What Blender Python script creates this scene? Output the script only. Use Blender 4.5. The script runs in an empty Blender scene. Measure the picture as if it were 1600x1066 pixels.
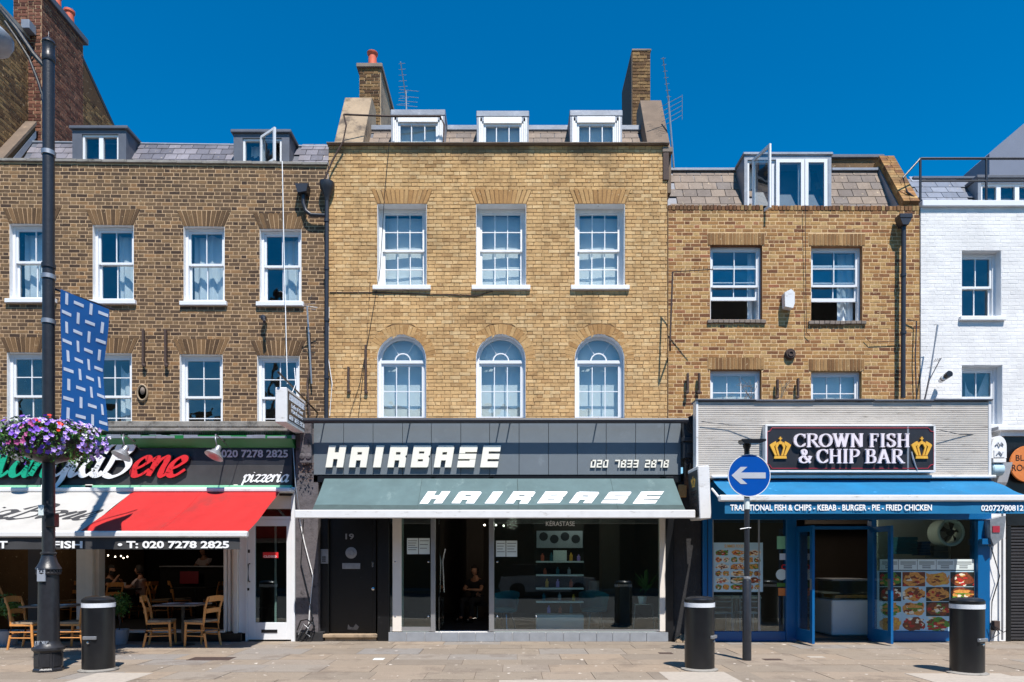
import bpy, math, random
from mathutils import Vector, Matrix
random.seed(11)
R = random.Random(5)
PI = math.pi
# ------------------------------------------------------------------ camera, sky, sun
H, F, CX, CY = 1.57, 1080.0, 800.0, 872.0
scn = bpy.context.scene
cam = bpy.data.objects.new('camera', bpy.data.cameras.new('camera'))
scn.collection.objects.link(cam); scn.camera = cam
cam.location = (0, 0, H); cam.rotation_euler = (PI/2, 0, 0)
cam.data.sensor_width = 36.0; cam.data.lens = 36.0*F/1600
cam.data.shift_y = (CY-533)/1600.0
cam.data.clip_end = 3000; cam.data.clip_start = 0.05
SUN_EL = math.radians(60); SUN_AZ = math.atan2(0.33, -1.0)     # direction TO the sun in plan: (+0.33,-1)
sd = Vector((math.sin(SUN_AZ)*math.cos(SUN_EL), math.cos(SUN_AZ)*math.cos(SUN_EL), math.sin(SUN_EL)))
sun = bpy.data.objects.new('sun', bpy.data.lights.new('sun', 'SUN'))
scn.collection.objects.link(sun)
sun.rotation_euler = (-sd).to_track_quat('-Z', 'Y').to_euler()
sun.data.energy = 4.8; sun.data.angle = math.radians(0.5); sun.data.color = (1.0, 0.95, 0.885)
w = bpy.data.worlds.new('World'); scn.world = w; w.use_nodes = True
nt = w.node_tree; nt.nodes.clear()
o_ = nt.nodes.new('ShaderNodeOutputWorld'); b_ = nt.nodes.new('ShaderNodeBackground')
s_ = nt.nodes.new('ShaderNodeTexSky'); s_.sky_type = 'NISHITA'; s_.sun_disc = False
s_.sun_elevation = SUN_EL; s_.sun_rotation = SUN_AZ
s_.air_density = 1.0; s_.dust_density = 0.0; s_.ozone_density = 1.5
hs = nt.nodes.new('ShaderNodeHueSaturation'); hs.inputs['Saturation'].default_value = 1.55; hs.inputs['Hue'].default_value = 0.497
nt.links.new(s_.outputs[0], hs.inputs['Color']); nt.links.new(hs.outputs[0], b_.inputs[0])
b_.inputs[1].default_value = 0.108
nt.links.new(b_.outputs[0], o_.inputs[0])
scn.view_settings.view_transform = 'Standard'; scn.view_settings.look = 'None'
scn.view_settings.exposure = 0.55; scn.view_settings.gamma = 1.0
scn.view_settings.use_curve_mapping = False
scn.cycles.max_bounces = 7; scn.cycles.transparent_max_bounces = 12

def X(px, Y): return (px-CX)*Y/F
def Z(py, Y): return H+(CY-py)*Y/F
def S(n, Y): return n*Y/F
def P(px, py, Y): return (X(px, Y), Y, Z(py, Y))
def C(r, g, b):
    f = lambda c: (c/255/12.92 if c/255 <= 0.04045 else ((c/255+0.055)/1.055)**2.4)
    return (f(r), f(g), f(b), 1)

# ------------------------------------------------------------------ materials
MATS = {}
def newmat(name):
    m = bpy.data.materials.new(name); m.use_nodes = True
    n = m.node_tree; n.nodes.clear()
    out = n.nodes.new('ShaderNodeOutputMaterial'); bs = n.nodes.new('ShaderNodeBsdfPrincipled')
    n.links.new(bs.outputs[0], out.inputs[0]); MATS[name] = m
    return m, n, bs, out
def mixc(n, fac, a, b, mode='MIX'):
    x = n.nodes.new('ShaderNodeMix'); x.data_type = 'RGBA'; x.blend_type = mode
    for i, v in ((0, fac), (6, a), (7, b)):
        if isinstance(v, (int, float)): x.inputs[i].default_value = v
        elif isinstance(v, tuple): x.inputs[i].default_value = v
        else: n.links.new(v, x.inputs[i])
    return x.outputs[2]
def math_(n, op, a, b=0.0, clamp=False):
    x = n.nodes.new('ShaderNodeMath'); x.operation = op; x.use_clamp = clamp
    for i, v in ((0, a), (1, b)):
        if isinstance(v, (int, float)): x.inputs[i].default_value = v
        else: n.links.new(v, x.inputs[i])
    return x.outputs[0]
def noise(n, scale, detail=4, rough=.55, vec=None, stretch=None):
    t = n.nodes.new('ShaderNodeTexNoise'); t.inputs['Scale'].default_value = scale
    t.inputs['Detail'].default_value = detail; t.inputs['Roughness'].default_value = rough
    v = vec
    if v is None: v = n.nodes.new('ShaderNodeNewGeometry').outputs['Position']
    if stretch:
        mp = n.nodes.new('ShaderNodeMapping'); mp.inputs['Scale'].default_value = stretch
        n.links.new(v, mp.inputs[0]); v = mp.outputs[0]
    n.links.new(v, t.inputs['Vector'])
    return t.outputs[0]
def ramp(n, fac, stops):
    r = n.nodes.new('ShaderNodeValToRGB'); e = r.color_ramp.elements
    while len(e) < len(stops): e.new(0.5)
    for i, (p, c) in enumerate(stops): e[i].position = p; e[i].color = c
    n.links.new(fac, r.inputs[0]); return r.outputs[0]
def sstep(n, v, a, b):
    m = n.nodes.new('ShaderNodeMapRange'); m.interpolation_type = 'SMOOTHSTEP'
    n.links.new(v, m.inputs[0]); m.inputs[1].default_value = a; m.inputs[2].default_value = b
    return m.outputs[0]
def pm(name, col, rough=.6, var=.12, vs=6, bump=0, bs=60, metal=0, spec=.5, dirt=None, coat=0, stretch=None, trans=0):
    m, n, b, out = newmat(name)
    nz = noise(n, vs, 5, .6, stretch=stretch)
    lo = tuple(c*(1-var) for c in col[:3])+(1,); hi = tuple(min(1, c*(1+var)) for c in col[:3])+(1,)
    c = ramp(n, nz, [(.3, lo), (.7, hi)])
    if dirt:
        dc, dsc, d0, d1 = dirt[:4]
        c = mixc(n, sstep(n, noise(n, dsc, 6, .68, stretch=dirt[4] if len(dirt) > 4 else None), d0, d1), c, dc)
    n.links.new(c, b.inputs['Base Color'])
    b.inputs['Roughness'].default_value = rough; b.inputs['Metallic'].default_value = metal
    b.inputs['Specular IOR Level'].default_value = spec
    b.inputs['Coat Weight'].default_value = coat
    if bump:
        bp = n.nodes.new('ShaderNodeBump'); bp.inputs['Strength'].default_value = bump; bp.inputs['Distance'].default_value = .01
        n.links.new(noise(n, bs, 4), bp.inputs['Height']); n.links.new(bp.outputs[0], b.inputs['Normal'])
    return m
def piece_rnd(n, mul=1.0):
    a = n.nodes.new('ShaderNodeAttribute'); a.attribute_name = 'rnd'
    oi = n.nodes.new('ShaderNodeObjectInfo')
    return math_(n, 'FRACT', math_(n, 'MULTIPLY', math_(n, 'ADD', a.outputs['Fac'], oi.outputs['Random']), mul))
def brickmat(name, stops, rough=.88, soot=None, spots=None, bump=.6, det=.35, streak=.24):
    m, n, b, out = newmat(name)
    r1 = piece_rnd(n)
    c = ramp(n, r1, stops)
    f = noise(n, 42, 6, .7); c = mixc(n, det, c, ramp(n, f, [(.3, (.25, .25, .25, 1)), (.7, (1.0, 1.0, 1.0, 1))]), 'MULTIPLY')
    f2 = noise(n, 1.3, 4, .6); c = mixc(n, .35, c, ramp(n, f2, [(.35, (.55, .55, .55, 1)), (.65, (1.0, 1.0, 1.0, 1))]), 'MULTIPLY')
    if soot:
        for (sc, a0, a1, z0, z1, dz) in soot:
            g = n.nodes.new('ShaderNodeNewGeometry'); sp = n.nodes.new('ShaderNodeSeparateXYZ'); n.links.new(g.outputs[0], sp.inputs[0])
            mk = math_(n, 'MULTIPLY', sstep(n, noise(n, 1.1, 6, .65), a0, a1), sstep(n, sp.outputs[2], z0, z1))
            c = mixc(n, math_(n, 'MULTIPLY', mk, dz), c, sc)
    c = mixc(n, .4 if streak else 0, c, ramp(n, noise(n, 4.2, 6, .72), [(.36, (.58, .55, .52, 1)), (.5, (.92, .91, .9, 1)), (.66, (1, 1, 1, 1))]), 'MULTIPLY')
    if streak: c = mixc(n, math_(n, 'MULTIPLY', sstep(n, noise(n, 13, 3, .6), .66, .72), .5), c, C(216, 196, 160))
    st = noise(n, 3.2, 5, .65, stretch=(2.6, 1, .35)); c = mixc(n, math_(n, 'MULTIPLY', sstep(n, st, .5, .74), streak), c, C(70, 58, 46))
    if spots:
        c = mixc(n, sstep(n, noise(n, 9, 5, .7), spots[1], spots[1]+.06), c, spots[0])
    n.links.new(c, b.inputs['Base Color']); b.inputs['Roughness'].default_value = rough
    b.inputs['Specular IOR Level'].default_value = .25
    bp = n.nodes.new('ShaderNodeBump'); bp.inputs['Strength'].default_value = bump; bp.inputs['Distance'].default_value = .012
    n.links.new(noise(n, 70, 6, .7), bp.inputs['Height']); n.links.new(bp.outputs[0], b.inputs['Normal'])
    return m
def glassmat(name, tint=(.82, .9, .9, 1), wav=.02, f0=1.5, sc=2.2):
    m, n, b, out = newmat(name); n.nodes.remove(b)
    tr = n.nodes.new('ShaderNodeBsdfTransparent'); tr.inputs[0].default_value = tint
    gl = n.nodes.new('ShaderNodeBsdfGlossy'); gl.inputs['Roughness'].default_value = .015
    lw = n.nodes.new('ShaderNodeLayerWeight'); lw.inputs['Blend'].default_value = .5
    r0 = ((f0-1)/(f0+1))**2*1.9
    frv = math_(n, 'ADD', math_(n, 'MULTIPLY', math_(n, 'POWER', lw.outputs['Facing'], 4.0), 1-r0), r0)
    bp = n.nodes.new('ShaderNodeBump'); bp.inputs['Strength'].default_value = wav; bp.inputs['Distance'].default_value = .3
    n.links.new(noise(n, sc, 2), bp.inputs['Height']); n.links.new(bp.outputs[0], gl.inputs['Normal'])
    mx = n.nodes.new('ShaderNodeMixShader'); n.links.new(frv, mx.inputs[0])
    n.links.new(tr.outputs[0], mx.inputs[1]); n.links.new(gl.outputs[0], mx.inputs[2]); n.links.new(mx.outputs[0], out.inputs[0])
    return m

B1S = [(0, C(76, 60, 50)), (.3, C(108, 86, 66)), (.6, C(124, 99, 74)), (.85, C(144, 116, 84)), (1, C(160, 122, 84))]
B2S = [(0, C(192, 152, 104)), (.15, C(212, 172, 120)), (.6, C(220, 180, 126)), (.9, C(228, 194, 144)), (1, C(198, 156, 106))]
B3S = [(0, C(122, 80, 56)), (.15, C(152, 106, 70)), (.4, C(178, 132, 82)), (.7, C(192, 150, 96)), (.93, C(204, 168, 114)), (1, C(168, 108, 76))]
m_b1 = brickmat('stock_brick_brown', B1S, soot=[(C(62, 52, 44), .42, .62, 8.2, 9.4, .5)])
m_b2 = brickmat('stock_brick_yellow', B2S, det=.25, soot=[(C(96, 78, 58), .5, .7, 5.0, 5.6, .28), (C(96, 84, 70), .38, .62, 9.3, 9.9, .6)])
m_b3 = brickmat('stock_brick_mixed', B3S, spots=(C(226, 210, 180), .71), det=.45, soot=[(C(74, 62, 50), .38, .6, 8.3, 8.8, .6)])
m_b0 = brickmat('stock_brick_old', [(0, C(84, 62, 46)), (.5, C(128, 98, 66)), (1, C(156, 126, 86))], det=.4)
m_b0r = brickmat('stock_brick_red', [(0, C(84, 52, 44)), (.5, C(120, 76, 62)), (1, C(150, 104, 84))], det=.4)
m_b4 = brickmat('painted_brick', [(0, C(226, 224, 222)), (1, C(236, 234, 232))], rough=.6, det=.03, bump=.25, streak=.0, spots=(C(196, 196, 198), .75))
m_v1 = brickmat('arch_brick_brown', [(0, C(98, 76, 56)), (.5, C(124, 97, 69)), (1, C(146, 114, 80))], det=.5)
m_v2 = brickmat('arch_brick_orange', [(0, C(184, 140, 90)), (.5, C(204, 160, 106)), (1, C(216, 176, 122))], det=.4)
m_v3 = brickmat('arch_brick_buff', [(0, C(134, 98, 64)), (.5, C(166, 126, 82)), (1, C(188, 150, 102))], det=.45)
m_m1 = pm('mortar_tan', C(186, 156, 122), .95, .2, 5, .5, 90)
m_m2 = pm('mortar_dark', C(134, 104, 70), .95, .22, 5, .5, 90)
m_m3 = pm('mortar_sand', C(208, 176, 134), .95, .18, 5, .5, 90)
m_m4 = pm('mortar_white', C(224, 222, 220), .7, .03, 5, .4, 90)
m_m0 = pm('mortar_grey', C(176, 152, 120), .95, .2, 5, .5, 90)
m_stone = pm('coping_stone', C(126, 114, 104), .9, .2, 3, .4, 60, dirt=(C(66, 60, 54), 4, .55, .75))
m_render = pm('tan_render', C(156, 136, 112), .9, .16, 3, .35, 50, dirt=(C(92, 80, 68), 2.4, .46, .66))
m_concrete = pm('concrete', C(136, 132, 126), .9, .2, 5, .5, 60, dirt=(C(66, 62, 58), 4, .5, .75))
m_slate = brickmat('blue_grey_slate', [(0, C(100, 100, 110)), (.5, C(122, 120, 130)), (1, C(144, 140, 148))], rough=.55, det=.2, bump=.3)
m_tile = brickmat('brown_tile', [(0, C(124, 114, 108)), (.35, C(142, 128, 118)), (.8, C(154, 138, 124)), (1, C(128, 120, 116))], rough=.75, det=.35, bump=.3)
m_slate4 = brickmat('pale_slate', [(0, C(118, 126, 142)), (1, C(150, 156, 170))], rough=.45, det=.15, bump=.2)
m_lead = pm('lead_sheet', C(134, 140, 150), .5, .14, 4, .25, 14, metal=.25, dirt=(C(176, 180, 186), 3, .55, .8))
m_leadd = pm('dark_lead', C(92, 96, 106), .55, .14, 4, .25, 14, metal=.2)
m_white = pm('white_gloss_paint', C(222, 224, 227), .32, .02, 6, .04, 40)
m_whited = pm('weathered_white_paint', C(226, 226, 226), .55, .06, 8, .25, 50, dirt=(C(140, 134, 126), 9, .64, .74))
m_offw = pm('warm_white_paint', C(222, 214, 204), .45, .04, 6)
m_pane = glassmat('window_glass', (.88, .92, .93, 1), .05, 1.58, 1.6)
m_shopg = glassmat('shop_glass', (.72, .84, .84, 1), .008, 1.6, .8)
m_blk = pm('black_gloss_paint', C(22, 23, 26), .32, .2, 8, .12, 14, dirt=(C(58, 56, 54), 13, .68, .76))
m_blkm = pm('black_cast_iron', C(38, 39, 44), .38, .22, 14, .25, 60, dirt=(C(92, 90, 88), 16, .7, .78))
m_blkpipe = pm('black_pipe_paint', C(40, 42, 50), .4, .15, 8, .1, 30)
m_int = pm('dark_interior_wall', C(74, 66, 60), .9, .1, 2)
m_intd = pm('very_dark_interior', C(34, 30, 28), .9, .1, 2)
m_wood = pm('orange_beech', C(206, 142, 78), .42, .15, 9, .08, 60, stretch=(6, 6, 1))
m_grey = pm('slate_grey_fascia_paint', C(106, 114, 120), .42, .05, 2.5, .08, 8, dirt=(C(124, 132, 138), 3, .55, .8))
m_cream = pm('cream_acrylic', C(236, 233, 220), .35, .02, 5)
m_alu = pm('aluminium', C(172, 172, 174), .38, .05, 8, metal=.7)
m_aluw = pm('white_metal', C(218, 218, 218), .38, .04, 6, .03, 20, dirt=(C(168, 164, 158), 3.5, .56, .74, (1, 1, 3)))
m_galv = pm('galvanised_steel', C(160, 162, 166), .45, .15, 14, metal=.7)
m_chrome = pm('brushed_chrome', C(196, 198, 202), .22, .04, 8, metal=1)
m_rust = pm('rusty_iron', C(70, 54, 48), .8, .25, 20, .3, 60)
m_terra = pm('terracotta', C(196, 92, 66), .7, .15, 6, .2, 40, dirt=(C(70, 50, 44), 7, .62, .75))
m_stain = pm('dark_doorway_paint', C(12, 13, 16), .35, .2, 6, .15, 20, dirt=(C(60, 60, 62), 7, .66, .75))
m_wallblk = pm('rough_black_render', C(36, 35, 37), .8, .25, 8, .6, 26, dirt=(C(66, 64, 64), 10, .62, .74))
m_pilgrey = pm('rough_grey_render', C(92, 87, 90), .85, .22, 9, .7, 30, dirt=(C(40, 38, 40), 6, .55, .7))
m_teal = pm('faded_teal_canvas', C(82, 104, 106), .8, .14, 2.2, .35, 5, dirt=(C(112, 132, 132), 2.6, .55, .8, (1.6, 1.0, .5)))
m_tealdirt = pm('mildewed_teal_canvas', C(64, 80, 80), .85, .14, 6, .12, 120)
m_red = pm('red_canvas', C(178, 28, 26), .75, .1, 2, .25, 5, dirt=(C(150, 40, 36), 2.2, .55, .8, (1, .5, .4)))
m_wcanvas = pm('white_canvas', C(176, 173, 168), .8, .08, 2, .3, 5, dirt=(C(160, 150, 140), 1.6, .58, .8))
m_bcanvas = pm('charcoal_canvas', C(56, 56, 58), .8, .2, 3, .1, 120)
m_bluec = pm('blue_canvas', C(0, 106, 152), .7, .14, 2.2, .35, 6, dirt=(C(60, 150, 206), 3, .62, .7))
m_blue = pm('blue_gloss_paint', C(3, 90, 146), .33, .06, 4, .04, 20)
m_banner = pm('navy_blue_banner', C(0, 90, 160), .6, .05, 2)
m_pale = pm('pale_print', C(206, 216, 230), .6, .03, 5)
m_wtxt = pm('white_lettering', C(240, 240, 240), .5, .03, 6)
m_gtxt = pm('grey_white_lettering', C(178, 182, 190), .5, .05, 6)
m_greent = pm('green_lettering', C(22, 160, 124), .4, .03, 6)
m_redt = pm('red_lettering', C(214, 46, 50), .4, .03, 6)
m_green = pm('green_fascia_paint', C(30, 110, 54), .4, .08, 5)
m_lgreen = pm('pale_green_trim', C(134, 196, 160), .4, .05, 5)
m_fblack = pm('black_fascia_board', C(44, 45, 50), .35, .14, 3, .05, 20, dirt=(C(80, 80, 86), 2.5, .6, .8, (3, 1, .6)))
m_gold = pm('gold_lettering', C(224, 170, 64), .4, .08, 9)
m_pinkt = pm('pinkish_white_lettering', C(226, 216, 222), .4, .03, 6)
m_maroon = pm('crimson_line', C(160, 44, 60), .4, .05, 6)
m_corr = pm('corrugated_off_white_metal', C(190, 183, 174), .6, .08, 3, .03, 20, dirt=(C(122, 112, 102), 4, .54, .76, (.7, 1, 6)))
m_blueglob = pm('road_sign_blue', C(0, 74, 160), .3, .03, 5)
m_orange = pm('orange_sign_paint', C(206, 120, 60), .45, .08, 9)
m_shut = pm('charcoal_shutter', C(52, 50, 52), .45, .1, 5)
m_pav_in = pm('pavement_bedding', C(110, 96, 84), .95, .15, 6, .3, 60)
m_leaf = pm('plant_leaf_green', C(70, 112, 42), .5, .35, 12)
m_leafd = pm('dark_leaf_green', C(34, 62, 28), .5, .3, 12)
m_purple = pm('purple_petals', C(120, 76, 190), .6, .2, 16)
m_lilac = pm('lilac_petals', C(176, 146, 222), .6, .15, 16)
m_wpet = pm('white_petals', C(238, 232, 244), .6, .05, 16)
m_mag = pm('magenta_petals', C(164, 70, 132), .6, .2, 16)
m_redp = pm('red_petals', C(216, 50, 30), .6, .1, 16)
m_curt = pm('sheer_curtain', C(226, 230, 232), .9, .05, 5)
m_blind = pm('roller_blind', C(238, 238, 234), .9, .03, 3)
m_skin = pm('skin', C(190, 136, 108), .55, .06, 9)
m_hair = pm('dark_hair', C(38, 28, 22), .7, .2, 30)
m_shirt = pm('pinkish_white_cotton', C(226, 202, 196), .9, .05, 8)
m_dark = pm('black_cotton', C(34, 32, 36), .9, .1, 8)
m_paper = pm('paper', C(214, 224, 222), .7, .03, 6)
m_ltile = pm('grey_plinth_tile', C(140, 144, 150), .4, .14, 4, .1, 30)
m_tealf = pm('teal_fabric', C(30, 108, 124), .8, .1, 8)
m_cabinet = pm('white_lacquer', C(222, 230, 232), .3, .02, 6)
m_reflect = pm('reflective_band', C(214, 218, 224), .35, .06, 60)
m_plastic = pm('grey_plastic', C(150, 156, 166), .4, .05, 8)
m_asph = pm('asphalt', (.05, .05, .052, 1), .9, .2, 4, .5, 90)
m_pavl = pm('granite', C(168, 158, 146), .8, .1, 14, .3, 90)
def slabmat():
    m, n, b, out = newmat('york_stone')
    r1 = piece_rnd(n)
    c = ramp(n, r1, [(0, C(146, 136, 124)), (.3, C(156, 145, 131)), (.6, C(166, 151, 134)), (.85, C(158, 150, 140)), (1, C(150, 147, 144))])
    c = mixc(n, .5, c, ramp(n, noise(n, 1.4, 7, .65), [(.3, C(192, 178, 166)), (.7, C(255, 250, 244))]), 'MULTIPLY')
    c = mixc(n, .5, c, ramp(n, noise(n, 60, 4, .7), [(.3, C(170, 170, 170)), (.6, C(255, 255, 255))]), 'MULTIPLY')
    c = mixc(n, sstep(n, noise(n, 19, 2, .5), .715, .735), c, C(84, 74, 66))
    c = mixc(n, math_(n, 'MULTIPLY', sstep(n, noise(n, 1.4, 7, .74), .48, .64), .6), c, C(108, 95, 84))
    c = mixc(n, sstep(n, noise(n, 8, 2, .5), .7, .72), c, C(206, 196, 184))
    n.links.new(c, b.inputs['Base Color']); b.inputs['Roughness'].default_value = .85
    b.inputs['Specular IOR Level'].default_value = .3
    bp = n.nodes.new('ShaderNodeBump'); bp.inputs['Strength'].default_value = .35; bp.inputs['Distance'].default_value = .01
    n.links.new(noise(n, 50, 5, .7), bp.inputs['Height']); n.links.new(bp.outputs[0], b.inputs['Normal'])
    return m
m_slab = slabmat()
def foodmat():
    m, n, b, out = newmat('food_print')
    v = n.nodes.new('ShaderNodeNewGeometry').outputs['Position']
    r1 = piece_rnd(n)
    base = ramp(n, r1, [(0, C(206, 124, 52)), (.3, C(176, 84, 40)), (.5, C(228, 164, 90)), (.75, C(150, 60, 50)), (1, C(214, 180, 130))])
    vo = n.nodes.new('ShaderNodeTexVoronoi'); vo.inputs['Scale'].default_value = 19; n.links.new(v, vo.inputs['Vector'])
    c = mixc(n, .6, base, ramp(n, vo.outputs['Distance'], [(0, C(255, 236, 190)), (.4, C(220, 150, 100)), (.8, C(90, 40, 26))]), 'MULTIPLY')
    c = mixc(n, sstep(n, noise(n, 9, 3), .58, .64), c, C(240, 226, 190))
    c = mixc(n, sstep(n, noise(n, 7.3, 3), .6, .66), c, C(92, 120, 46))
    n.links.new(c, b.inputs['Base Color']); b.inputs['Roughness'].default_value = .3
    return m
m_food = foodmat()
m_foodbg = pm('poster_pale_blue', C(176, 206, 220), .3, .06, 4)

# ------------------------------------------------------------------ mesh builder
class MB:
    def __init__(s): s.v = []; s.f = []; s.r = []; s.cur = 0.0
    def q(s, *pts):
        i = len(s.v); s.v += [tuple(p) for p in pts]; s.f.append(tuple(range(i, i+len(pts)))); s.r.append(s.cur); return s
    def idx(s, vs, fs):
        i = len(s.v); s.v += [tuple(p) for p in vs]
        for f in fs: s.f.append(tuple(i+k for k in f)); s.r.append(s.cur)
        return s
    def box(s, x0, x1, y0, y1, z0, z1, b=0.0):
        if x0 > x1: x0, x1 = x1, x0
        if y0 > y1: y0, y1 = y1, y0
        if z0 > z1: z0, z1 = z1, z0
        if b <= 0 or b*2 >= min(x1-x0, y1-y0, z1-z0):
            vs = [(x, y, z) for z in (z0, z1) for y in (y0, y1) for x in (x0, x1)]
            return s.idx(vs, [(0, 2, 3, 1), (4, 5, 7, 6), (0, 1, 5, 4), (2, 6, 7, 3), (0, 4, 6, 2), (1, 3, 7, 5)])
        vs = []; key = {}
        for iz, z in enumerate((z0, z1)):
            for iy, y in enumerate((y0, y1)):
                for ix, x in enumerate((x0, x1)):
                    sx = b if ix == 0 else -b; sy = b if iy == 0 else -b; sz = b if iz == 0 else -b
                    k = (ix, iy, iz)
                    key[k+(0,)] = len(vs); vs.append((x, y+sy, z+sz))
                    key[k+(1,)] = len(vs); vs.append((x+sx, y, z+sz))
                    key[k+(2,)] = len(vs); vs.append((x+sx, y+sy, z))
        fs = []
        K = key
        fs.append([K[0,0,0,0], K[0,0,1,0], K[0,1,1,0], K[0,1,0,0]]); fs.append([K[1,0,0,0], K[1,1,0,0], K[1,1,1,0], K[1,0,1,0]])
        fs.append([K[0,0,0,1], K[1,0,0,1], K[1,0,1,1], K[0,0,1,1]]); fs.append([K[0,1,0,1], K[0,1,1,1], K[1,1,1,1], K[1,1,0,1]])
        fs.append([K[0,0,0,2], K[0,1,0,2], K[1,1,0,2], K[1,0,0,2]]); fs.append([K[0,0,1,2], K[1,0,1,2], K[1,1,1,2], K[0,1,1,2]])
        for a in (0, 1):
            for c in (0, 1):
                fs.append([K[a,c,0,0], K[a,c,1,0], K[a,c,1,1], K[a,c,0,1]])
                fs.append([K[a,0,c,0], K[a,1,c,0], K[a,1,c,2], K[a,0,c,2]])
                fs.append([K[0,a,c,1], K[1,a,c,1], K[1,a,c,2], K[0,a,c,2]])
                for d in (0, 1): fs.append([K[a,c,d,0], K[a,c,d,1], K[a,c,d,2]])
        return s.idx(vs, fs)
    def tube(s, pts, r, n=8, caps=True, r1=None):
        pts = [Vector(p) for p in pts]; m = len(pts); rings = []
        up = Vector((0, 0, 1))
        for i, p in enumerate(pts):
            d = (pts[min(i+1, m-1)]-pts[max(i-1, 0)])
            if d.length < 1e-9: d = Vector((0, 0, 1))
            d.normalize()
            u = d.cross(up)
            if u.length < .05: u = d.cross(Vector((1, 0, 0)))
            u.normalize(); v = d.cross(u).normalized()
            rr = r if r1 is None else r+(r1-r)*i/max(1, m-1)
            if isinstance(r, (list, tuple)): rr = r[i]
            rings.append([p+u*math.cos(2*PI*k/n)*rr+v*math.sin(2*PI*k/n)*rr for k in range(n)])
        b = len(s.v)
        for rg in rings: s.v += [tuple(p) for p in rg]
        for i in range(m-1):
            for k in range(n):
                s.f.append((b+i*n+k, b+i*n+(k+1) % n, b+(i+1)*n+(k+1) % n, b+(i+1)*n+k)); s.r.append(s.cur)
        if caps:
            s.f.append(tuple(b+k for k in range(n))); s.r.append(s.cur)
            s.f.append(tuple(b+(m-1)*n+n-1-k for k in range(n))); s.r.append(s.cur)
        return s
    def lathe(s, prof, c=(0, 0, 0), n=24, ax='z', sy=1.0, ring=False):
        b = len(s.v); m = len(prof)
        for (r, h) in prof:
            for k in range(n):
                a = 2*PI*k/n; u, v = r*math.cos(a), r*math.sin(a)*sy
                if ax == 'z': p = (c[0]+u, c[1]+v, c[2]+h)
                elif ax == 'y': p = (c[0]+u, c[1]+h, c[2]+v)
                else: p = (c[0]+h, c[1]+u, c[2]+v)
                s.v.append(p)
        for i in range(m-1):
            for k in range(n):
                s.f.append((b+i*n+k, b+i*n+(k+1) % n, b+(i+1)*n+(k+1) % n, b+(i+1)*n+k)); s.r.append(s.cur)
        if ring:
            for k in range(n): s.f.append((b+(m-1)*n+k, b+(m-1)*n+(k+1) % n, b+(k+1) % n, b+k)); s.r.append(s.cur)
            return s
        s.f.append(tuple(b+k for k in range(n))); s.r.append(s.cur)
        s.f.append(tuple(b+(m-1)*n+k for k in range(n))); s.r.append(s.cur)
        return s
    def prism(s, poly, d0, d1, mp):
        """poly in 2-D (u,v); mp(u,v,d) -> 3-D"""
        n = len(poly); b = len(s.v)
        s.v += [tuple(mp(u, v, d0)) for u, v in poly]+[tuple(mp(u, v, d1)) for u, v in poly]
        s.f.append(tuple(b+k for k in range(n))); s.f.append(tuple(b+2*n-1-k for k in range(n))); s.r += [s.cur]*2
        for k in range(n): s.f.append((b+k, b+(k+1) % n, b+n+(k+1) % n, b+n+k)); s.r.append(s.cur)
        return s
    def grid(s, fn, nu, nv):
        b = len(s.v)
        for j in range(nv+1):
            for i in range(nu+1): s.v.append(tuple(fn(i/nu, j/nv)))
        for j in range(nv):
            for i in range(nu):
                a = b+j*(nu+1)+i; s.f.append((a, a+1, a+nu+2, a+nu+1)); s.r.append(s.cur)
        return s
    def mesh(s, name, mat, smooth=False, rnd=False):
        me = bpy.data.meshes.new(name); me.from_pydata(s.v, [], s.f)
        import bmesh
        bm = bmesh.new(); bm.from_mesh(me); bmesh.ops.recalc_face_normals(bm, faces=bm.faces); bm.to_mesh(me); bm.free()
        if rnd:
            a = me.attributes.new('rnd', 'FLOAT', 'FACE'); a.data.foreach_set('value', s.r)
        if mat: me.materials.append(mat)
        if smooth:
            me.polygons.foreach_set('use_smooth', [True]*len(me.polygons))
            if smooth is not True: me.set_sharp_from_angle(angle=math.radians(smooth))
        return me
WL = {}
def link(o, parent=None, loc=(0, 0, 0)):
    scn.collection.objects.link(o); loc = Vector(loc); WL[o.name] = loc
    if parent is not None: o.parent = parent; o.location = loc-WL[parent.name]
    else: o.location = loc
    return o
def obj(name, mb, mat=None, parent=None, smooth=False, rnd=False, loc=(0, 0, 0), rot=None, scale=None, stuff=False):
    me = mb if isinstance(mb, bpy.types.Mesh) else mb.mesh(name, mat, smooth, rnd)
    o = bpy.data.objects.new(name, me); link(o, parent, loc)
    if rot is not None: o.rotation_euler = rot
    if scale is not None: o.scale = scale
    if stuff: o['kind'] = 'stuff'
    return o
def tag(o, label, cat, group=None):
    o['label'] = label; o['category'] = cat
    if group: o['group'] = group
    return o
def thing(name, label, cat, loc=(0, 0, 0), group=None):
    o = bpy.data.objects.new(name, None); o.empty_display_size = .2; link(o, None, loc)
    return tag(o, label, cat, group)
def struct(name, mb, mat, parent=None, **k):
    o = obj(name, mb, mat, parent, **k)
    if parent is None: o['kind'] = 'structure'
    return o
def copy_tree(o, parent=None, loc=None, rz=None):
    c = o.copy(); scn.collection.objects.link(c)
    if parent is not None: c.parent = parent; c.matrix_parent_inverse = o.matrix_parent_inverse
    if loc is not None: c.location = loc; WL[c.name] = Vector(loc)
    if rz is not None: c.rotation_euler = (0, 0, rz)
    for ch in list(o.children): copy_tree(ch, c)
    return c
def b_(*a, **k): return MB().box(*a, **k)

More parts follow.
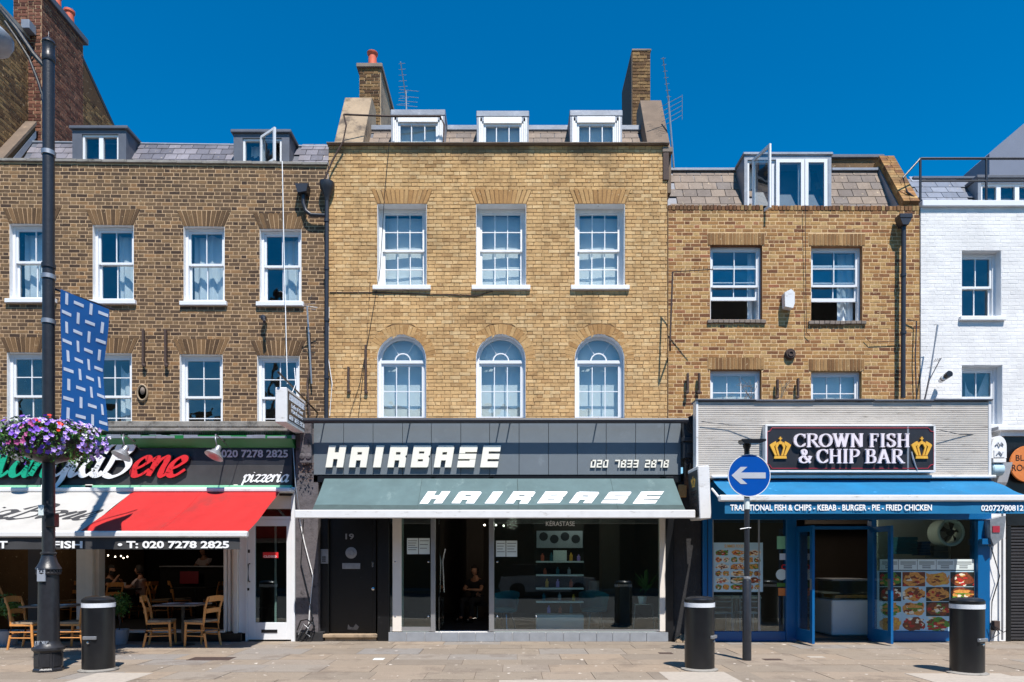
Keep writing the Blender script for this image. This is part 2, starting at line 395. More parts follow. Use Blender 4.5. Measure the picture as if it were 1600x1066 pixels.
m_bulb, n_, bs_, ou_ = newmat('lit_bulb'); bs_.inputs['Emission Color'].default_value = (1, .86, .66, 1); bs_.inputs['Emission Strength'].default_value = 5
def small_lamp(nm, loc, pw):
    l = bpy.data.objects.new(nm, bpy.data.lights.new(nm, 'POINT')); scn.collection.objects.link(l); l.location = loc
    l.data.energy = pw; l.data.shadow_soft_size = .12; l.data.color = (1, .86, .7)

m_gable = pm('grey_blue_render', C(112, 120, 138), .8, .05, 3)
m_fbun = pm('print_bun', C(214, 146, 72), .35, .3, 26); m_fmeat = pm('print_meat', C(122, 62, 38), .35, .45, 30); m_fred = pm('print_tomato', C(186, 48, 40), .35, .3, 24)
m_fgrn = pm('print_salad', C(88, 134, 46), .35, .4, 26); m_fwht = pm('print_sauce', C(232, 220, 194), .35, .15, 22); m_fdark = pm('print_dark_ground', C(42, 44, 40), .35, .3, 8)
m_rendd = pm('dark_stained_render', C(112, 96, 82), .9, .2, 3, .35, 40, dirt=(C(150, 128, 106), 3, .55, .75))
m_room = pm('pale_room_wall', C(176, 170, 162), .9, .1, 2)
# ------------------------------------------------------------------ masonry
def op_int(o, z):
    """blocked interval of an opening at height z, or None"""
    x0, x1, z0, z1 = o['r']
    if z0 <= z < z1: return (x0, x1)
    if o.get('arch'):
        r = (x1-x0)/2
        if z1 <= z < z1+r:
            h = math.sqrt(max(0, r*r-(z-z1)**2)); c = (x0+x1)/2
            return (c-h, c+h)
    return None
def head_int(o, z):
    x0, x1, z0, z1 = o['r']
    if o.get('arch'):
        r = (x1-x0)/2; c = (x0+x1)/2; t = o['ring']
        if z1 <= z < z1+r+t:
            h = math.sqrt(max(0, (r+t)**2-(z-z1)**2)); return (c-h, c+h)
        return None
    h = o.get('hh', 0)
    if h and z1 <= z < z1+h:
        k = (z-z1)/h*o.get('sp', 0)+o.get('ex', 0)
        return (x0-k, x1+k)
    return None
def blocked(o, zb, zt, head):
    zm = (zb+zt)/2
    def at(z):
        a = op_int(o, z)
        if a is None and head: a = head_int(o, z)
        return a
    m = at(zm)
    if m is None: return None
    b, t = at(zb+1e-4) or m, at(zt-1e-4) or m
    # stay continuous
    return (b[0], t[0], b[1], t[1])
def clip_intervals(s0, s1, zb, zt, ops, head=True):
    bl = [x for x in (blocked(o, zb, zt, head) for o in ops) if x]
    bl.sort(key=lambda k: k[0]); out = []; cb = ct = s0
    for (a, a2, c, c2) in bl:
        if min(a, a2) > s0-1: out.append((cb, ct, a, a2))
        cb, ct = c, c2
    out.append((cb, ct, s1, s1))
    return [k for k in out if k[2] > k[0] and k[3] > k[1]-.02]
def brick_prism(mb, xb0, xt0, xb1, xt1, zb, zt, mp, pr, rr):
    ch = .005; jj = .0048 if pr > .0085 else .003; j = lambda: rr.uniform(-jj, jj)
    back = [(xb0, zb), (xb1, zb), (xt1, zt), (xt0, zt)]
    mid = [(a+j(), c+j()) for a, c in back]
    cx = (xb0+xb1+xt0+xt1)/4; cz = (zb+zt)/2
    fr = [(a+(ch if a < cx else -ch), c+(ch if c < cz else -ch)) for a, c in mid]
    b = len(mb.v)
    mb.v += [tuple(mp(a, c, 0)) for a, c in back]+[tuple(mp(a, c, pr*.5)) for a, c in mid]+[tuple(mp(a, c, pr+j()*.6*min(1, pr/.008))) for a, c in fr]
    for k in range(4):
        k2 = (k+1) % 4
        mb.f.append((b+k, b+k2, b+4+k2, b+4+k)); mb.f.append((b+4+k, b+4+k2, b+8+k2, b+8+k))
    mb.f.append((b+8, b+9, b+10, b+11)); mb.r += [mb.cur]*9
def brickwork(parent, s0, s1, z0, z1, mp, mat, mort, ops=(), warp=None, pr=.008, jt=.010, course=.075, singles=0, rr=None, flat=False, rowjit=0):
    rr = rr or random.Random(3); warp = warp or (lambda s: 0.0)
    wmp = lambda a, c, d: mp(a, c+warp(a), d)
    mbm = MB()
    levels = {z0, z1}; k = 0
    while z0+k*course < z1: levels.add(z0+k*course); k += 1
    for o in ops: levels |= {z for z in (o['r'][2], o['r'][3]) if z0 < z < z1}
    lv = sorted(levels)
    for a, b in zip(lv, lv[1:]):
        if b-a < 1e-5: continue
        for (p, p2, q, q2) in clip_intervals(s0, s1, a, b, ops, head=False):
            n = max(1, int((q-p)/1.0)); 
            for i in range(n):
                u, u2 = i/n, (i+1)/n
                mbm.q(wmp(p+(q-p)*u, a, 0), wmp(p+(q-p)*u2, a, 0), wmp(p2+(q2-p2)*u2, b, 0), wmp(p2+(q2-p2)*u, b, 0))
    wall = obj('wall', mbm, mort, parent)
    ST, HD = .215, .1025
    rows = int(math.ceil((z1-z0)/course)); rest = MB(); full = []
    for r in range(rows):
        zb = z0+r*course+jt/2; zt = min(z0+(r+1)*course-jt/2, z1-.001)
        if zt-zb < .02: continue
        iv = clip_intervals(s0, s1, z0+r*course, min(z0+(r+1)*course, z1), ops)
        # pattern positions
        x = s0-(.0 if r % 2 else (ST-HD)/2)+rr.uniform(-.008, .008); i = r % 2; cells = []; rowjit = rowjit or .005
        while x < s1:
            L = ST if i % 2 == 0 else HD
            if rowjit: L += rr.uniform(-rowjit, rowjit)
            cells.append((x, x+L)); x += L+jt; i += 1
        for (p, p2, q, q2) in iv:
            for (a, c) in cells:
                if c <= min(p, p2)+.012 or a >= max(q, q2)-.012: continue
                ab = at = a; cb = ct = c; cut = False
                if a < p+.004 or a < p2+.004: ab, at = max(a, p+.004), max(a, p2+.004); cut = True
                if c > q-.004 or c > q2-.004: cb, ct = min(c, q-.004), min(c, q2-.004); cut = True
                if cb-ab < .012 and ct-at < .012: continue
                if ct < at: ct = at
                if cb < ab: cb = ab
                full_size = (not cut) and abs((c-a)-ST) < .02 and zt-zb > course-jt-.002
                if full_size and singles: full.append(((a+c)/2, (zb+zt)/2, c-a))
                else:
                    rest.cur = rr.random()
                    brick_prism(rest, ab, at, cb, ct, zb, zt, wmp, pr*(1+rr.uniform(-.35, .35)), rr)
    if singles:
        full.sort(key=lambda t: (wmp(t[0], t[1], 0)[0])**2+(wmp(t[0], t[1], 0)[1])**2+(t[1]-H)**2)
        hh = (course-jt)/2; var = []
        for k in range(14):
            v = MB(); v.cur = k/14.0
            lm = lambda a, c, d: (a, -d, c)
            brick_prism(v, -ST/2, -ST/2, ST/2, ST/2, -hh, hh, lm, pr*(1+rr.uniform(-.35, .35)), rr)
            var.append(v.mesh('brick', mat, False, True))
        for (a, c, L) in full[:singles]:
            o = obj('brick', rr.choice(var), None, wall, loc=wmp(a, c, 0)); o.scale = (L/ST, 1, 1)
        for (a, c, L) in full[singles:]:
            rest.cur = rr.random(); brick_prism(rest, a-L/2, a-L/2, a+L/2, a+L/2, c-hh, c+hh, wmp, pr*(1+rr.uniform(-.35, .35)), rr)
    if rest.f: obj('brick', rest, mat, wall, rnd=True, stuff=True)
    return wall
def arch_bricks(parent, o, mp, mat, warp=0, pr=.011, rr=None):
    rr = rr or random.Random(8); x0, x1, z0, z1 = o['r']
    if o.get('arch'):
        r = (x1-x0)/2; c = (x0+x1)/2; t = o['ring']; n = max(8, int(round(PI*(r+t/2)/.082)))
        for k in range(n):
            a0 = PI*k/n+.006; a1 = PI*(k+1)/n-.006; v = MB(); v.cur = rr.random()
            quad = [(c+rad*math.cos(a), z1+rad*math.sin(a)+warp) for rad, a in ((r+.004, a0), (r+t-.004, a0), (r+t-.004, a1), (r+.004, a1))]
            v.prism(quad, 0, pr+rr.uniform(-.002, .002), mp); obj('voussoir', v, mat, parent, rnd=True)
    else:
        h = o['hh']; sp = o.get('sp', 0); ex = o.get('ex', 0); n = int(round((x1-x0+2*ex)/.075))
        for k in range(n):
            u0, u1 = (k+.09+rr.uniform(-.03, .03))/n, (k+.91+rr.uniform(-.03, .03))/n; v = MB(); v.cur = rr.random()
            b0 = x0-ex+(x1-x0+2*ex)*u0; b1 = x0-ex+(x1-x0+2*ex)*u1
            t0 = x0-ex-sp+(x1-x0+2*ex+2*sp)*u0; t1 = x0-ex-sp+(x1-x0+2*ex+2*sp)*u1
            v.prism([(b0, z1+.003+warp), (b1, z1+.003+warp), (t1, z1+h-.004+warp), (t0, z1+h-.004+warp)], 0, pr+rr.uniform(-.002, .002), mp)
            obj('voussoir', v, mat, parent, rnd=True)
def front(Y): return lambda s, z, d: (s, Y-d, z)
def side_px(Xp): return lambda s, z, d: (Xp+d, s, z)      # face looking +X, s runs along Y
def side_mx(Xp): return lambda s, z, d: (Xp-d, s, z)
PANES = {}
def pane(parent, x0, x1, y, z0, z1, mat=None, rot=None):
    mat = mat or m_pane
    k = (round(x1-x0, 3), round(z1-z0, 3), mat.name)
    if k not in PANES: PANES[k] = b_(-(x1-x0)/2, (x1-x0)/2, -.002, .002, -(z1-z0)/2, (z1-z0)/2).mesh('pane', mat)
    return obj('pane', PANES[k], None, parent, loc=((x0+x1)/2, y, (z0+z1)/2), rot=rot)
def sash(parent, x0, x1, z0, z1, y, cols, rows, mat, bd=.045, bar=.018, th=.04, bot=None, top=None, name='sash'):
    bot = bot or bd; top = top or bd
    f = MB(); f.box(x0, x0+bd, y, y+th, z0, z1, .004).box(x1-bd, x1, y, y+th, z0, z1, .004)
    f.box(x0+bd, x1-bd, y, y+th, z0, z0+bot).box(x0+bd, x1-bd, y, y+th, z1-top, z1)
    ix0, ix1, iz0, iz1 = x0+bd, x1-bd, z0+bot, z1-top
    for c in range(1, cols):
        xx = ix0+(ix1-ix0)*c/cols; f.box(xx-bar/2, xx+bar/2, y+.006, y+th-.006, iz0, iz1)
    for r in range(1, rows):
        zz = iz0+(iz1-iz0)*r/rows; f.box(ix0, ix1, y+.008, y+th-.008, zz-bar/2, zz+bar/2)
    s = obj(name, f, mat, parent)
    for c in range(cols):
        for r in range(rows):
            a0 = ix0+(ix1-ix0)*c/cols; a1 = ix0+(ix1-ix0)*(c+1)/cols; c0 = iz0+(iz1-iz0)*r/rows; c1 = iz0+(iz1-iz0)*(r+1)/rows
            pane(parent, a0, a1, y+th*.5, c0, c1)
    return s
def curtain(parent, x0, x1, y, z0, z1, waves, amp=.03, top_sag=0, mat=None, name='curtain'):
    def fn(u, v):
        xx = x0+(x1-x0)*u; a = amp*(.5+.5*(1-v))
        zt = z1-top_sag*abs(math.sin(u*PI*waves*.5+.4))
        return (xx+.006*math.sin(9*v+u*20), y+a*math.sin(2*PI*waves*u)+.3*a*math.sin(2*PI*waves*2.3*u+1.3+v*2), z0+(zt-z0)*v)
    return obj(name, MB().grid(fn, 40, 5), mat or m_curt, parent, smooth=True)
def window(parent, r, Y, depth, cols, rows, mid, fm=None, sill=None, lift=0.0, reveal=None, blind=None, curt=None, ohang=.06, sh=.085, frame=.05, arch=False, vent=False, uy=.02, label=None, bar=.018):
    """r=(x0,x1,z0,z1) opening; Y wall face; window set 'depth' behind it"""
    x0, x1, z0, z1 = r; fm = fm or m_white; y = Y+depth
    f = MB()
    zt = z1
    f.box(x0, x0+frame, y, y+.11, z0, zt).box(x1-frame, x1, y, y+.11, z0, zt)
    if not arch: f.box(x0+frame, x1-frame, y, y+.11, zt-frame, zt)
    else: f.box(x0+frame, x1-frame, y-.012, y+.11, zt-.06, zt+.004, .004)
    f.box(x0+frame, x1-frame, y, y+.11, z0, z0+.03)
    wn = obj('window', f, fm, parent)
    if label: wn['label'] = label
    rv = MB(); t = .006
    rv.box(x0-.01, x0+t, Y+.001, y+.0, z0, zt).box(x1-t, x1+.01, Y+.001, y+.0, z0, zt)
    if not arch: rv.box(x0-.01, x1+.01, Y+.001, y+.0, zt-t, zt+.01)
    else:
        c = (x0+x1)/2; rad = (x1-x0)/2; n = 24
        for k in range(n):
            a0, a1 = PI*k/n, PI*(k+1)/n
            for (ra, rb, ya, yb) in ((rad-t, rad+.012, Y-.004, y),):
                pts = [(c+ra*math.cos(a0), z1+ra*math.sin(a0)), (c+rb*math.cos(a0), z1+rb*math.sin(a0)), (c+rb*math.cos(a1), z1+rb*math.sin(a1)), (c+ra*math.cos(a1), z1+ra*math.sin(a1))]
                rv.prism(pts, ya, yb, lambda u, v, d: (u, d, v))
    obj('reveal', rv, reveal or fm, wn)
    ix0, ix1, iz0, iz1 = x0+frame, x1-frame, z0+.03, (zt-frame if not arch else zt-.06)
    zm = iz0+(iz1-iz0)*mid
    sash(wn, ix0, ix1, zm-.02, iz1, y+uy, cols, rows, fm, name='sash', bar=bar)
    sash(wn, ix0, ix1, iz0+lift, zm+.02+lift, y+uy+.042, cols, rows, fm, bot=.07, name='sash', bar=bar)
    if vent: obj('trickle_vent', b_(x0+.22*(x1-x0), x1-.22*(x1-x0), y-.012, y, zt-frame+.012, zt-.012, .004), fm, wn)
    if arch:
        c = (x0+x1)/2; rad = (x1-x0)/2; fl = MB(); n = 22; ri = rad-frame
        for k in range(n):
            a0, a1 = PI*k/n, PI*(k+1)/n
            fl.prism([(c+q*math.cos(a), z1+q*math.sin(a)) for q, a in ((ri, a0), (rad, a0), (rad, a1), (ri, a1))], y+.0, y+.08, lambda u, v, d: (u, d, v))
        r2 = ri*.36
        for k in range(14):
            a0, a1 = PI*k/14, PI*(k+1)/14
            fl.prism([(c+q*math.cos(a), z1+q*math.sin(a)) for q, a in ((r2-.012, a0), (r2+.012, a0), (r2+.012, a1), (r2-.012, a1))], y+.03, y+.06, lambda u, v, d: (u, d, v))
        for a in (math.radians(58), math.radians(122)):
            fl.tube([(c+r2*math.cos(a), y+.045, z1+r2*math.sin(a)), (c+ri*math.cos(a), y+.045, z1+ri*math.sin(a))], .007, 6)
        obj('fanlight', fl, fm, wn)
        g = MB(); pts = [(c+(ri+.01)*math.cos(PI*k/24), z1+(ri+.01)*math.sin(PI*k/24)) for k in range(25)]
        g.prism(pts, y+.043, y+.047, lambda u, v, d: (u, d, v)); obj('pane', g, m_pane, wn)
    if sill:
        s = MB(); s.box(x0-ohang, x1+ohang, Y-.07, y+.02, z0-sh, z0, .008); obj('sill', s, sill, wn)
    if blind:
        top, bot, off = blind
        zz1 = z1+(x1-x0)/2*1.0 if arch else z1
        def fn(u, v): return (x0+.04+(x1-x0-.08)*u, y+.17+off+.01*math.sin(u*5+v*3), bot+(zz1*top-bot)*v if False else (z0+(zz1-z0)*bot)+((z0+(zz1-z0)*top)-(z0+(zz1-z0)*bot))*v)
        if arch:
            c = (x0+x1)/2; rad = (x1-x0)/2-.02
            b = b_(x0+.03, x1-.03, y+.2, y+.205, z0, z1); pts = [(c+rad*math.cos(PI*k/24), z1+rad*math.sin(PI*k/24)) for k in range(25)]
            b.prism(pts, y+.2, y+.205, lambda u, v, d: (u, d, v)); obj('blind', b, m_blind, wn)
        else: obj('blind', MB().grid(fn, 10, 6), m_blind, wn, smooth=True)
    for cc in (curt or []):
        a, b2, wv, sag = cc[:4]; zlo = cc[4] if len(cc) > 4 else 0
        curtain(wn, x0+(x1-x0)*a, x0+(x1-x0)*b2, y+.24, z0+(z1-z0)*zlo, z1-.03, wv, .035, sag)
    return wn
def rooms(parent, x0, x1, Y, z0, z1, floors, depth=3.0, mat=None):
    f = MB(); y0 = Y+.012; y1 = Y+depth
    f.box(x0, x1, y1, y1+.1, z0, z1)
    f.box(x0, x0+.1, y0, y1, z0, z1).box(x1-.1, x1, y0, y1, z0, z1)
    for zz in floors: f.box(x0+.1, x1-.1, y0, y1, zz-.12, zz)
    obj('interior', f, mat or m_room, parent)
def slates(roof, x0, x1, Y0, z0, Y1, z1, gauge, wid, mat, rr, skip=None, warp=None, singles=True, maxn=300):
    """slates on a slope from (Y0,z0) up to (Y1,z1)"""
    L = math.hypot(Y1-Y0, z1-z0); ang = math.atan2(z1-z0, Y1-Y0); n = int(L/gauge)+1
    var = []
    for k in range(7):
        v = MB(); v.cur = k/7; lx = wid-.008; ly = gauge*1.06
        v.idx([(-lx/2, 0, 0), (lx/2, 0, 0), (lx/2, ly, -.004), (-lx/2, ly, -.004),
               (-lx/2+.003, 0, .011), (lx/2-.003, rr.uniform(-.004, .004), .011+rr.uniform(-.002, .002)), (lx/2-.003, ly, .002), (-lx/2+.003, ly, .002)],
              [(0, 1, 5, 4), (4, 5, 6, 7), (1, 2, 6, 5), (3, 0, 4, 7), (0, 3, 2, 1)])
        var.append(v.mesh('slate', mat, False, True))
    cnt = 0
    for r in range(n):
        t = r*gauge/L
        if t > .999: break
        x = x0+(wid/2 if r % 2 else wid)
        while x < x1-wid*.3:
            y, z = Y0+(Y1-Y0)*t, z0+(z1-z0)*t
            if not (skip and skip(x, y, z)):
                zz = z+(warp(x) if warp else 0)
                obj('slate', rr.choice(var), None, roof, loc=(x, y, zz), rot=(ang, rr.uniform(-.008, .008), rr.uniform(-.006, .006)))
                cnt += 1
            x += wid
    return cnt
def label_win(o, l): o['label'] = l

# ================================================================== BUILDINGS
WY = 14.0
rr = random.Random(21)
# ---- setting: ground
pave = struct('pavement', b_(-16, 16, 8.3, 13.2, -.4, -.008), m_pav_in)
rs = random.Random(4)
def unitslab(k):
    v = MB(); v.cur = k/9.0; v.box(-.5, .5, -.5, .5, -.04, 0, .0); return v.mesh('paving_slab', m_slab, False, True)
SL = [unitslab(k) for k in range(9)]
yy = 13.15; row = 0
while yy > 8.75:
    dd = [.62, .55, .7, .6, .52, .64, .58][row % 7]
    half = 800*yy/F+.6; x = -half-rs.uniform(0, .8)
    while x < half:
        wd = rs.uniform(.62, 1.15)
        o = obj('paving_slab', rs.choice(SL), None, pave, loc=(x+wd/2, yy-dd/2, rs.uniform(-.0025, .0025)))
        o.scale = (wd-.007, dd-.007, 1); o.rotation_euler = (rs.uniform(-.0012, .0012), rs.uniform(-.0012, .0012), 0)
        x += wd
    yy -= dd; row += 1
kb = struct('kerb', b_(-16, 16, 8.0, 8.29, -.4, .002, .01), m_pavl)
rd = struct('road', b_(-60, 60, -6.4, 7.99, -.5, -.12), m_asph)
struct('ground', b_(-400, 400, -400, 400, -.62, -.52), m_asph)
struct('opposite_pavement', b_(-60, 60, -9.2, -6.41, -.4, 0), m_pav_in)
# light granite patches set into the pavement beside the bollards
for (px, py, wd, dp) in ((1092, 1058, .9, .8), (1515, 1060, 1.3, .7), (20, 1000, 1.6, .3), (940, 1066, 2.6, .25), (1590, 1063, 1.5, .6), (170, 1060, .75, .8)):
    Yp = F*H/(py-CY)
    struct('inset_slab', b_(X(px, Yp)-wd/2, X(px, Yp)+wd/2, Yp-dp/2, Yp+dp/2, -.03, .004+.0011*(px % 7), .002), m_pavl, pave)

# ---- opposite terrace (seen only in reflections)
ot = thing('opposite_terrace', 'long brick terrace across the road, seen mirrored in the shop glass', 'terrace', (0, -9.3, 0))
obj('wall', b_(-26, 26, -17, -9.3, -.3, 9.6), m_b0, ot)
wf = MB()
for i in range(-11, 12):
    for zz in (4.0, 6.8): wf.box(i*2.2-.5, i*2.2+.5, -9.32, -9.28, zz, zz+1.6)
obj('window', wf, m_white, ot, stuff=True)
obj('shopfront', b_(-25.5, 25.5, -9.4, -9.31, 0, 2.9), m_intd, ot)
obj('fascia', b_(-25.5, 25.5, -9.6, -9.41, 2.9, 3.6), m_offw, ot)

# ---- parked car across the road (seen only in reflections)
car = thing('parked_car', 'silver hatchback parked across the road, seen only mirrored in shop windows', 'car', (1.6, -4.6, -.12))
cmap = lambda u, v, d: (u, d, v-.12)
obj('body', MB().prism([(-.5, .25), (3.6, .25), (3.65, .6), (3.5, .85), (2.75, .95), (.3, .98), (-.5, .9), (-.6, .5)], -5.4, -3.7, cmap), m_alu, car)
obj('cabin', MB().prism([(-.4, .97), (.0, 1.4), (1.6, 1.45), (2.6, .96)], -5.28, -3.82, cmap), m_blk, car)
for wx in (.25, 2.85):
    for wy in (-5.3, -3.75): obj('wheel', MB().lathe([(0, -.1), (.3, -.1), (.32, -.06), (.32, .06), (.3, .1), (0, .1)], (wx, wy, .2), 20, 'y'), m_blk, car)
# ---- B0 tall neighbour at far left
XP = X(65, 15.2)
b0 = thing('tall_house', 'tall brown brick house rising past the left edge, its flank wall and big chimney showing', 'house', (-13, 14, 0))
brickwork(b0, 14.0, 15.2, 9.0, 12.95, side_px(X(44, 15.2)), m_b0, m_m0, rr=random.Random(2))
obj('coping', b_(X(44, 15.2)-.35, X(44, 15.2)+.05, 13.9, 17.6, 12.95, 13.05), m_concrete, b0)
obj('wall', b_(-16, X(44, 15.2)-.01, 14.0, 20, 0, 12.94), m_b0, b0)
brickwork(b0, X(44, 15.2), XP, 9.6, 14.0, front(15.2), m_b0r, m_m0, rr=random.Random(3))
brickwork(b0, X(21, 15.2), X(44, 15.2), 12.95, 14.0, front(15.2), m_b0r, m_m0, rr=random.Random(4))
brickwork(b0, 15.2, 16.67, 9.6, 14.0, side_px(XP), m_b0r, m_m0, rr=random.Random(5))
# sloping back part of the flank
gm = MB()
brickwork(b0, 16.67, 17.9, 9.6, 12.8, side_px(XP), m_b0, m_m0, rr=random.Random(6))
tri = MB(); tri.prism([(16.67, 12.8), (17.9, 12.8), (16.67, 13.55)], XP-.2, XP-.002, lambda u, v, d: (d, u, v)); obj('gable', tri, m_b0, b0)
obj('stack_core', MB().box(X(21, 15.2)+.01, XP-.01, 15.21, 16.66, 12.9, 13.99).box(XP-.6, XP-.01, 15.21, 17.88, 9.0, 12.79), m_m0, b0)
obj('coping', MB().tube([(XP-.02, 16.6, 13.66), (XP-.02, 18.1, 12.72)], .045, 6), m_leadd, b0)
obj('chimney_cap', b_(X(21, 15.2)-.06, XP+.07, 15.13, 16.78, 14.0, 14.14, .01), m_leadd, b0)
for yy in (15.5, 15.98, 16.45): obj('chimney_pot', MB().lathe([(.12, 0), (.105, .05), (.095, .38), (.12, .4), (.12, .45), (.08, .45)], ((X(21, 15.2)+XP)/2+.12, yy, 14.14), 20), m_terra, b0, smooth=40)
obj('rainwater_head', b_(X(43, 15.1)-.04, X(53, 15.1), 14.95, 15.18, Z(52, 15.1), Z(38, 15.1), .01), m_lead, b0)

# ---- B1 pizzeria house
XL1, XR1 = X(-35, WY), X(512, WY)
wp1 = lambda s: -.0125*(s-X(256, WY))
b1 = thing('brick_house', 'brown brick house with eight white sash windows above the pizzeria', 'house', (X(256, WY), WY, 0))
def ztop(py): return Z(py, WY)
opsA = []
for (a, b, t, s) in ((15, 85, 350, 468), (145, 209, 352, 470), (287, 351, 354, 472), (406, 471, 358, 473)):
    cx = (X(a, WY)+X(b, WY))/2
    opsA.append(dict(r=(X(a, WY), X(b, WY), Z(s, WY)-wp1(cx), Z(t, WY)-wp1(cx)), hh=.32, sp=.14, w=wp1(cx)))
for (a, b, t, s) in ((11, 76, 551, 690), (143, 206, 552, 690), (281, 348, 554, 690), (402, 468, 556, 690)):
    cx = (X(a, WY)+X(b, WY))/2
    opsA.append(dict(r=(X(a, WY), X(b, WY), Z(s, WY)-wp1(cx), Z(t, WY)-wp1(cx)), hh=.31, sp=.14, w=wp1(cx)))
brickwork(b1, XL1, XR1, 3.9, Z(258, WY)+.02, front(WY), m_b1, m_m1, opsA, wp1, jt=.014, pr=.003, singles=300, rr=random.Random(31))
for i, o in enumerate(opsA):
    arch_bricks(b1, o, front(WY), m_v1, o['w'], rr=random.Random(40+i))
    x0, x1, z0, z1 = o['r']; r = (x0, x1, z0+o['w'], z1+o['w'])
    if i < 4: window(b1, r, WY, .09, 2, 1, .53, sill=m_white, frame=.055, vent=True, curt=[(.08, .97, 3.5, .06)] if i in (0, 2) else [(.42, .97, 2.2, .07)], reveal=m_whited)
    else: window(b1, r, WY, .09, 2, 2, .53, sill=m_white, frame=.06, reveal=m_whited, curt=[(.5, .97, 2, .3, .0)] if i == 5 else None)
cp = MB()
n = 14
for k in range(n):
    a = XL1+(XR1-XL1)*k/n; b = XL1+(XR1-XL1)*(k+1)/n; zz = Z(256, WY)+wp1((a+b)/2)
    cp.box(a+.002, b-.002, WY-.045, WY+.3, zz-.0, zz+.055, .006)
obj('coping', cp, m_concrete, b1)
rooms(b1, XL1, XR1, WY, 3.9, 9.2, (3.95, 6.55, 9.1), 3.2)
rf = obj('roof', MB().q((XL1, 14.3, 9.3+.04), (XR1, 14.3, 9.26), (XR1, 15.0, Z(229, 15)-.02), (XL1, 15.0, Z(222, 15)-.02)).box(XL1, XR1, 15.0, 19, 9.6, Z(229, 15)-.03), m_leadd, b1)
slates(rf, X(30, 14.6), XR1, 14.32, 9.36, 15.0, Z(226, 15), .2, .26, m_slate, random.Random(9), warp=lambda x: -.008*(x-X(256, WY)),
       skip=lambda x, y, z: any(a < x < b for a, b in ((X(118, 14.6), X(196, 14.6)), (X(370, 14.6), X(462, 14.6)))))
obj('ridge_flashing', MB().tube([(XL1, 15.0, Z(222, 15)), (XR1, 15.0, Z(230, 15))], .03, 8), m_lead, rf)
# left raked parapet of b1
rk = MB(); xa, xb = X(-30, 14.1), X(8, 14.2)
rk.prism([(14.02, 9.5), (15.1, 11.0), (15.1, 9.0), (14.02, 9.0)], xa, xb, lambda u, v, d: (d, u, v)); obj('raked_parapet', rk, m_b0, b1)
obj('coping', MB().prism([(14.0, 9.51), (15.1, 11.03), (15.1, 11.11), (14.0, 9.59)], xa-.03, xb+.03, lambda u, v, d: (d, u, v)), m_rendd, b1)
obj('flashing', MB().prism([(14.1, 9.46), (15.1, 10.9), (15.1, 10.75), (14.25, 9.46)], xb+.002, xb+.02, lambda u, v, d: (d, u, v)), m_lead, b1)
def dormer(parent, xo0, xo1, xi0, xi1, zt, zb, Yd, Yb, fm, wallm, roofm, cols, open_leaf=None, casing=None, roofh=.07, over=.05, label=None, nocol=False):
    d = MB(); mx = lambda u, v, dd: (dd, u, v)
    for (a, b) in ((xo0, xi0), (xi1, xo1)): d.box(a, b, Yd, Yb, zb, zt)
    d.box(xi0, xi1, Yd, Yd+.12, zt-.09, zt).box(xi0, xi1, Yb-.05, Yb, zb, zt-.09)
    dm = obj('dormer', d, wallm, parent)
    if label: dm['label'] = label
    obj('roof', b_(xo0-over, xo1+over, Yd-over, Yb+.05, zt+.002, zt+roofh, .012), roofm, dm)
    w0, w1 = xi0, xi1
    if casing:
        cs = MB()
        for k in range(3):
            cs.box(xi0+k*.035, xi0+(k+1)*.035-.004, Yd-.02+k*.02, Yd+.1, zb, zt-.02).box(xi1-(k+1)*.035+.004, xi1-k*.035, Yd-.02+k*.02, Yd+.1, zb, zt-.02)
        cs.box(xi0+.1055, xi1-.1055, Yd-.008, Yd+.095, zt-.13, zt-.003)
        obj('casing', cs, m_whited, dm); w0 += .105; w1 -= .105; zt2 = zt-.13
    else: zt2 = zt-.09
    f = MB(); fw = .045
    f.box(w0, w0+fw, Yd+.03, Yd+.1, zb, zt2).box(w1-fw, w1, Yd+.03, Yd+.1, zb, zt2).box(w0+fw, w1-fw, Yd+.03, Yd+.1, zt2-fw, zt2).box(w0+fw, w1-fw, Yd+.03, Yd+.1, zb, zb+.2 if casing else zb+fw)
    bar = .02 if casing else .09
    for c in range(1, cols):
        xx = w0+(w1-w0)*c/cols; f.box(xx-bar/2, xx+bar/2, Yd+.035, Yd+.09, zb, zt2-fw)
    obj('frame', f, fm, dm)
    for c in range(cols):
        if open_leaf and c in open_leaf: continue
        pane(dm, w0+(w1-w0)*c/cols, w0+(w1-w0)*(c+1)/cols, Yd+.07, zb, zt2-fw)
    if casing: obj('blind', MB().box(w0, w1, Yd+.16, Yd+.165, zb, zt2), m_blind, dm)
    return dm, w0, w1, zt2
Yd = 14.5
zb1 = Z(256, Yd)-.1
dormer(b1, X(113, Yd), X(197, Yd), X(128, Yd), X(185, Yd), Z(203, Yd), zb1, Yd, 15.45, m_white, m_leadd, m_leadd, 2, label='grey lead dormer with its casements shut')
dm, w0, w1, zt2 = dormer(b1, X(365, Yd), X(452, Yd), X(379, Yd), X(440, Yd), Z(209, Yd), zb1, Yd, 15.45, m_white, m_leadd, m_leadd, 2, open_leaf=[1], label='grey lead dormer with one casement swung open')
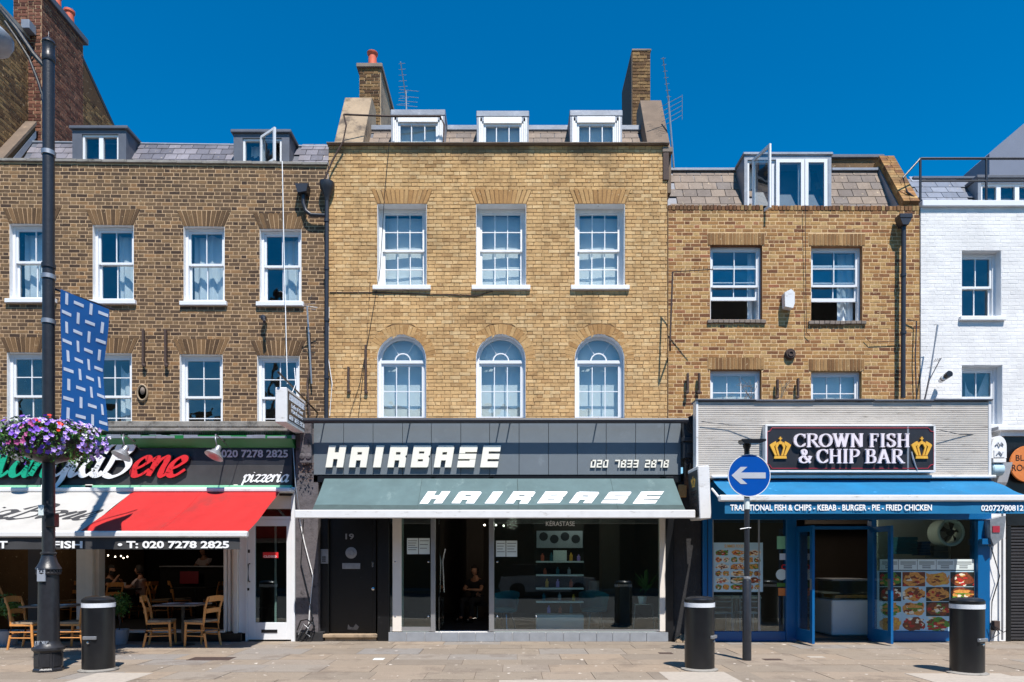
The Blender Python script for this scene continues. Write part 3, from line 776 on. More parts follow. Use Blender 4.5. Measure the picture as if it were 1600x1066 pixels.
# opened casement
def leaf(parent, hx, y, z0, z1, wdt, ang, mat, fw=.05, name='casement'):
    """leaf hinged on a vertical axis at (hx,y); ang measured from +X towards -Y"""
    dx, dy = math.cos(ang), -math.sin(ang); nx, ny = -dy, dx
    def mp(u, v, d): return (hx+dx*u+nx*d, y+dy*u+ny*d, v)
    m = MB()
    for poly in ([(0, z0), (fw, z0), (fw, z1), (0, z1)], [(wdt-fw, z0), (wdt, z0), (wdt, z1), (wdt-fw, z1)], [(fw, z0), (wdt-fw, z0), (wdt-fw, z0+fw), (fw, z0+fw)], [(fw, z1-fw), (wdt-fw, z1-fw), (wdt-fw, z1), (fw, z1)]):
        m.prism(poly, -.02, .02, mp)
    l = obj(name, m, mat, parent)
    obj('pane', MB().prism([(fw, z0+fw), (wdt-fw, z0+fw), (wdt-fw, z1-fw), (fw, z1-fw)], -.002, .002, mp), m_pane, l if parent.parent is None else parent)
    return l
leaf(dm, X(407, Yd), Yd+.02, zb1, zt2+.04, .52, math.radians(38), m_white, .05)
curtain(dm, X(384, Yd), X(402, Yd), Yd+.3, zb1, zt2, 2)

# ---- B2 yellow salon house
XL2, XR2 = X(514, WY), X(1042, WY)
b2 = thing('brick_house', 'tall yellow brick house with round-arched windows above the grey hair salon', 'house', (X(778, WY), WY, 0))
U2 = [(590, 667), (744, 822), (898, 976)]
L2 = [(590, 666), (744, 821), (898, 975)]
ops2 = [dict(r=(X(a, WY), X(b, WY), Z(448, WY), Z(320, WY)), hh=.31, sp=.13) for a, b in U2]
ops2 += [dict(r=(X(a, WY), X(b, WY), Z(690, WY), Z(562, WY)), arch=True, ring=.21) for a, b in L2]
Y2 = WY-.03
brickwork(b2, XL2, XR2, 3.9, Z(229, WY), front(Y2), m_b2, m_m2, ops2, singles=300, rr=random.Random(51), jt=.009, pr=.009)
for i, o in enumerate(ops2): arch_bricks(b2, o, front(Y2), m_v2, 0, rr=random.Random(60+i))
for i, o in enumerate(ops2[:3]):
    window(b2, o['r'], Y2, .2, 3, 2, .5, sill=m_whited, fm=m_whited, frame=.07, blind=((.93, .02, 0) if i != 1 else (.95, .0, 0)), ohang=.085, sh=.09, reveal=m_whited)
for i, o in enumerate(ops2[3:]):
    window(b2, o['r'], Y2, .12, 3, 2, .3, fm=m_white, frame=.06, arch=True, blind=(1, 0, 0), reveal=m_white)
obj('coping', MB().box(XL2-.02, XR2+.03, Y2-.1, Y2+.35, Z(229, WY), Z(222, Y2-.1), .012), m_stone, b2)
obj('side_wall', MB().box(XR2-.001, XR2+.012, Y2+.01, 14.9, 3.9, Z(230, WY)), m_b1, b2)
rooms(b2, XL2, XR2, Y2, 3.9, 9.6, (3.95, 6.8, 9.5), 3.2)
rf2 = obj('roof', MB().q((XL2, 14.3, 9.75), (XR2, 14.3, 9.75), (XR2, 15.0, Z(205, 15)), (XL2, 15.0, Z(205, 15))).box(XL2, XR2, 15.0, 19, 9.7, Z(206, 15)), m_leadd, b2)
slates(rf2, X(568, 14.6), X(1008, 14.8), 14.33, 9.83, 15.0, Z(204, 15), .22, .3, m_tile, random.Random(19),
       skip=lambda x, y, z: any(a < x < b for a, b in ((X(618, 14.5), X(688, 14.5)), (X(752, 14.5), X(818, 14.5)), (X(896, 14.5), X(964, 14.5)))))
obj('ridge_flashing', b_(X(578, 15), X(1001, 15), 14.93, 15.25, Z(205, 15)-.02, Z(198, 15), .015), m_lead, rf2)
for (a, b, t) in ((611, 695, 181), (745, 826, 183), (891, 972, 182)):
    dormer(b2, X(a, 14.45), X(b, 14.45), X(a+3, 14.45), X(b-3, 14.45), Z(t, 14.45), 9.8, 14.45, 15.4, m_white, m_lead, m_lead, 3, casing=True, roofh=.13, over=.012)
# raked rendered parapets and stacks
def raked(parent, xa, xb, ylo, zlo, yhi, zhi, mat):
    m = MB(); m.prism([(ylo, zlo), (yhi, zhi), (yhi+.45, zhi), (yhi+.45, 9.0), (ylo, 9.0)], xa, xb, lambda u, v, d: (d, u, v))
    return obj('raked_parapet', m, mat, parent)
raked(b2, -3.62, -3.04, 14.06, 10.0, 15.0, 11.56, m_render)
raked(b2, X(1013, 14.1), X(1048, 14.1), 14.06, 9.85, 15.0, 11.5, m_rendd)
brickwork(b2, X(1011, 14.5), X(1011, 14.5)+.0001+.4, 9.0, 9.9, front(14.9), m_b2, m_m2)
def stack(parent, xa, xb, ya, yb, z0, z1, m, mo, coat_side, rendered=None, course=.075):
    obj('chimney_core', b_(xa+.002, xb-.002, ya+.002, yb-.002, z0, z1-.001), mo, parent)
    brickwork(parent, xa, xb, z0, z1, front(ya), m, mo, rr=random.Random(7), pr=.01, rowjit=.01)
    if rendered: obj('render_or_shade_coat', b_(*( (xb, xb+.02) if coat_side > 0 else (xa-.02, xa)), ya+.0, yb, z0, z1-.02), rendered, parent)
stack(b2, -3.6, -3.11, 16.3, 18.5, 10.5, Z(107, 16.3), m_b0, m_m0, 1, m_render)
obj('chimney_cap', MB().box(-3.66, -3.05, 16.24, 18.56, Z(107, 16.3), Z(98, 16.24), .01), m_stone, b2)
for k in range(5):
    obj('chimney_pot', MB().lathe([(.115, 0), (.105, .04), (.095, .34), (.125, .37), (.13, .41), (.085, .42)], (-3.33, 16.5+k*.43, Z(98, 16.24)), 20), m_terra, b2, smooth=40)
stack(b2, X(988, 16), X(1016, 16), 16.0, 17.4, 10.5, Z(80, 16), m_b0, m_m2, -1, m_int)  # left face gets a dark coat that paints in its shade
obj('chimney_cap', b_(X(988, 16)-.01, X(1016, 16)+.02, 15.98, 17.42, Z(80, 16), Z(77, 16), .005), m_stone, b2)
obj('eaves_block', MB().box(X(1034, 14), X(1050, 14), 13.92, 14.2, Z(241, 14), Z(233, 14), .01), m_stone, b2)
obj('timber_post', MB().box(X(1035, 14), X(1044, 14), 13.93, 14.1, Z(284, 14), Z(241, 14), .006), m_rust, b2)
obj('pipe', MB().tube([P(537, 179, 13.9), P(541, 196, 13.9), P(536, 222, 13.86), P(520, 250, 13.86), P(505, 285, 13.85)], .018, 6).tube([P(537, 179, 13.9), P(612, 182, 14.2), P(688, 182, 14.3), P(694, 195, 14.3), P(693, 222, 14.2)], .018, 6), m_rust, b2)

# ---- B3 fish bar house
XL3, XR3 = X(1044, WY), X(1438, WY)
Y3 = WY+.03
b3 = thing('brick_house', 'low mottled brick house with a wide dormer above the fish and chip bar', 'house', (X(1240, WY), WY, 0))
ops3 = [dict(r=(X(a, WY), X(b, WY), Z(s, WY), Z(t, WY)), hh=.24, ex=.05) for a, b, t, s in ((1110, 1192, 382, 499), (1268, 1349, 383, 501), (1110, 1191, 577, 690), (1268, 1348, 579, 690))]
brickwork(b3, XL3+.01, XR3, 3.9, Z(328, WY), front(Y3), m_b3, m_m3, ops3, singles=300, rr=random.Random(71), pr=.003, jt=.014, rowjit=.008, warp=lambda s: -.004*(s-5.7))
for i, o in enumerate(ops3): arch_bricks(b3, o, front(Y3), m_v3, 0, rr=random.Random(80+i))
for i, o in enumerate(ops3):
    x0, x1, z0, z1 = o['r']
    if i < 2:
        wn = window(b3, (x0, x1, z0, z1), Y3, .1, 2, 2, .5 if i else .48, fm=m_white, frame=.045, lift=.42, reveal=m_b3, curt=[(.82, 1.0, 1.6, .0), ] if i == 0 else [(.66, 1.0, 2.2, 0), (.0, .07, 1, 0)], label='sash window with its lower sash pushed up')
        s = MB(); n = 11
        for k in range(n): s.box(x0-.06+(x1-x0+.12)*k/n+.004, x0-.06+(x1-x0+.12)*(k+1)/n-.004, Y3-.05, Y3+.12, z0-.075+rr.uniform(-.006, .006), z0-.008, .006)
        obj('sill', s, m_stone, wn)
    else: window(b3, o['r'], Y3, .1, 3, 2, .45, fm=m_white, frame=.05, reveal=m_b3, blind=(1, 0, 0), uy=.02)
# brick-on-edge coping
cp3 = MB(); n = 66; rb = random.Random(6)
for k in range(n):
    a = XL3+(XR3-XL3)*k/n; b = XL3+(XR3-XL3)*(k+1)/n; zz = Z(328, WY)-.004*((a+b)/2-5.7)
    cp3.cur = rb.random()*.4; cp3.box(a+.005, b-.005, Y3-.012+rb.uniform(-.004, .004), Y3+.21, zz, zz+.1+rb.uniform(-.006, .006), .006)
obj('brick_coping', cp3, m_b3, b3, rnd=True, stuff=True)
rooms(b3, XL3+.02, XR3, Y3, 3.9, 8.6, (3.95, 6.2, 8.5), 3.2)
rf3 = obj('roof', MB().q((XL3, 14.3, 8.5), (XR3-.3, 14.3, 8.5), (XR3-.3, 15.0, Z(268, 15)), (XL3, 15.0, Z(268, 15))).box(XL3, XR3, 15.0, 19, 8.5, Z(269, 15)), m_leadd, b3)
slates(rf3, X(1046, 14.6), X(1406, 14.7), 14.3, 8.58, 15.0, Z(268, 15), .235, .3, m_tile, random.Random(29), skip=lambda x, y, z: X(1172, 14.5) < x < X(1292, 14.5))
obj('ridge_flashing', MB().box(X(1044, 15), X(1165, 15), 14.93, 15.2, Z(269, 15), Z(264.5, 15), .01).box(X(1298, 15), X(1372, 15), 14.93, 15.2, Z(269, 15), Z(264.5, 15), .01), m_lead, rf3)
obj('back_parapet', MB().box(X(1296, 15.2), XR3-.1, 15.21, 15.5, 9.5, Z(252, 15.3)), m_b1, b3)
obj('back_parapet_coping', MB().box(X(1296, 15.2), XR3-.1, 15.15, 15.55, Z(252, 15.3), Z(247, 15.3), .01), m_leadd, b3)
m = MB(); m.prism([(14.05, 8.75), (15.0, 10.22), (15.6, 10.25), (15.6, 8.4), (14.05, 8.4)], X(1412, 14.05), XR3-.02, lambda u, v, d: (d, u, v)); obj('raked_parapet', m, m_b3, b3)
n = 18; m = MB(); rb = random.Random(4)
for k in range(n):
    t0, t1 = k/n, (k+.9)/n; a = (14.05+.95*t0, 8.75+1.47*t0); b = (14.05+.95*t1, 8.75+1.47*t1); m.cur = rb.random()
    xm_ = (X(1410, 14.05)+XR3)/2+rb.uniform(-.04, .04)
    for q0, q1 in ((X(1410, 14.05), xm_-.005), (xm_+.005, XR3-.01)):
        m.cur = rb.random(); m.prism([a, b, (b[0]-.05, b[1]+.055), (a[0]-.05, a[1]+.055)], q0, q1, lambda u, v, d: (d, u, v))
obj('brick_coping', m, m_b3, b3, rnd=True, stuff=True)
obj('flashing', MB().prism([(14.15, 8.72), (15.0, 10.06), (15.25, 10.06), (15.25, 9.7), (14.45, 8.72)], X(1412, 14.05)-.03, X(1412, 14.05)-.004, lambda u, v, d: (d, u, v)), m_lead, b3)
Yd3 = 14.42
dm3, w0, w1, zt2 = dormer(b3, X(1163, Yd3), X(1299, Yd3), X(1168, Yd3), X(1294, Yd3), Z(243, Yd3), 8.6, Yd3, 15.5, m_white, m_lead, m_lead, 3, open_leaf=[0, 1, 2], roofh=.06, over=.03, label='wide lead-clad dormer with one tall casement swung open')
leaf(dm3, X(1256, Yd3)-.0, Yd3-.01, 8.6, zt2, X(1256, Yd3)-X(1212, Yd3), PI, m_white, .07)
leaf(dm3, X(1292, Yd3), Yd3-.012, 8.6, zt2, X(1292, Yd3)-X(1257, Yd3), PI, m_white, .07)
leaf(dm3, X(1176, Yd3), Yd3-.01, 8.6, zt2+.0, .58, math.radians(74), m_white, .055)
curtain(dm3, X(1262, Yd3), X(1276, Yd3), Yd3+.3, 8.6, zt2, 2.5); curtain(dm3, X(1176, Yd3), X(1186, Yd3), Yd3+.3, 8.6, zt2, 2)
obj('dormer_room', MB().box(X(1168, Yd3), X(1294, Yd3), 15.3, 15.35, 8.5, zt2), m_intd, dm3)

# ---- B4 white painted house
XL4, XR4 = X(1439, WY), 11.6
bk4 = None
b4 = thing('brick_house', 'white painted brick house at the right edge with a black roof railing', 'house', (10, WY, 0))
ops4 = [dict(r=(X(1503, WY), X(1565, WY), Z(495, WY), Z(390, WY))), dict(r=(X(1503, WY), X(1567, WY), Z(664, WY), Z(570, WY)))]
brickwork(b4, XL4, XR4, 3.6, Z(324, WY), front(WY+.01), m_b4, m_m4, ops4, singles=300, rr=random.Random(91), pr=.003, jt=.006, rowjit=.01)
for i, o in enumerate(ops4): window(b4, o['r'], WY+.01, .16, 2, 1, .5, fm=m_white, frame=.07, sill=m_whited, reveal=m_white, ohang=.06, curt=[(.4, 1, 2, .5)] if i else None)
obj('coping', MB().box(XL4, XR4, WY-.06, WY+.3, Z(324, WY), Z(315, WY), .01), m_white, b4)
rooms(b4, XL4, XR4, WY+.01, 3.6, 8.7, (3.65, 6.3, 8.6), 3.2)
rf4 = obj('roof', MB().q((XL4, 14.3, 8.6), (XR4, 14.3, 8.6), (XR4, 15.0, Z(280, 15)), (XL4, 15.0, Z(280, 15))).box(XL4, XR4, 15.0, 19, 8.5, Z(281, 15)), m_leadd, b4)
slates(rf4, X(1440, 14.3), X(1530, 14.6), 14.3, 8.68, 15.0, Z(280, 15), .2, .33, m_slate4, random.Random(39))
obj('ridge_flashing', b_(X(1425, 15), X(1530, 15), 14.95, 15.2, Z(281, 15), Z(277, 15), .01), m_leadd, rf4)
dormer(b4, X(1528, Yd), XR4, X(1533, Yd), XR4-.2, Z(280, Yd), 8.6, Yd, 15.4, m_white, m_lead, m_leadd, 4)
rl = MB()
zt_, zm_ = Z(248, 14.1), Z(283, 14.1)
rl.tube([(X(1438, 14.1), 14.1, zt_), (XR4, 14.1, zt_)], .025, 8).tube([(X(1438, 14.1), 14.1, zm_), (XR4, 14.1, zm_)], .02, 8)
for p in (1438, 1541): rl.tube([(X(p, 14.1), 14.1, 8.7), (X(p, 14.1), 14.1, zt_)], .024, 8)
rl.tube([(X(1438, 14.1), 14.1, zt_), P(1411, 278, 14.1), P(1417, 300, 14.1), P(1438, 316, 14.1)], .02, 8)
tag(obj('roof_railing', rl, m_blkpipe), 'black tube railing along the roof edge of the white house', 'railing')
g = MB(); g.prism([(X(1546, 17.5), Z(240, 17.5)), (X(1600, 17.5), Z(193, 17.5)), (14.5, Z(150, 17.5)), (14.5, 8), (X(1546, 17.5), 8)], 17.5, 18.5, lambda u, v, d: (u, d, v))
gg = tag(obj('rendered_gable', g, m_gable), 'smooth grey sloping gable behind the white house roof', 'building')
# ------------------------------------------------------------------ lettering
BLK = {
 'H': [[0, 0, .38, 1], [.62, 0, 1, 1], [.38, .38, .62, .68]],
 'A': [[0, 0, .37, .9], [.63, 0, 1, .9], [.37, .32, .63, .58], [(0.0, .9), (1, .9), (.93, 1), (.1, 1)], [.37, .70, .63, .9]],
 'I': [[.28, 0, .72, 1]],
 'R': [[0, 0, .37, 1], [.37, .70, .63, 1], [.37, .32, .63, .58], [(.63, 0), (1, 0), (1, .42), (.92, .5), (1, .58), (1, .92), (.92, 1), (.63, 1)]],
 'B': [[0, 0, .35, 1], [.35, 0, .65, .27], [.35, .37, .65, .63], [.35, .73, .65, 1], [(.65, 0), (.95, 0), (1, .06), (1, .42), (.92, .5), (1, .58), (1, .94), (.95, 1), (.65, 1)]],
 'S': [[.0, .64, .34, .94], [.66, .0, 1, .36], [0, 0, .66, .30], [0, .38, 1, .62], [(.34, .70), (1, .70), (1, .94), (.95, 1), (.06, 1), (0, .94), (.34, .94)]],
 'E': [[0, 0, .36, 1], [.36, 0, 1, .27], [.36, .38, 1, .62], [.36, .73, 1, 1]],
}
SEG = {'0': 'abcdef', '1': 'bc', '2': 'abged', '3': 'abgcd', '7': 'abc', '8': 'abcdefg'}
def blocks(body, gap=.28, sp=1.0, shear=.2):
    out = []; x = 0
    for ch in body:
        if ch == ' ': x += sp; continue
        wdt = .55 if ch == 'I' else 1.0
        if ch in BLK:
            for k in BLK[ch]:
                poly = [(k[0], k[1]), (k[2], k[1]), (k[2], k[3]), (k[0], k[3])] if not isinstance(k[0], tuple) else k
                ox = x-(.22 if ch == 'I' else 0)
                out.append([(ox+u+shear*v, v) for u, v in poly])
        else:
            t, q = .27, .17
            R_ = {'a': (0, 1-q, 1, 1), 'g': (0, .5-q/2, 1, .5+q/2), 'd': (0, 0, 1, q), 'f': (0, .5, t, 1), 'b': (1-t, .5, 1, 1), 'e': (0, 0, t, .5), 'c': (1-t, 0, 1, .5)}
            for sg in SEG[ch]:
                a, b, c, d = R_[sg]; out.append([(x+u+shear*v, v) for u, v in ((a, b), (c, b), (c, d), (a, d))])
        x += wdt+gap
    return out
def polys_fit(polys):
    us = [p[0] for q in polys for p in q]; vs = [p[1] for q in polys for p in q]
    a, b, c, d = min(us), max(us), min(vs), max(vs)
    return [[((u-a)/(b-a), (v-c)/(d-c)) for u, v in q] for q in polys]
def place_polys(name, polys, mp, thick, mat, parent, d0=.0, stag=.0004):
    m = MB()
    for i, q in enumerate(polys_fit(polys)): m.prism(q, d0, d0+thick+(i % 5)*stag, mp)
    return obj(name, m, mat, parent)
def rectmap(x0, x1, z0, z1, Y): return lambda u, v, d: (x0+(x1-x0)*u, Y-d, z0+(z1-z0)*v)
def pxmap(px0, px1, py_top, py_bot, Y): return rectmap(X(px0, Y), X(px1, Y), Z(py_bot, Y), Z(py_top, Y), Y)
def sans(name, body, mp, thick, mat, parent, bold=.0, shear=0.0, d0=0.0, keep=None):
    cu = bpy.data.curves.new('t', 'FONT'); cu.body = body; cu.size = 1; cu.offset = bold; cu.shear = shear
    cu.extrude = .5; cu.resolution_u = 3; cu.fill_mode = 'BOTH'
    if keep: cu.space_character = keep
    to = bpy.data.objects.new('t', cu); scn.collection.objects.link(to)
    dg = bpy.context.evaluated_depsgraph_get(); dg.update()
    me = bpy.data.meshes.new_from_object(to.evaluated_get(dg))
    bpy.data.objects.remove(to); bpy.data.curves.remove(cu)
    xs = [v.co.x for v in me.vertices]; ys = [v.co.y for v in me.vertices]
    if not xs: return None
    a, b, c, d = min(xs), max(xs), min(ys), max(ys)
    for v in me.vertices: v.co = Vector(mp((v.co.x-a)/(b-a), (v.co.y-c)/(d-c), d0+(thick if v.co.z > 0 else 0)))
    import bmesh
    bm = bmesh.new(); bm.from_mesh(me); bmesh.ops.recalc_face_normals(bm, faces=bm.faces); bm.to_mesh(me); bm.free()
    me.materials.clear(); me.materials.append(mat); me.name = name
    return obj(name, me, None, parent)
def cat(pts, n=7):
    out = []; m = len(pts)
    for i in range(m-1):
        p0, p1, p2, p3 = pts[max(0, i-1)], pts[i], pts[i+1], pts[min(m-1, i+2)]
        for k in range(n):
            t = k/n
            out.append(tuple(.5*((2*p1[j])+(-p0[j]+p2[j])*t+(2*p0[j]-5*p1[j]+4*p2[j]-p3[j])*t*t+(-p0[j]+3*p1[j]-3*p2[j]+p3[j])*t**3) for j in (0, 1)))
    out.append(pts[-1]); return out
def nib(pts, a, b, ang):
    """polygon strips (quads) along a path drawn with an elliptical nib"""
    P_ = cat(pts) if len(pts) > 2 else [tuple(pts[0]), tuple(pts[1])]
    L_, R_ = [], []
    for i, p in enumerate(P_):
        q0, q1 = P_[max(0, i-1)], P_[min(len(P_)-1, i+1)]
        dx, dy = q1[0]-q0[0], q1[1]-q0[1]; l = math.hypot(dx, dy) or 1; nx, ny = -dy/l, dx/l
        u = nx*math.cos(ang)+ny*math.sin(ang); v = -nx*math.sin(ang)+ny*math.cos(ang)
        h = math.sqrt((a*u)**2+(b*v)**2)/2
        L_.append((p[0]+nx*h, p[1]+ny*h)); R_.append((p[0]-nx*h, p[1]-ny*h))
    return [L_+R_[::-1]] if len(P_) == 2 else [[L_[i], L_[i+1], R_[i+1], R_[i]] for i in range(len(P_)-1)]
def circ(cx, cy, r, a0, a1, sx=1, n=9): return [(cx+r*sx*math.cos(math.radians(a0+(a1-a0)*k/(n-1))), cy+r*math.sin(math.radians(a0+(a1-a0)*k/(n-1)))) for k in range(n)]
# roman serif capitals: (width, strokes, serif rects)
def sf(x, y): return [(x-.15, y), (x+.15, y), (x+.15, y+(.06 if y < .5 else -.06)), (x-.15, y+(.06 if y < .5 else -.06))]
SER = {
 'C': (.78, [circ(.44, .5, .45, 42, 318, .86, 15)], [[(.7, .66), (.78, .66), (.78, .97), (.72, .97)], [(.7, .1), (.77, .1), (.79, .3), (.72, .3)]]),
 'R': (.86, [[(.18, .03), (.18, .97)], [(.18, .95), (.5, .95), (.66, .86), (.68, .72), (.62, .58), (.48, .52), (.18, .51)], [(.42, .5), (.8, .04)]], [sf(.18, 0), sf(.18, 1), sf(.82, 0)]),
 'O': (.88, [circ(.44, .5, .45, 0, 360, .86, 19)], []),
 'W': (1.16, [[(.12, .97), (.36, .03)], [(.36, .03), (.6, .9)], [(.56, .97), (.8, .03)], [(.8, .03), (1.02, .97)]], [sf(.12, 1), sf(.58, 1), sf(1.02, 1)]),
 'N': (.92, [[(.16, .03), (.16, .97)], [(.18, .97), (.76, .03)], [(.76, .03), (.76, .97)]], [sf(.16, 0), sf(.14, 1), sf(.76, 1)]),
 'F': (.7, [[(.18, .03), (.18, .97)], [(.18, .95), (.64, .95)], [(.18, .52), (.5, .52)]], [sf(.18, 0), sf(.18, 1), [(.58, .74), (.65, .74), (.65, .97), (.58, .97)], [(.46, .4), (.52, .4), (.52, .64), (.46, .64)]]),
 'I': (.36, [[(.18, .03), (.18, .97)]], [sf(.18, 0), sf(.18, 1)]),
 'S': (.68, [[(.6, .82), (.46, .95), (.28, .95), (.14, .82), (.16, .65), (.34, .53), (.52, .42), (.58, .24), (.46, .07), (.26, .05), (.1, .2)]], [[(.56, .68), (.63, .68), (.63, .97), (.57, .97)], [(.05, .05), (.12, .05), (.14, .34), (.07, .34)]]),
 'H': (.92, [[(.18, .03), (.18, .97)], [(.74, .03), (.74, .97)], [(.18, .52), (.74, .52)]], [sf(.18, 0), sf(.18, 1), sf(.74, 0), sf(.74, 1)]),
 'P': (.76, [[(.18, .03), (.18, .97)], [(.18, .95), (.5, .95), (.66, .84), (.67, .68), (.58, .54), (.44, .48), (.18, .47)]], [sf(.18, 0), sf(.18, 1)]),
 'B': (.8, [[(.18, .03), (.18, .97)], [(.18, .95), (.48, .95), (.6, .86), (.6, .66), (.46, .53), (.18, .52)], [(.46, .53), (.66, .42), (.68, .2), (.56, .06), (.18, .05)]], [sf(.14, 0), sf(.14, 1)]),
 'A': (.92, [[(.14, .03), (.44, .97)], [(.46, .97), (.78, .03)], [(.26, .34), (.66, .34)]], [sf(.14, 0), sf(.78, 0)]),
 '&': (.9, [[(.86, .5), (.7, .2), (.42, .04), (.16, .12), (.12, .32), (.3, .5), (.5, .66), (.52, .84), (.38, .95), (.26, .84), (.34, .62), (.56, .3), (.84, .04)]], [sf(.8, .5)]),
}
def serif(body, ts=.07, a=.2, b=.07):
    out = []; x = 0
    for ch in body:
        if ch == ' ': x += .34; continue
        wd, st, sr = SER[ch]
        for s_ in st: out += [[(x+u, v) for u, v in q] for q in nib(s_, a, b, 0)]
        for q in sr: out.append([(x+u, v) for u, v in q])
        x += wd+ts
    return out
SCR = {
 'M': (1.9, [[(-.15, -.02), (.05, .0), (.3, .6), (.5, 1.5)], [(.5, 1.5), (.62, .8), (.74, .1)], [(.74, .1), (1.0, .8), (1.3, 1.5)], [(1.3, 1.5), (1.3, .7), (1.36, .12), (1.55, .0), (1.8, .25)]]),
 'a': (1.02, [[(.86, .82), (.62, 1.0), (.3, .88), (.08, .5), (.14, .12), (.38, .0), (.66, .22), (.86, .6)], [(.9, 1.0), (.82, .5), (.8, .15), (.95, .0), (1.16, .22)]]),
 'n': (1.05, [[(.02, .75), (.2, .98), (.24, .7), (.12, .0)], [(.16, .3), (.4, .8), (.66, 1.0), (.78, .82), (.72, .4), (.74, .1), (.9, .0), (1.14, .24)]]),
 'g': (1.0, [[(.86, .82), (.62, 1.0), (.3, .88), (.08, .5), (.14, .12), (.38, .0), (.66, .22), (.86, .6)], [(.9, 1.0), (.82, .3), (.72, -.35), (.46, -.72), (.1, -.68), (.0, -.45)]]),
 'i': (.56, [[(.0, .6), (.2, .98), (.22, .7), (.14, .2), (.28, .0), (.58, .24)], [(.3, 1.28), (.34, 1.36)]]),
 'e': (.82, [[(.06, .34), (.4, .5), (.66, .76), (.58, .96), (.36, .98), (.1, .68), (.06, .28), (.24, .02), (.52, .04), (.86, .34)]]),
 'B': (1.7, [[(.5, 1.7), (.46, .9), (.32, .25), (.05, .0), (-.28, .1), (-.3, .4)], [(-.1, 1.2), (.1, 1.6), (.6, 1.82), (1.1, 1.7), (1.2, 1.35), (.95, 1.05), (.62, .95)], [(.62, .95), (1.15, .9), (1.4, .55), (1.2, .15), (.75, -.06), (.3, .08)]]),
 'p': (1.0, [[(.0, .6), (.2, .98), (.2, .5), (.02, -.7)], [(.16, .5), (.4, .9), (.7, .98), (.84, .65), (.72, .2), (.46, .0), (.2, .12)]]),
 'z': (.82, [[(.08, .86), (.36, .98), (.7, .9), (.4, .45), (.08, .06)], [(.08, .06), (.36, .12), (.6, .0), (.8, .2)]]),
 'r': (.78, [[(.0, .6), (.2, .98), (.2, .6), (.12, .0)], [(.16, .4), (.38, .86), (.6, 1.0), (.74, .86)]]),
}
def script(body, a=.34, b=.12, ang=.35, shear=.32, x=0.0):
    groups = []
    for ch in body:
        wd, st = SCR[ch]; g = []
        for s_ in st:
            for q in nib(s_, a, b, ang): g.append([(x+u+shear*v, v) for u, v in q])
        groups.append(g); x += wd
    return groups, x
def wire(name, label, pts, r, mat, cat_='cable', group=None):
    return tag(obj(name, MB().tube([P(*p) for p in pts], r, 5), mat), label, cat_, group)

# ================================================================== HAIR SALON SHOPFRONT
SY = 13.0
hs_ = thing('shopfront', 'slate grey salon shopfront with big cream block lettering and dark glass front', 'shopfront', (X(778, SY), SY, 0))
fx0, fx1 = X(490, SY), X(1064, SY)
FB, FT = Z(742, SY), Z(661, SY)
joints = [490, 537, 583, 629, 674, 720, 765, 811, 857, 902, 947, 993, 1038, 1064]
for a, b in zip(joints, joints[1:]):
    obj('panel', b_(X(a, SY)+.004, X(b, SY)-.004, SY-.012, SY+.06, FB, FT, .003), m_grey, hs_)
obj('backing_board', b_(fx0+.005, fx1-.005, SY+.061, SY+.14, FB-.01, FT+.02), m_blk, hs_)
obj('flat_roof', MB().box(fx0-.06, fx1+.03, SY-.02, WY-.04, FT+.03, FT+.07, .006), m_lead, hs_)
obj('gutter', MB().tube([(fx0-.09, SY-.27, FT-.01), (fx1+.06, SY-.27, FT-.01)], .052, 12), m_blkpipe, hs_, smooth=40)
for p in (507, 641, 781, 797, 932, 1047):
    obj('bracket', MB().tube([(X(p, SY), SY-.02, FT-.0), (X(p, SY), SY-.3, FT+.03)], .012, 6), m_blkpipe, hs_)
place_polys('lettering', blocks('HAIRBASE', .33, 1, .2), pxmap(510, 783, 697, 731, SY-.012), .045, m_cream, hs_, d0=.02)
place_polys('lettering', blocks('020 7833 2878', .28, 1.1, .22), pxmap(922, 1045, 719, 731, SY-.012), .02, m_cream, hs_, d0=.012)
obj('box_underside', b_(fx0, fx1, SY+.0, SY+.5, FB-.14, FB-.012), m_blk, hs_)
# awning
aw = thing('awning', 'faded teal salon awning with slanted white lettering and mildewed front edge', 'awning', (X(778, SY), SY, FB))
at0, at1 = P(507, 748, SY-.02), P(1052, 748, SY-.02); AB = 12.1
ab0, ab1 = P(487, 799, AB), P(1072, 799, AB)
def awmap(t0, t1, b0_, b1_, sag=.02, wv=1.0):
    t0, t1, b0_, b1_ = map(Vector, (t0, t1, b0_, b1_)); nrm = (t1-t0).cross(b0_-t0); nrm.normalize()
    if nrm.y > 0: nrm = -nrm
    def mp(u, v, d):
        p = (t0.lerp(t1, u)).lerp(b0_.lerp(b1_, u), 1-v)
        return p+nrm*(d-sag*math.sin(PI*v)+wv*(.014*math.sin(u*19+v*3)+.009*math.sin(u*43-v*5)+.012*math.sin(u*9+v*7))*math.sin(PI*min(1, v*1.1)))
    return mp
am = awmap(at0, at1, ab0, ab1, .02, .35)
obj('canvas', MB().grid(lambda u, v: am(u, .2+.8*v, 0), 60, 10), m_teal, aw, smooth=True)
obj('canvas_hem', MB().grid(lambda u, v: am(u, .2*v, 0), 60, 4), m_tealdirt, aw, smooth=True)
obj('seam', MB().tube([am(.553, v/8, .004) for v in range(9)], .006, 5).tube([am(.28, v/8, .002) for v in range(9)], .003, 4).tube([am(.82, v/8, .002) for v in range(9)], .003, 4), m_tealdirt, aw)
ul = lambda p: (p-507)/(1052-507)
def awl(x0, x1, v0, v1):
    def mp(u, v, d):
        vv = v0+(v1-v0)*v; px_ = x0+(x1-x0)*u
        yv = 748+(799-748)*(1-vv); l = 507+(487-507)*(1-vv)*1.04; r_ = 1052+(1072-1052)*(1-vv)*1.04
        return am((px_-l)/(r_-l), vv, d)
    return mp
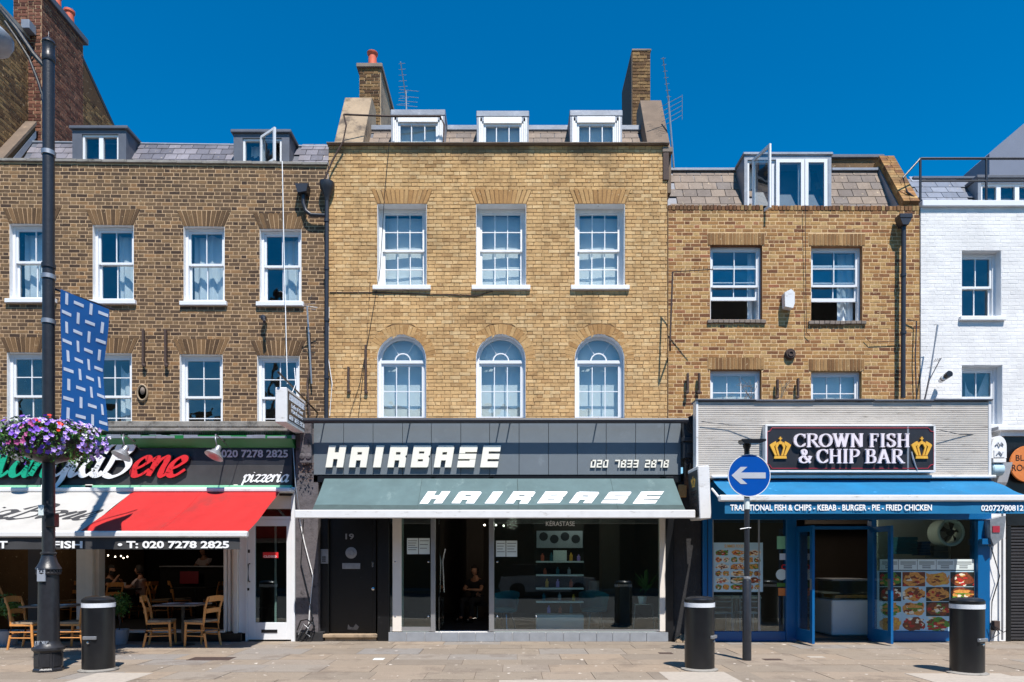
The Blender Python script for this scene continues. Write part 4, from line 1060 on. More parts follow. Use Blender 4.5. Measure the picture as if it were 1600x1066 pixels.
place_polys('lettering', blocks('HAIRBASE', .42, 1, .38), awl(655, 1038, .235, .60), .006, m_wtxt, aw, d0=.004)
obj('front_bar', MB().box(X(462, AB), X(1085, AB), AB-.07, AB+.04, Z(810, AB), Z(799, AB)+.02, .012), m_aluw, aw)
for p in (700, 1000): obj('folding_arm', MB().tube([(X(p, AB), AB, Z(806, AB)), (X(p, SY)+.25, 12.55, 2.55), (X(p, SY), SY-.05, 2.9)], .02, 6), m_alu, aw)
# lower front
G = 13.0
zt_ = 3.0; zf = Z(812, G)
obj('pilaster', b_(X(462, G), X(497, G), G, G+.4, 0, 4.0, .01), m_pilgrey, hs_)
obj('pilaster_foot', b_(X(463, G), X(505, G), G-.03, G+.2, 0, .18, .01), m_wallblk, hs_)
obj('side_panel', b_(X(497, G), X(510, G), G+.15, G+.3, 0, 3.0, .01), m_stain, hs_)
obj('side_panel', b_(X(589, G), X(608, G), G+.02, G+.3, 0, 3.0, .01), m_stain, hs_)
hd = G+.24
dx0, dx1 = X(511, hd), X(588, hd)
D = MB(); D.box(dx0, dx1, hd, hd+.05, .14, 3.0, .004)
dr = obj('door', D, m_stain, hs_); dr['label'] = 'black street door numbered 19'
for (a, b, c, d) in ((.1, .9, .12, .46), (.1, .9, .55, .9)): pass
obj('door_moulding', MB().box(dx0+.0, dx0+.04, hd-.03, hd, .14, 3.0, .004).box(dx1-.05, dx1, hd-.03, hd, .14, 3.0, .004), m_blk, dr)
sans('door_number', '19', pxmap(540, 553, 834, 843, hd), .012, m_alu, dr, .02)
obj('spyhole_plate', MB().lathe([(.0, 0), (.105, 0), (.11, -.015), (.06, -.02), (.055, -.03), (.0, -.03)], (X(549, hd), hd-.001, Z(864, hd)), 22, 'y'), m_galv, dr, smooth=35)
obj('letter_plate', MB().box(X(535, hd), X(563, hd), hd-.014, hd, Z(889, hd), Z(880, hd), .003).box(X(538, hd), X(560, hd), hd-.02, hd-.014, Z(887, hd), Z(882, hd)), m_galv, dr)
obj('door_knob', MB().lathe([(.012, 0), (.012, -.04), (.03, -.05), (.03, -.07), (.01, -.08)], (X(584, hd), hd, Z(920, hd)), 14, 'y'), m_chrome, dr, smooth=40)
obj('lock', b_(X(581, hd), X(586, hd), hd-.015, hd, Z(886, hd), Z(878, hd), .002), m_chrome, dr)
obj('scuff_marks', MB().prism([(X(543, hd), .2), (X(558, hd), .19), (X(561, hd), .25), (X(556, hd), .31), (X(552, hd), .24), (X(547, hd), .25), (X(544, hd), .3)], 0, .002, lambda u, v, d: (u, hd-.001-d, v)), m_concrete, dr)
obj('threshold', MB().box(X(503, G), X(589, G), G-.02, hd+.1, .07, .13, .01).box(X(503, G)+.05, X(589, G)-.02, G+.03, hd+.1, 0, .07), m_render, hs_)
ip = thing('door_entry_panel', 'small steel entry phone panel beside the black door', 'intercom', (X(504, G), G+.14, Z(868, G)))
obj('plate', b_(X(498, G), X(510, G), G+.12, G+.149, Z(881, G), Z(858, G), .004), m_galv, ip)
for k in range(6): obj('button', b_(X(501+3*(k % 2), G), X(503+3*(k % 2), G), G+.11, G+.12, Z(878-3.2*(k//2), G), Z(876-3.2*(k//2), G)), m_blk, ip)
# plinth tiles
tx = [607, 635, 664, 690, 717, 743, 773, 801, 827, 853, 880, 905, 932, 957, 984, 1010, 1044]
for i, (a, b) in enumerate(zip(tx, tx[1:])):
    obj('plinth_tile', b_(X(a, G)+.004, X(b, G)-.004, G-.02+rr.uniform(-.003, .003), G+.0, .0, Z(988, G), .003), m_ltile, hs_)
obj('plinth', b_(X(607, G), X(1044, G), G+.001, G+.35, 0, Z(988, G)-.004), m_m4, hs_)
# frames and glass
fr = MB(); gz0 = Z(987, G)
obj('jamb', b_(X(613, G), X(627, G), G+.02, G+.3, gz0, 3.1, .004), m_offw, hs_)
for (a, b) in ((673, 680), (764, 772)): obj('mullion', b_(X(a, G), X(b, G), G+.0, G+.12, gz0, 3.1, .005), m_alu, hs_)
obj('mullion', b_(X(1031, G), X(1040, G), G+.0, G+.12, gz0, 3.1, .005), m_offw, hs_)
obj('end_post', b_(X(1040, G), X(1052, G), G-.02, G+.2, 0, 3.1, .005), m_blk, hs_)
obj('bottom_rail', MB().box(X(609, G), X(673, G), G+.03, G+.08, gz0, Z(980, G)).box(X(772, G), X(1031, G), G+.03, G+.08, gz0, Z(984, G)), m_alu, hs_)
for (a, b) in ((609, 673), (772, 1031)):
    obj('shop_window', b_(X(a, G), X(b, G), G+.05, G+.058, gz0+.03, 3.1), m_shopg, hs_)
for (a, y_) in ((617, 878), (669, 878), (617, 964), (669, 964), (777, 878), (777, 964), (838, 964), (1036, 878), (1036, 964)):
    obj('glass_fixing', MB().lathe([(.018, 0), (.018, -.03), (.01, -.035)], (X(a, G), G+.05, Z(y_, G)), 10, 'y'), m_chrome, hs_)
# open glass door
dl = MB(); dl.box(X(684, G), X(684, G)+.03, G+.1, G+.9, gz0, 2.6); obj('open_door', dl, m_shopg, hs_)
obj('door_handle', MB().tube([(X(690, G), G+.5, .9), (X(688, G), G+.45, 1.5), (X(692, G), G+.45, 1.75)], .014, 6), m_chrome, hs_)
# notices
def notice(px0, px1, py0, py1, Y, par, lines=5):
    o = obj('notice', b_(X(px0, Y), X(px1, Y), Y-.002, Y, Z(py1, Y), Z(py0, Y)), m_paper, par)
    l = MB()
    for k in range(lines):
        yy_ = py0+(py1-py0)*(.15+.7*k/lines)
        l.box(X(px0+1.5, Y), X(px1-1.5-(k % 3)*1.5, Y), Y-.003, Y-.0022, Z(yy_+.8, Y), Z(yy_, Y))
    obj('print', l, m_blkpipe, o if par.parent is None else par)
notice(636, 653.5, 841, 866, G+.045, hs_); notice(654.5, 671.5, 841, 866, G+.045, hs_, 3)
notice(775, 790, 845, 870, G+.045, hs_, 4); notice(791, 808, 845, 870, G+.045, hs_, 4)
sans('lettering', 'KÉRASTASE', pxmap(853, 898, 813, 822, G+.045), .002, m_wtxt, hs_, .0)
# interior room of salon
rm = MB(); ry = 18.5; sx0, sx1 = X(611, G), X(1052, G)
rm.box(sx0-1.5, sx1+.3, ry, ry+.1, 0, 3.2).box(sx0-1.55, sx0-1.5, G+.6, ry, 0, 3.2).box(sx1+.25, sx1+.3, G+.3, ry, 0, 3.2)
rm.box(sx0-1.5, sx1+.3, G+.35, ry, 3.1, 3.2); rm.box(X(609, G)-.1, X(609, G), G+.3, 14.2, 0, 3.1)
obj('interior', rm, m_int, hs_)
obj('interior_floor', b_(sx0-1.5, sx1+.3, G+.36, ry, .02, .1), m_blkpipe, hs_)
obj('column', b_(X(940, 14.6), X(968, 14.6), 14.6, 15.0, .1, 3.1), m_int, hs_)
obj('partition', b_(X(716, 14.6), X(748, 14.6), 17.2, 17.3, .1, 3.1), m_int, hs_)
tag(obj('reception_desk', b_(X(925, 15.2), X(985, 15.2), 15.2, 15.9, .1, 1.05, .02), m_plastic), 'grey reception desk in the middle of the salon', 'desk')
# product shelving
sh = thing('shelf_unit', 'lit product shelves with a white cabinet below, behind the salon glass', 'shelves', (X(876, 14.0), 14.0, .1))
KY = 13.75
obj('back_panel', b_(X(836, KY), X(914, KY), KY+.28, KY+.3, .9, 2.3), m_intd, sh)
for py in (878, 899, 920, 941): obj('shelf', b_(X(838, KY), X(912, KY), KY, KY+.27, Z(py+1.2, KY), Z(py-1.2, KY)), m_cabinet, sh)
obj('cabinet', b_(X(838, KY), X(912, KY), KY, KY+.4, Z(985, KY), Z(961, KY), .004), m_cabinet, sh)
obj('header_panel', b_(X(839, KY), X(912, KY), KY+.2, KY+.22, Z(856, KY), Z(829, KY)), m_plastic, sh)
hp = MB()
for k in range(4): hp.lathe([(.001, 0), (.09, 0), (.09, -.004), (.001, -.004)], (X(850+k*17, KY), KY+.199, Z(838+4*(k % 2), KY)), 12, 'y')
obj('portrait', hp, m_blkpipe, sh)
rp = random.Random(12)
for i, (px_, py) in enumerate([(848, 878), (862, 878), (876, 878), (893, 878), (905, 878), (852, 899), (872, 899), (890, 899), (855, 920), (872, 920), (893, 920), (850, 941), (875, 941), (897, 941), (858, 960), (876, 960), (893, 960)]):
    if px_ == 876 and py == 878:
        tag(obj('product_box', b_(X(865, KY), X(886, KY), KY+.08, KY+.14, Z(876.5, KY), Z(860, KY), .003), m_paper), 'cream display card standing on the top salon shelf', 'display card'); continue
    hgt = rp.uniform(.12, .19); mt = [m_terra, m_tealf, m_plastic, m_gold, m_lilac][i % 5]
    tag(obj('product_bottle', MB().lathe([(.03, 0), (.034, .02), (.034, hgt*.7), (.014, hgt*.8), (.014, hgt), (.0, hgt)], (X(px_, KY), KY+.12, Z(py-1.2, KY)+.001), 12), mt, smooth=35), '%s product bottle %s on the %s salon shelf' % (['terracotta', 'teal', 'grey', 'gold', 'lilac'][i % 5], 'at the left' if px_ < 866 else ('at the right' if px_ > 884 else 'in the middle'), {878: 'top', 899: 'second', 920: 'third', 941: 'fourth'}.get(py, 'lowest')), 'bottle', 'bottles on the salon shelves')
def tub_chair(px_, py, Y, lab, rz):
    t = thing('tub_chair', lab, 'chair', (0, 0, 0), 'teal tub chairs in the salon')
    s = MB(); n = 16
    def sh_(u, v):
        a = PI*(1+u)+0; r = .27+.05*v
        return (r*math.cos(a)*1.0, -r*math.sin(a)*.9*-1, .42+.38*v*(.75+.25*math.sin(PI*u)))
    s.grid(sh_, n, 4); s.lathe([(.0, .38), (.25, .38), (.27, .43), (.2, .46), (.0, .46)], (0, 0, 0), 18)
    obj('shell', s, m_tealf, t, smooth=50)
    for a in (45, 135, 225, 315):
        c, s2 = math.cos(math.radians(a)), math.sin(math.radians(a)); obj('leg', MB().tube([(.14*c, .14*s2, .38), (.24*c, .24*s2, 0)], .012, 6), m_chrome, t)
    t.location = (X(px_, Y), Y, .1); t.rotation_euler = (0, 0, rz)
    return t
tub_chair(788, 0, 14.0, 'rounded teal tub chair behind the notices in the salon window', 2.6); tub_chair(928, 0, 14.1, 'rounded teal tub chair right of the salon product shelves', 3.3)
ps = thing('pot_plant', 'spiky dracaena in a white pot inside the salon window corner', 'plant', (X(1003, 13.7), 13.7, .1))
obj('stand', MB().box(X(990, 13.7), X(1020, 13.7), 13.6, 13.9, Z(945, 13.7), Z(943, 13.7)).tube([(X(992, 13.7), 13.65, Z(945, 13.7)), (X(988, 13.7), 13.6, .1)], .012, 6).tube([(X(1018, 13.7), 13.65, Z(945, 13.7)), (X(1022, 13.7), 13.6, .1)], .012, 6), m_chrome, ps)
obj('pot', MB().lathe([(.07, 0), (.09, .13), (.095, .14), (.08, .14)], (X(1004, 13.7), 13.72, Z(943, 13.7)), 18), m_cabinet, ps, smooth=40)
rp = random.Random(3); pc = Vector((X(1010, 13.7), 13.72, Z(930, 13.7)))
for k in range(20):
    a = rp.uniform(0, 2*PI); up = rp.uniform(.15, .6); out = rp.uniform(.12, .34); l = MB()
    def lf(u, v):
        t = v; w_ = .032*math.sin(PI*min(1, t*.9+.1))
        return (pc.x+math.cos(a)*out*t*1.1-math.sin(a)*w_*(u-.5)*2, pc.y+math.sin(a)*out*t*.6, pc.z+up*t-.45*out*t*t*1.5+.08)
    obj('leaf', l.grid(lf, 1, 6), m_leaf, ps)
obj('stem', MB().tube([(X(1004, 13.7), 13.72, Z(943, 13.7)+.1), tuple(pc+Vector((0, 0, .1)))], .014, 6), m_leafd, ps)

for k, px_ in enumerate((757, 768, 775, 787)):
    tag(obj('ceiling_spot', MB().lathe([(0, -.012), (.017, -.01), (.02, .01), (0, .03)], P(px_, 821+k % 2, 15.0), 10), m_bulb), 'tiny bright ceiling spotlight inside the salon', 'lamp', 'ceiling spotlights inside the salon')
small_lamp('salon_spot_light', (X(800, 15), 14.6, 2.3), 8)
small_lamp('salon_shelf_light', (X(900, 13.6), 13.45, 2.55), 9)
# right black wall strip and corbel between salon and fish bar
blk = thing('party_pilaster', 'black painted pilaster with carved console between salon and fish bar', 'pilaster', (X(1070, G), G, 0))
obj('shaft', b_(X(1052.5, G), X(1097, G), G+.04, G+.5, 0, Z(752, G), .01), m_wallblk, blk)
cx = X(1083, G-.2); cy_ = G-.2
arc = [(X(1069, cy_), Z(682, cy_)), (X(1098, cy_), Z(682, cy_))]+[(cx+.175*math.cos(a), Z(664, cy_)+.17*math.sin(a)) for a in [PI*k/12 for k in range(13)]]
obj('console_head', MB().prism(arc, cy_, G+.1, lambda u, v, d: (u, d, v)), m_blkm, blk)
fan = MB(); c0 = (X(1083.5, cy_), Z(679, cy_))
for a in range(20, 161, 20):
    r_ = math.radians(a)
    fan.tube([(c0[0]+.03*math.cos(r_), cy_-.012, c0[1]+.02), (c0[0]+.1*math.cos(r_), cy_-.02, c0[1]+.17*math.sin(r_)), (c0[0]+.14*math.cos(r_)*1.02, cy_-.014, c0[1]+.05+.2*math.sin(r_)), (c0[0]+.15*math.cos(r_), cy_-.008, c0[1]+.02+.19*math.sin(r_))], [.007, .011, .012, .006], 6)
obj('carved_palmette', fan, m_blkm, blk)
obj('console_block', MB().box(X(1067, cy_), X(1097, cy_), cy_-.03, G+.1, Z(690, cy_), Z(682.5, cy_), .01).box(X(1068, cy_), X(1096, cy_), cy_, G+.1, Z(716, cy_), Z(690.5, cy_), .01).box(X(1074, cy_), X(1090, cy_), cy_-.02, cy_, Z(709, cy_), Z(694, cy_), .008), m_blkm, blk)
for k in range(4):
    xx = X(1072+k*7, cy_); obj('flute', MB().tube([(xx, cy_-.0, Z(718, cy_)), (xx, cy_-.02, Z(724, cy_)), (xx, cy_+.08, Z(744, cy_))], [.03, .034, .016], 8), m_blkm, blk, smooth=40)
obj('bracket_body', MB().prism([(cy_+.02, Z(716, cy_)), (G+.1, Z(716, cy_)), (G+.1, Z(770, G)), (cy_+.14, Z(750, cy_))], X(1069, G), X(1096, G), lambda u, v, d: (d, u, v)), m_rust, blk)
obj('bare_brick_patch', b_(X(1060, G), X(1073, G), G-.0, G+.039, Z(777, G), Z(757, G), .01), m_v2, blk)

# projecting signs
sg = thing('projecting_sign', 'long white-cased lightbox sign jutting out at the left end of the salon fascia', 'sign', (X(448, 11.9), 12.4, 4))
sx, sa, sb_ = X(448, 11.89), 11.89, 12.98
szb, szt = Z(660, 11.89), Z(605, 11.89)
obj('casing', b_(sx-.2, sx, sa, sb_, szb, szt, .012), m_aluw, sg)
obj('face', b_(sx, sx+.006, sa+.06, sb_-.04, szb+.06, szt-.05), m_fblack, sg)
ml = lambda v0, v1, u0=.06, u1=.94: (lambda u, v, d: (sx+.006+d, sa+.06+(sb_-sa-.1)*(u0+(u1-u0)*u), szb+.05+(szt-szb-.1)*(v0+(v1-v0)*v)))
place_polys('lettering', blocks('HAIRBASE', .25), ml(.72, .94), .003, m_pale, sg)
sans('lettering', 'Ladies & Gent', ml(.5, .66, .16, .86), .003, m_pale, sg, .02, .4)
sans('lettering', 'Hairdressers', ml(.32, .47, .16, .86), .003, m_pale, sg, .02, .4)
place_polys('lettering', blocks('020 7833 2878', .25, .9), ml(.06, .22), .003, m_pale, sg)
obj('bracket', MB().tube([(sx-.1, sa-.12, szt+.22), (sx-.06, sb_+1.0, szt-.0)], .018, 6).lathe([(.0, -.03), (.03, 0), (.0, .03)], (sx-.1, sa-.12, szt+.22), 8), m_blk, sg)

fs = thing('projecting_sign', 'tilted black lightbox sign with gold crown hanging left of the fish bar', 'sign', (X(1092, 11.95), 12.2, 2.7))
fx, fa, fb = X(1092, 11.95), 11.95, 12.62
fzb, fzt = Z(811, fa), Z(728, fa)
tl = lambda p: p
obj('casing', b_(fx, fx+.2, fa, fb, fzb, fzt, .012), m_aluw, fs)
obj('face', b_(fx-.006, fx, fa+.03, fb-.03, fzb+.04, fzt-.06), m_fblack, fs)
fm_ = lambda v0, v1, u0=.15, u1=.85: (lambda u, v, d: (fx-.006-d, fb-.03-(fb-fa-.06)*(u0+(u1-u0)*u), fzb+.04+(fzt-fzb-.1)*(v0+(v1-v0)*v)))
CROWN = [[(.2, 0), (.8, 0), (.78, .12), (.22, .12)], [(.24, .14), (.34, .14), (.2, .55), (.1, .7), (.0, .62), (.08, .45)], [(.76, .14), (.66, .14), (.8, .55), (.9, .7), (1, .62), (.92, .45)], [(.1, .7), (.2, .55), (.32, .66), (.28, .8)], [(.9, .7), (.8, .55), (.68, .66), (.72, .8)],
         [(.38, .14), (.46, .14), (.36, .5), (.44, .66), (.36, .76), (.26, .55)], [(.62, .14), (.54, .14), (.64, .5), (.56, .66), (.64, .76), (.74, .55)], [(.44, .66), (.56, .66), (.6, .76), (.5, .82), (.4, .76)], [(.47, .83), (.53, .83), (.53, 1), (.47, 1)], [(.42, .9), (.58, .9), (.58, .94), (.42, .94)]]
place_polys('crown_emblem', CROWN, fm_(.66, .9, .3, .8), .004, m_gold, fs)
for i, t_ in enumerate(('CROWN', 'FISH', 'CHIP', 'BAR')):
    place_polys('lettering', serif({'CHIP': 'CHIP'}.get(t_, t_)), fm_(.5-.13*i, .58-.13*i, .25, .85), .003, m_rust, fs)
fs.rotation_euler = (0, math.radians(-2.5), 0)
rs_ = thing('small_flag_sign', 'small red sign with white shapes fixed behind the black projecting sign', 'sign', P(1103, 710, 12.5))
obj('board', MB().box(X(1096, 12.5), X(1111, 12.5), 12.5, 12.56, Z(722, 12.5), Z(697, 12.5), .004), m_redt, rs_)
place_polys('mark', [[(0, 0), (.6, 0), (.35, 1)], [(.6, 0), (1, 0), (.8, .7)]], pxmap(1104, 1110, 706, 718, 12.5), .003, m_wtxt, rs_)

# ================================================================== PIZZERIA SHOPFRONT
pz = thing('shopfront', 'black and green pizzeria shopfront with green, white and red script lettering', 'shopfront', (X(230, SY), SY, 0))
pxl, pxr = -9.9, X(456, SY)
pf = MB(); pf.box(pxl, pxr, SY, SY+.2, Z(758, SY), Z(700, SY), .004)
obj('fascia_board', pf, m_fblack, pz)
obj('fascia_panel', b_(X(150, SY), pxr-.004, SY-.012, SY, Z(758, SY), Z(727, SY), .003), m_bcanvas, pz)
obj('cornice', MB().prism([(SY-.02, Z(700, SY)+.002), (SY-.2, Z(690, SY)+.02), (SY-.2, Z(688, SY)+.06), (SY+.2, Z(688, SY)+.06), (SY+.2, Z(700, SY)+.002)], pxl, X(461, SY), lambda u, v, d: (d, u, v)), m_green, pz)
obj('trim', b_(pxl, pxr, SY-.03, SY+.1, Z(764, SY), Z(758.5, SY), .004), m_lgreen, pz)
obj('flat_roof', MB().box(pxl, X(462, SY), SY-.16, WY-.02, Z(676, SY), Z(676, SY)+.06, .01).box(pxl, X(474, SY), SY-.06, WY-.01, Z(668, SY), Z(659, SY), .012), m_concrete, pz)
lf_ = MB(); rp = random.Random(2)
for k in range(26):
    x0_ = pxl+2.4+(pxr-pxl-2.4)*k/26; lf_.box(x0_, x0_+.2+rp.uniform(0, .06), SY-.19-rp.uniform(0, .03), SY-.1, Z(688, SY)+.0, Z(684+rp.uniform(-2, 2), SY), .004)
obj('loose_flashing', lf_, m_lead, pz)
sk = MB(); k = 0; xx = X(160, SY)
while xx < X(455, SY):
    if not X(250, SY) < xx < X(285, SY):
        for dx in (-.03, .03): sk.tube([(xx, SY-.1, Z(683, SY)+.03), (xx+dx+rp.uniform(-.02, .02), SY-.14-rp.uniform(0, .06), Z(668, SY)+rp.uniform(-.02, .02))], .0022, 3)
    xx += .042
tag(obj('bird_spikes', sk, m_galv), 'row of thin bird spikes along the ledge over the pizzeria', 'bird spikes')
# script lettering
Yl = SY-.02
def grp_map(x0, x1, zb, zt): return None
gr, tot = script('MangiaBene', a=.34, b=.13, ang=.5, shear=.4)
sc_u = (X(286, Yl)-X(-40, Yl))/tot; sc_v = S(29, Yl); bx = X(-40, Yl); bz = Z(744, Yl)
for i, g_ in enumerate(gr):
    mt = m_greent if i < 3 else (m_wtxt if i < 7 else m_redt)
    m_ = MB(); o2 = MB()
    for j_, q in enumerate(g_):
        m_.prism([(bx+u*sc_u, bz+v*sc_v) for u, v in q], .05, .062+.0005*(j_ % 4), lambda u, v, d: (u, Yl-d, v))
        c_ = (sum(p[0] for p in q)/4, sum(p[1] for p in q)/4)
        o2.prism([(bx+(c_[0]+(p[0]-c_[0])*1.28)*sc_u, bz+(c_[1]+(p[1]-c_[1])*1.28)*sc_v) for p in q], .0, .049+.0004*(j_ % 4), lambda u, v, d: (u, Yl-d, v))
    l_ = obj('letter', o2, m_blk, pz); obj('letter_face', m_, mt, l_)
gr, tot = script('pizzeria', a=.3, b=.14, ang=.5, shear=.3)
u0, s_u, s_v = X(379, Yl), (X(449, Yl)-X(379, Yl))/tot, S(11, Yl); m_ = MB()
for g_ in gr:
    for j_, q in enumerate(g_): m_.prism([(u0+u*s_u, Z(753, Yl)+v*s_v) for u, v in q], 0, .006+.0004*(j_ % 4), lambda u, v, d: (u, Yl-.0-d, v))
obj('lettering', m_, m_wtxt, pz)
sans('lettering', '020 7278 2825', pxmap(346, 450, 703, 715, Yl), .006, m_gtxt, pz, .025)
# swan neck lamps
def swan(px_, lab):
    t = thing('swan_neck_lamp', lab, 'lamp', (X(px_, 12.5), 12.5, Z(700, 12.5)), 'silver swan neck lamps over the pizzeria fascia')
    x = X(px_, 12.5)
    obj('arm', MB().tube([(x-.03, 12.85, Z(690, 12.8)), (x-.035, 12.6, Z(681, 12.5)), (x-.03, 12.46, Z(680, 12.5)), (x-.015, 12.42, Z(688, 12.5)), (x, 12.45, Z(698, 12.45))], .012, 8), m_galv, t, smooth=True)
    s = MB().lathe([(.03, .1), (.05, .07), (.055, .0), (.085, -.02), (.09, -.05), (.15, -.09), (.17, -.13), (.165, -.13), (.12, -.09), (.0, -.06)], (0, 0, 0), 24)
    so = obj('lamp_shade', s, m_galv, t, smooth=50, loc=(x, 12.45, Z(704, 12.45)), rot=(math.radians(-22), math.radians(18), 0))
    obj('stay', MB().tube([(x+.1, 12.46, Z(690, 12.5)), (x+.16, 12.7, Z(702, 12.6)), (x+.22, 12.95, Z(702, 12.9))], .006, 5), m_blk, t)
    return t
swan(197, 'silver swan neck lamp over the white B of the pizzeria lettering'); swan(341, 'silver swan neck lamp beside the phone number on the pizzeria fascia'); swan(30, 'silver swan neck lamp half hidden behind the flower basket')

# awning (white and red)
AY, BY = 12.72, 11.15
pa = thing('awning', 'pizzeria awning in a white and a red stretch with charcoal lettered valance', 'awning', (X(240, AY), AY, 3))
za, zb_ = Z(769, AY), Z(832, BY)
xr, xm, xs = X(437, AY), X(206, AY), -9.8
def pmap(x0, x1, sag=.03): return awmap((x0, AY, za), (x1, AY, za), (x0, BY, zb_), (x1, BY, zb_), sag, .8)
rmap = pmap(xm, xr); wmap = pmap(xs, xm)
obj('canvas', MB().grid(lambda u, v: rmap(u, v, 0), 40, 12), m_red, pa, smooth=True)
obj('canvas', MB().grid(lambda u, v: wmap(u, v, 0), 40, 12), m_wcanvas, pa, smooth=True)
obj('seam', MB().tube([rmap(.47, v/10, .003) for v in range(11)], .003, 4), m_redt, pa)
gr, tot = script('MangiaBene', a=.3, b=.12, ang=.5, shear=.4); m_ = MB()
for g_ in gr:
    for j_, q in enumerate(g_):
        m_.prism([((-7.2-tot*.33+u*.33-xs)/(xm-xs), .34+v*.2) for u, v in q], .002, .005+.0003*(j_ % 4), lambda u, v, d: wmap(u, v, d))
obj('lettering', m_, m_bcanvas, pa)
obj('cassette', b_(xs, xr+.2, AY-.02, AY+.26, za+.0, za+.085, .02), m_aluw, pa)
obj('front_bar', b_(xs, X(388, BY), BY-.08, BY+.03, Z(840, BY), Z(830, BY), .02), m_aluw, pa)
def vfn(x0, x1, zt0, zb0):
    return lambda u, v: (x0+(x1-x0)*u, BY-.03-.012*math.sin(u*60)*(1-v), zb0+(zt0-zb0)*v)
xv = X(376, BY)
obj('valance', MB().grid(vfn(xs, xv, Z(840, BY), Z(858.5, BY)), 160, 3), m_bcanvas, pa, smooth=True)
vy = BY-.046
sans('lettering', '• T: 020 7278 2825', pxmap(184, 358, 845.5, 857, vy), .003, m_wtxt, pa, .035)
sans('lettering', 'FISH', pxmap(83, 129, 845.5, 857, vy), .003, m_wtxt, pa, .03)
sans('lettering', 'MEAT', pxmap(-46, 12, 845.5, 857, vy), .003, m_wtxt, pa, .03)
for p in (100, 330): obj('folding_arm', MB().tube([(X(p, BY), BY, Z(836, BY)), (X(p, BY)+.4, 12.0, 2.2), (X(p, BY)+.1, AY+.1, 2.8)], .022, 6), m_aluw, pa)

# pizzeria ground floor
g2 = pz
PG = 13.0
def col(px0, px1, mt, y0=PG, y1=PG+.25, z0=.15, z1=2.95, name='column', b=.008): return obj(name, b_(X(px0, PG), X(px1, PG), y0, y1, z0, z1, b), mt, g2)
col(118, 134, m_offw, PG+.02); col(134, 146, m_offw, PG-.03); col(146, 152, m_offw, PG+.05, name='door_jamb')
col(26, 48, m_int, PG+.3, PG+.6)
for (a, b_2) in ((349, 353.5), (354.5, 359), (360, 364.5)): col(a, b_2, m_offw, PG+.0+.02*(a-349)/5, PG+.7, name='folded_door', z0=.18)
col(365, 372, m_offw, PG-.02); col(372, 383, m_white, PG+.03)
obj('base', b_(-9.9, X(378, PG), PG-.02, PG+.4, 0, .165, .01), m_blk, g2)
obj('sill', b_(-9.9, X(352, PG), PG-.05, PG+.2, .167, .205, .006), m_offw, g2)
obj('transom', b_(-9.9, X(458, PG), PG+.02, PG+.2, Z(795, PG), Z(765, PG), .006), m_offw, g2)
# white glazed door
dw = MB(); a, b2_ = X(386, PG), X(455, PG); zt2 = Z(812, PG)
gl0, gl1, gz_0, gz_1 = X(398, PG), X(447, PG), Z(973, PG), Z(822, PG)
dw.box(a, gl0, PG+.02, PG+.07, .03, zt2, .004).box(gl1, b2_, PG+.02, PG+.07, .03, zt2, .004).box(gl0, gl1, PG+.02, PG+.07, .03, gz_0, .004).box(gl0, gl1, PG+.02, PG+.07, gz_1, zt2, .004)
wd = obj('door', dw, m_white, g2); wd['label'] = 'white glazed pizzeria door with a long pull handle'
obj('door_glass', b_(gl0, gl1, PG+.04, PG+.046, gz_0, gz_1), m_shopg, wd)
obj('pull_handle', MB().tube([(X(389.5, PG), PG+.02, Z(881, PG)), (X(389.5, PG), PG-.05, Z(882, PG)), (X(389.5, PG), PG-.05, Z(908, PG)), (X(389.5, PG), PG+.02, Z(909, PG))], .013, 8), m_blk, wd)
obj('lock', b_(X(387, PG), X(390, PG), PG+.01, PG+.02, Z(864, PG), Z(859, PG)), m_blk, wd); obj('lock', b_(X(386, PG), X(389, PG), PG+.01, PG+.02, Z(923, PG), Z(919, PG)), m_blk, wd)
obj('letter_plate', b_(X(408, PG), X(433, PG), PG+.008, PG+.02, Z(989, PG), Z(984, PG), .003), m_blk, wd)
obj('open_closed_sign', b_(X(410, PG), X(434, PG), PG+.03, PG+.036, Z(872, PG), Z(863, PG)), m_redt, wd)
sans('sign_print', 'CLOSED', pxmap(412, 432, 868, 871.3, PG+.03), .001, m_wtxt, g2, .02)
obj('vertical_rail', b_(X(429, PG+.5), X(432, PG+.5), PG+.5, PG+.52, .2, zt2), m_offw, g2)
obj('door_frame', MB().box(X(383, PG), a-.003, PG+.01, PG+.1, 0, zt2+.03, .003).box(b2_+.003, X(461, PG), PG-.02, PG+.12, 0, 2.9, .003).box(X(383, PG), b2_, PG+.01, PG+.1, zt2+.003, zt2+.06), m_white, g2)
obj('transom_window', b_(X(386, PG), X(455, PG), PG+.05, PG+.056, zt2+.06, Z(795, PG)), m_shopg, g2)
obj('top_panel', b_(X(437, PG), X(458, PG), PG-.05, PG+.05, Z(775, PG), Z(765, PG), .01), m_stain, g2)
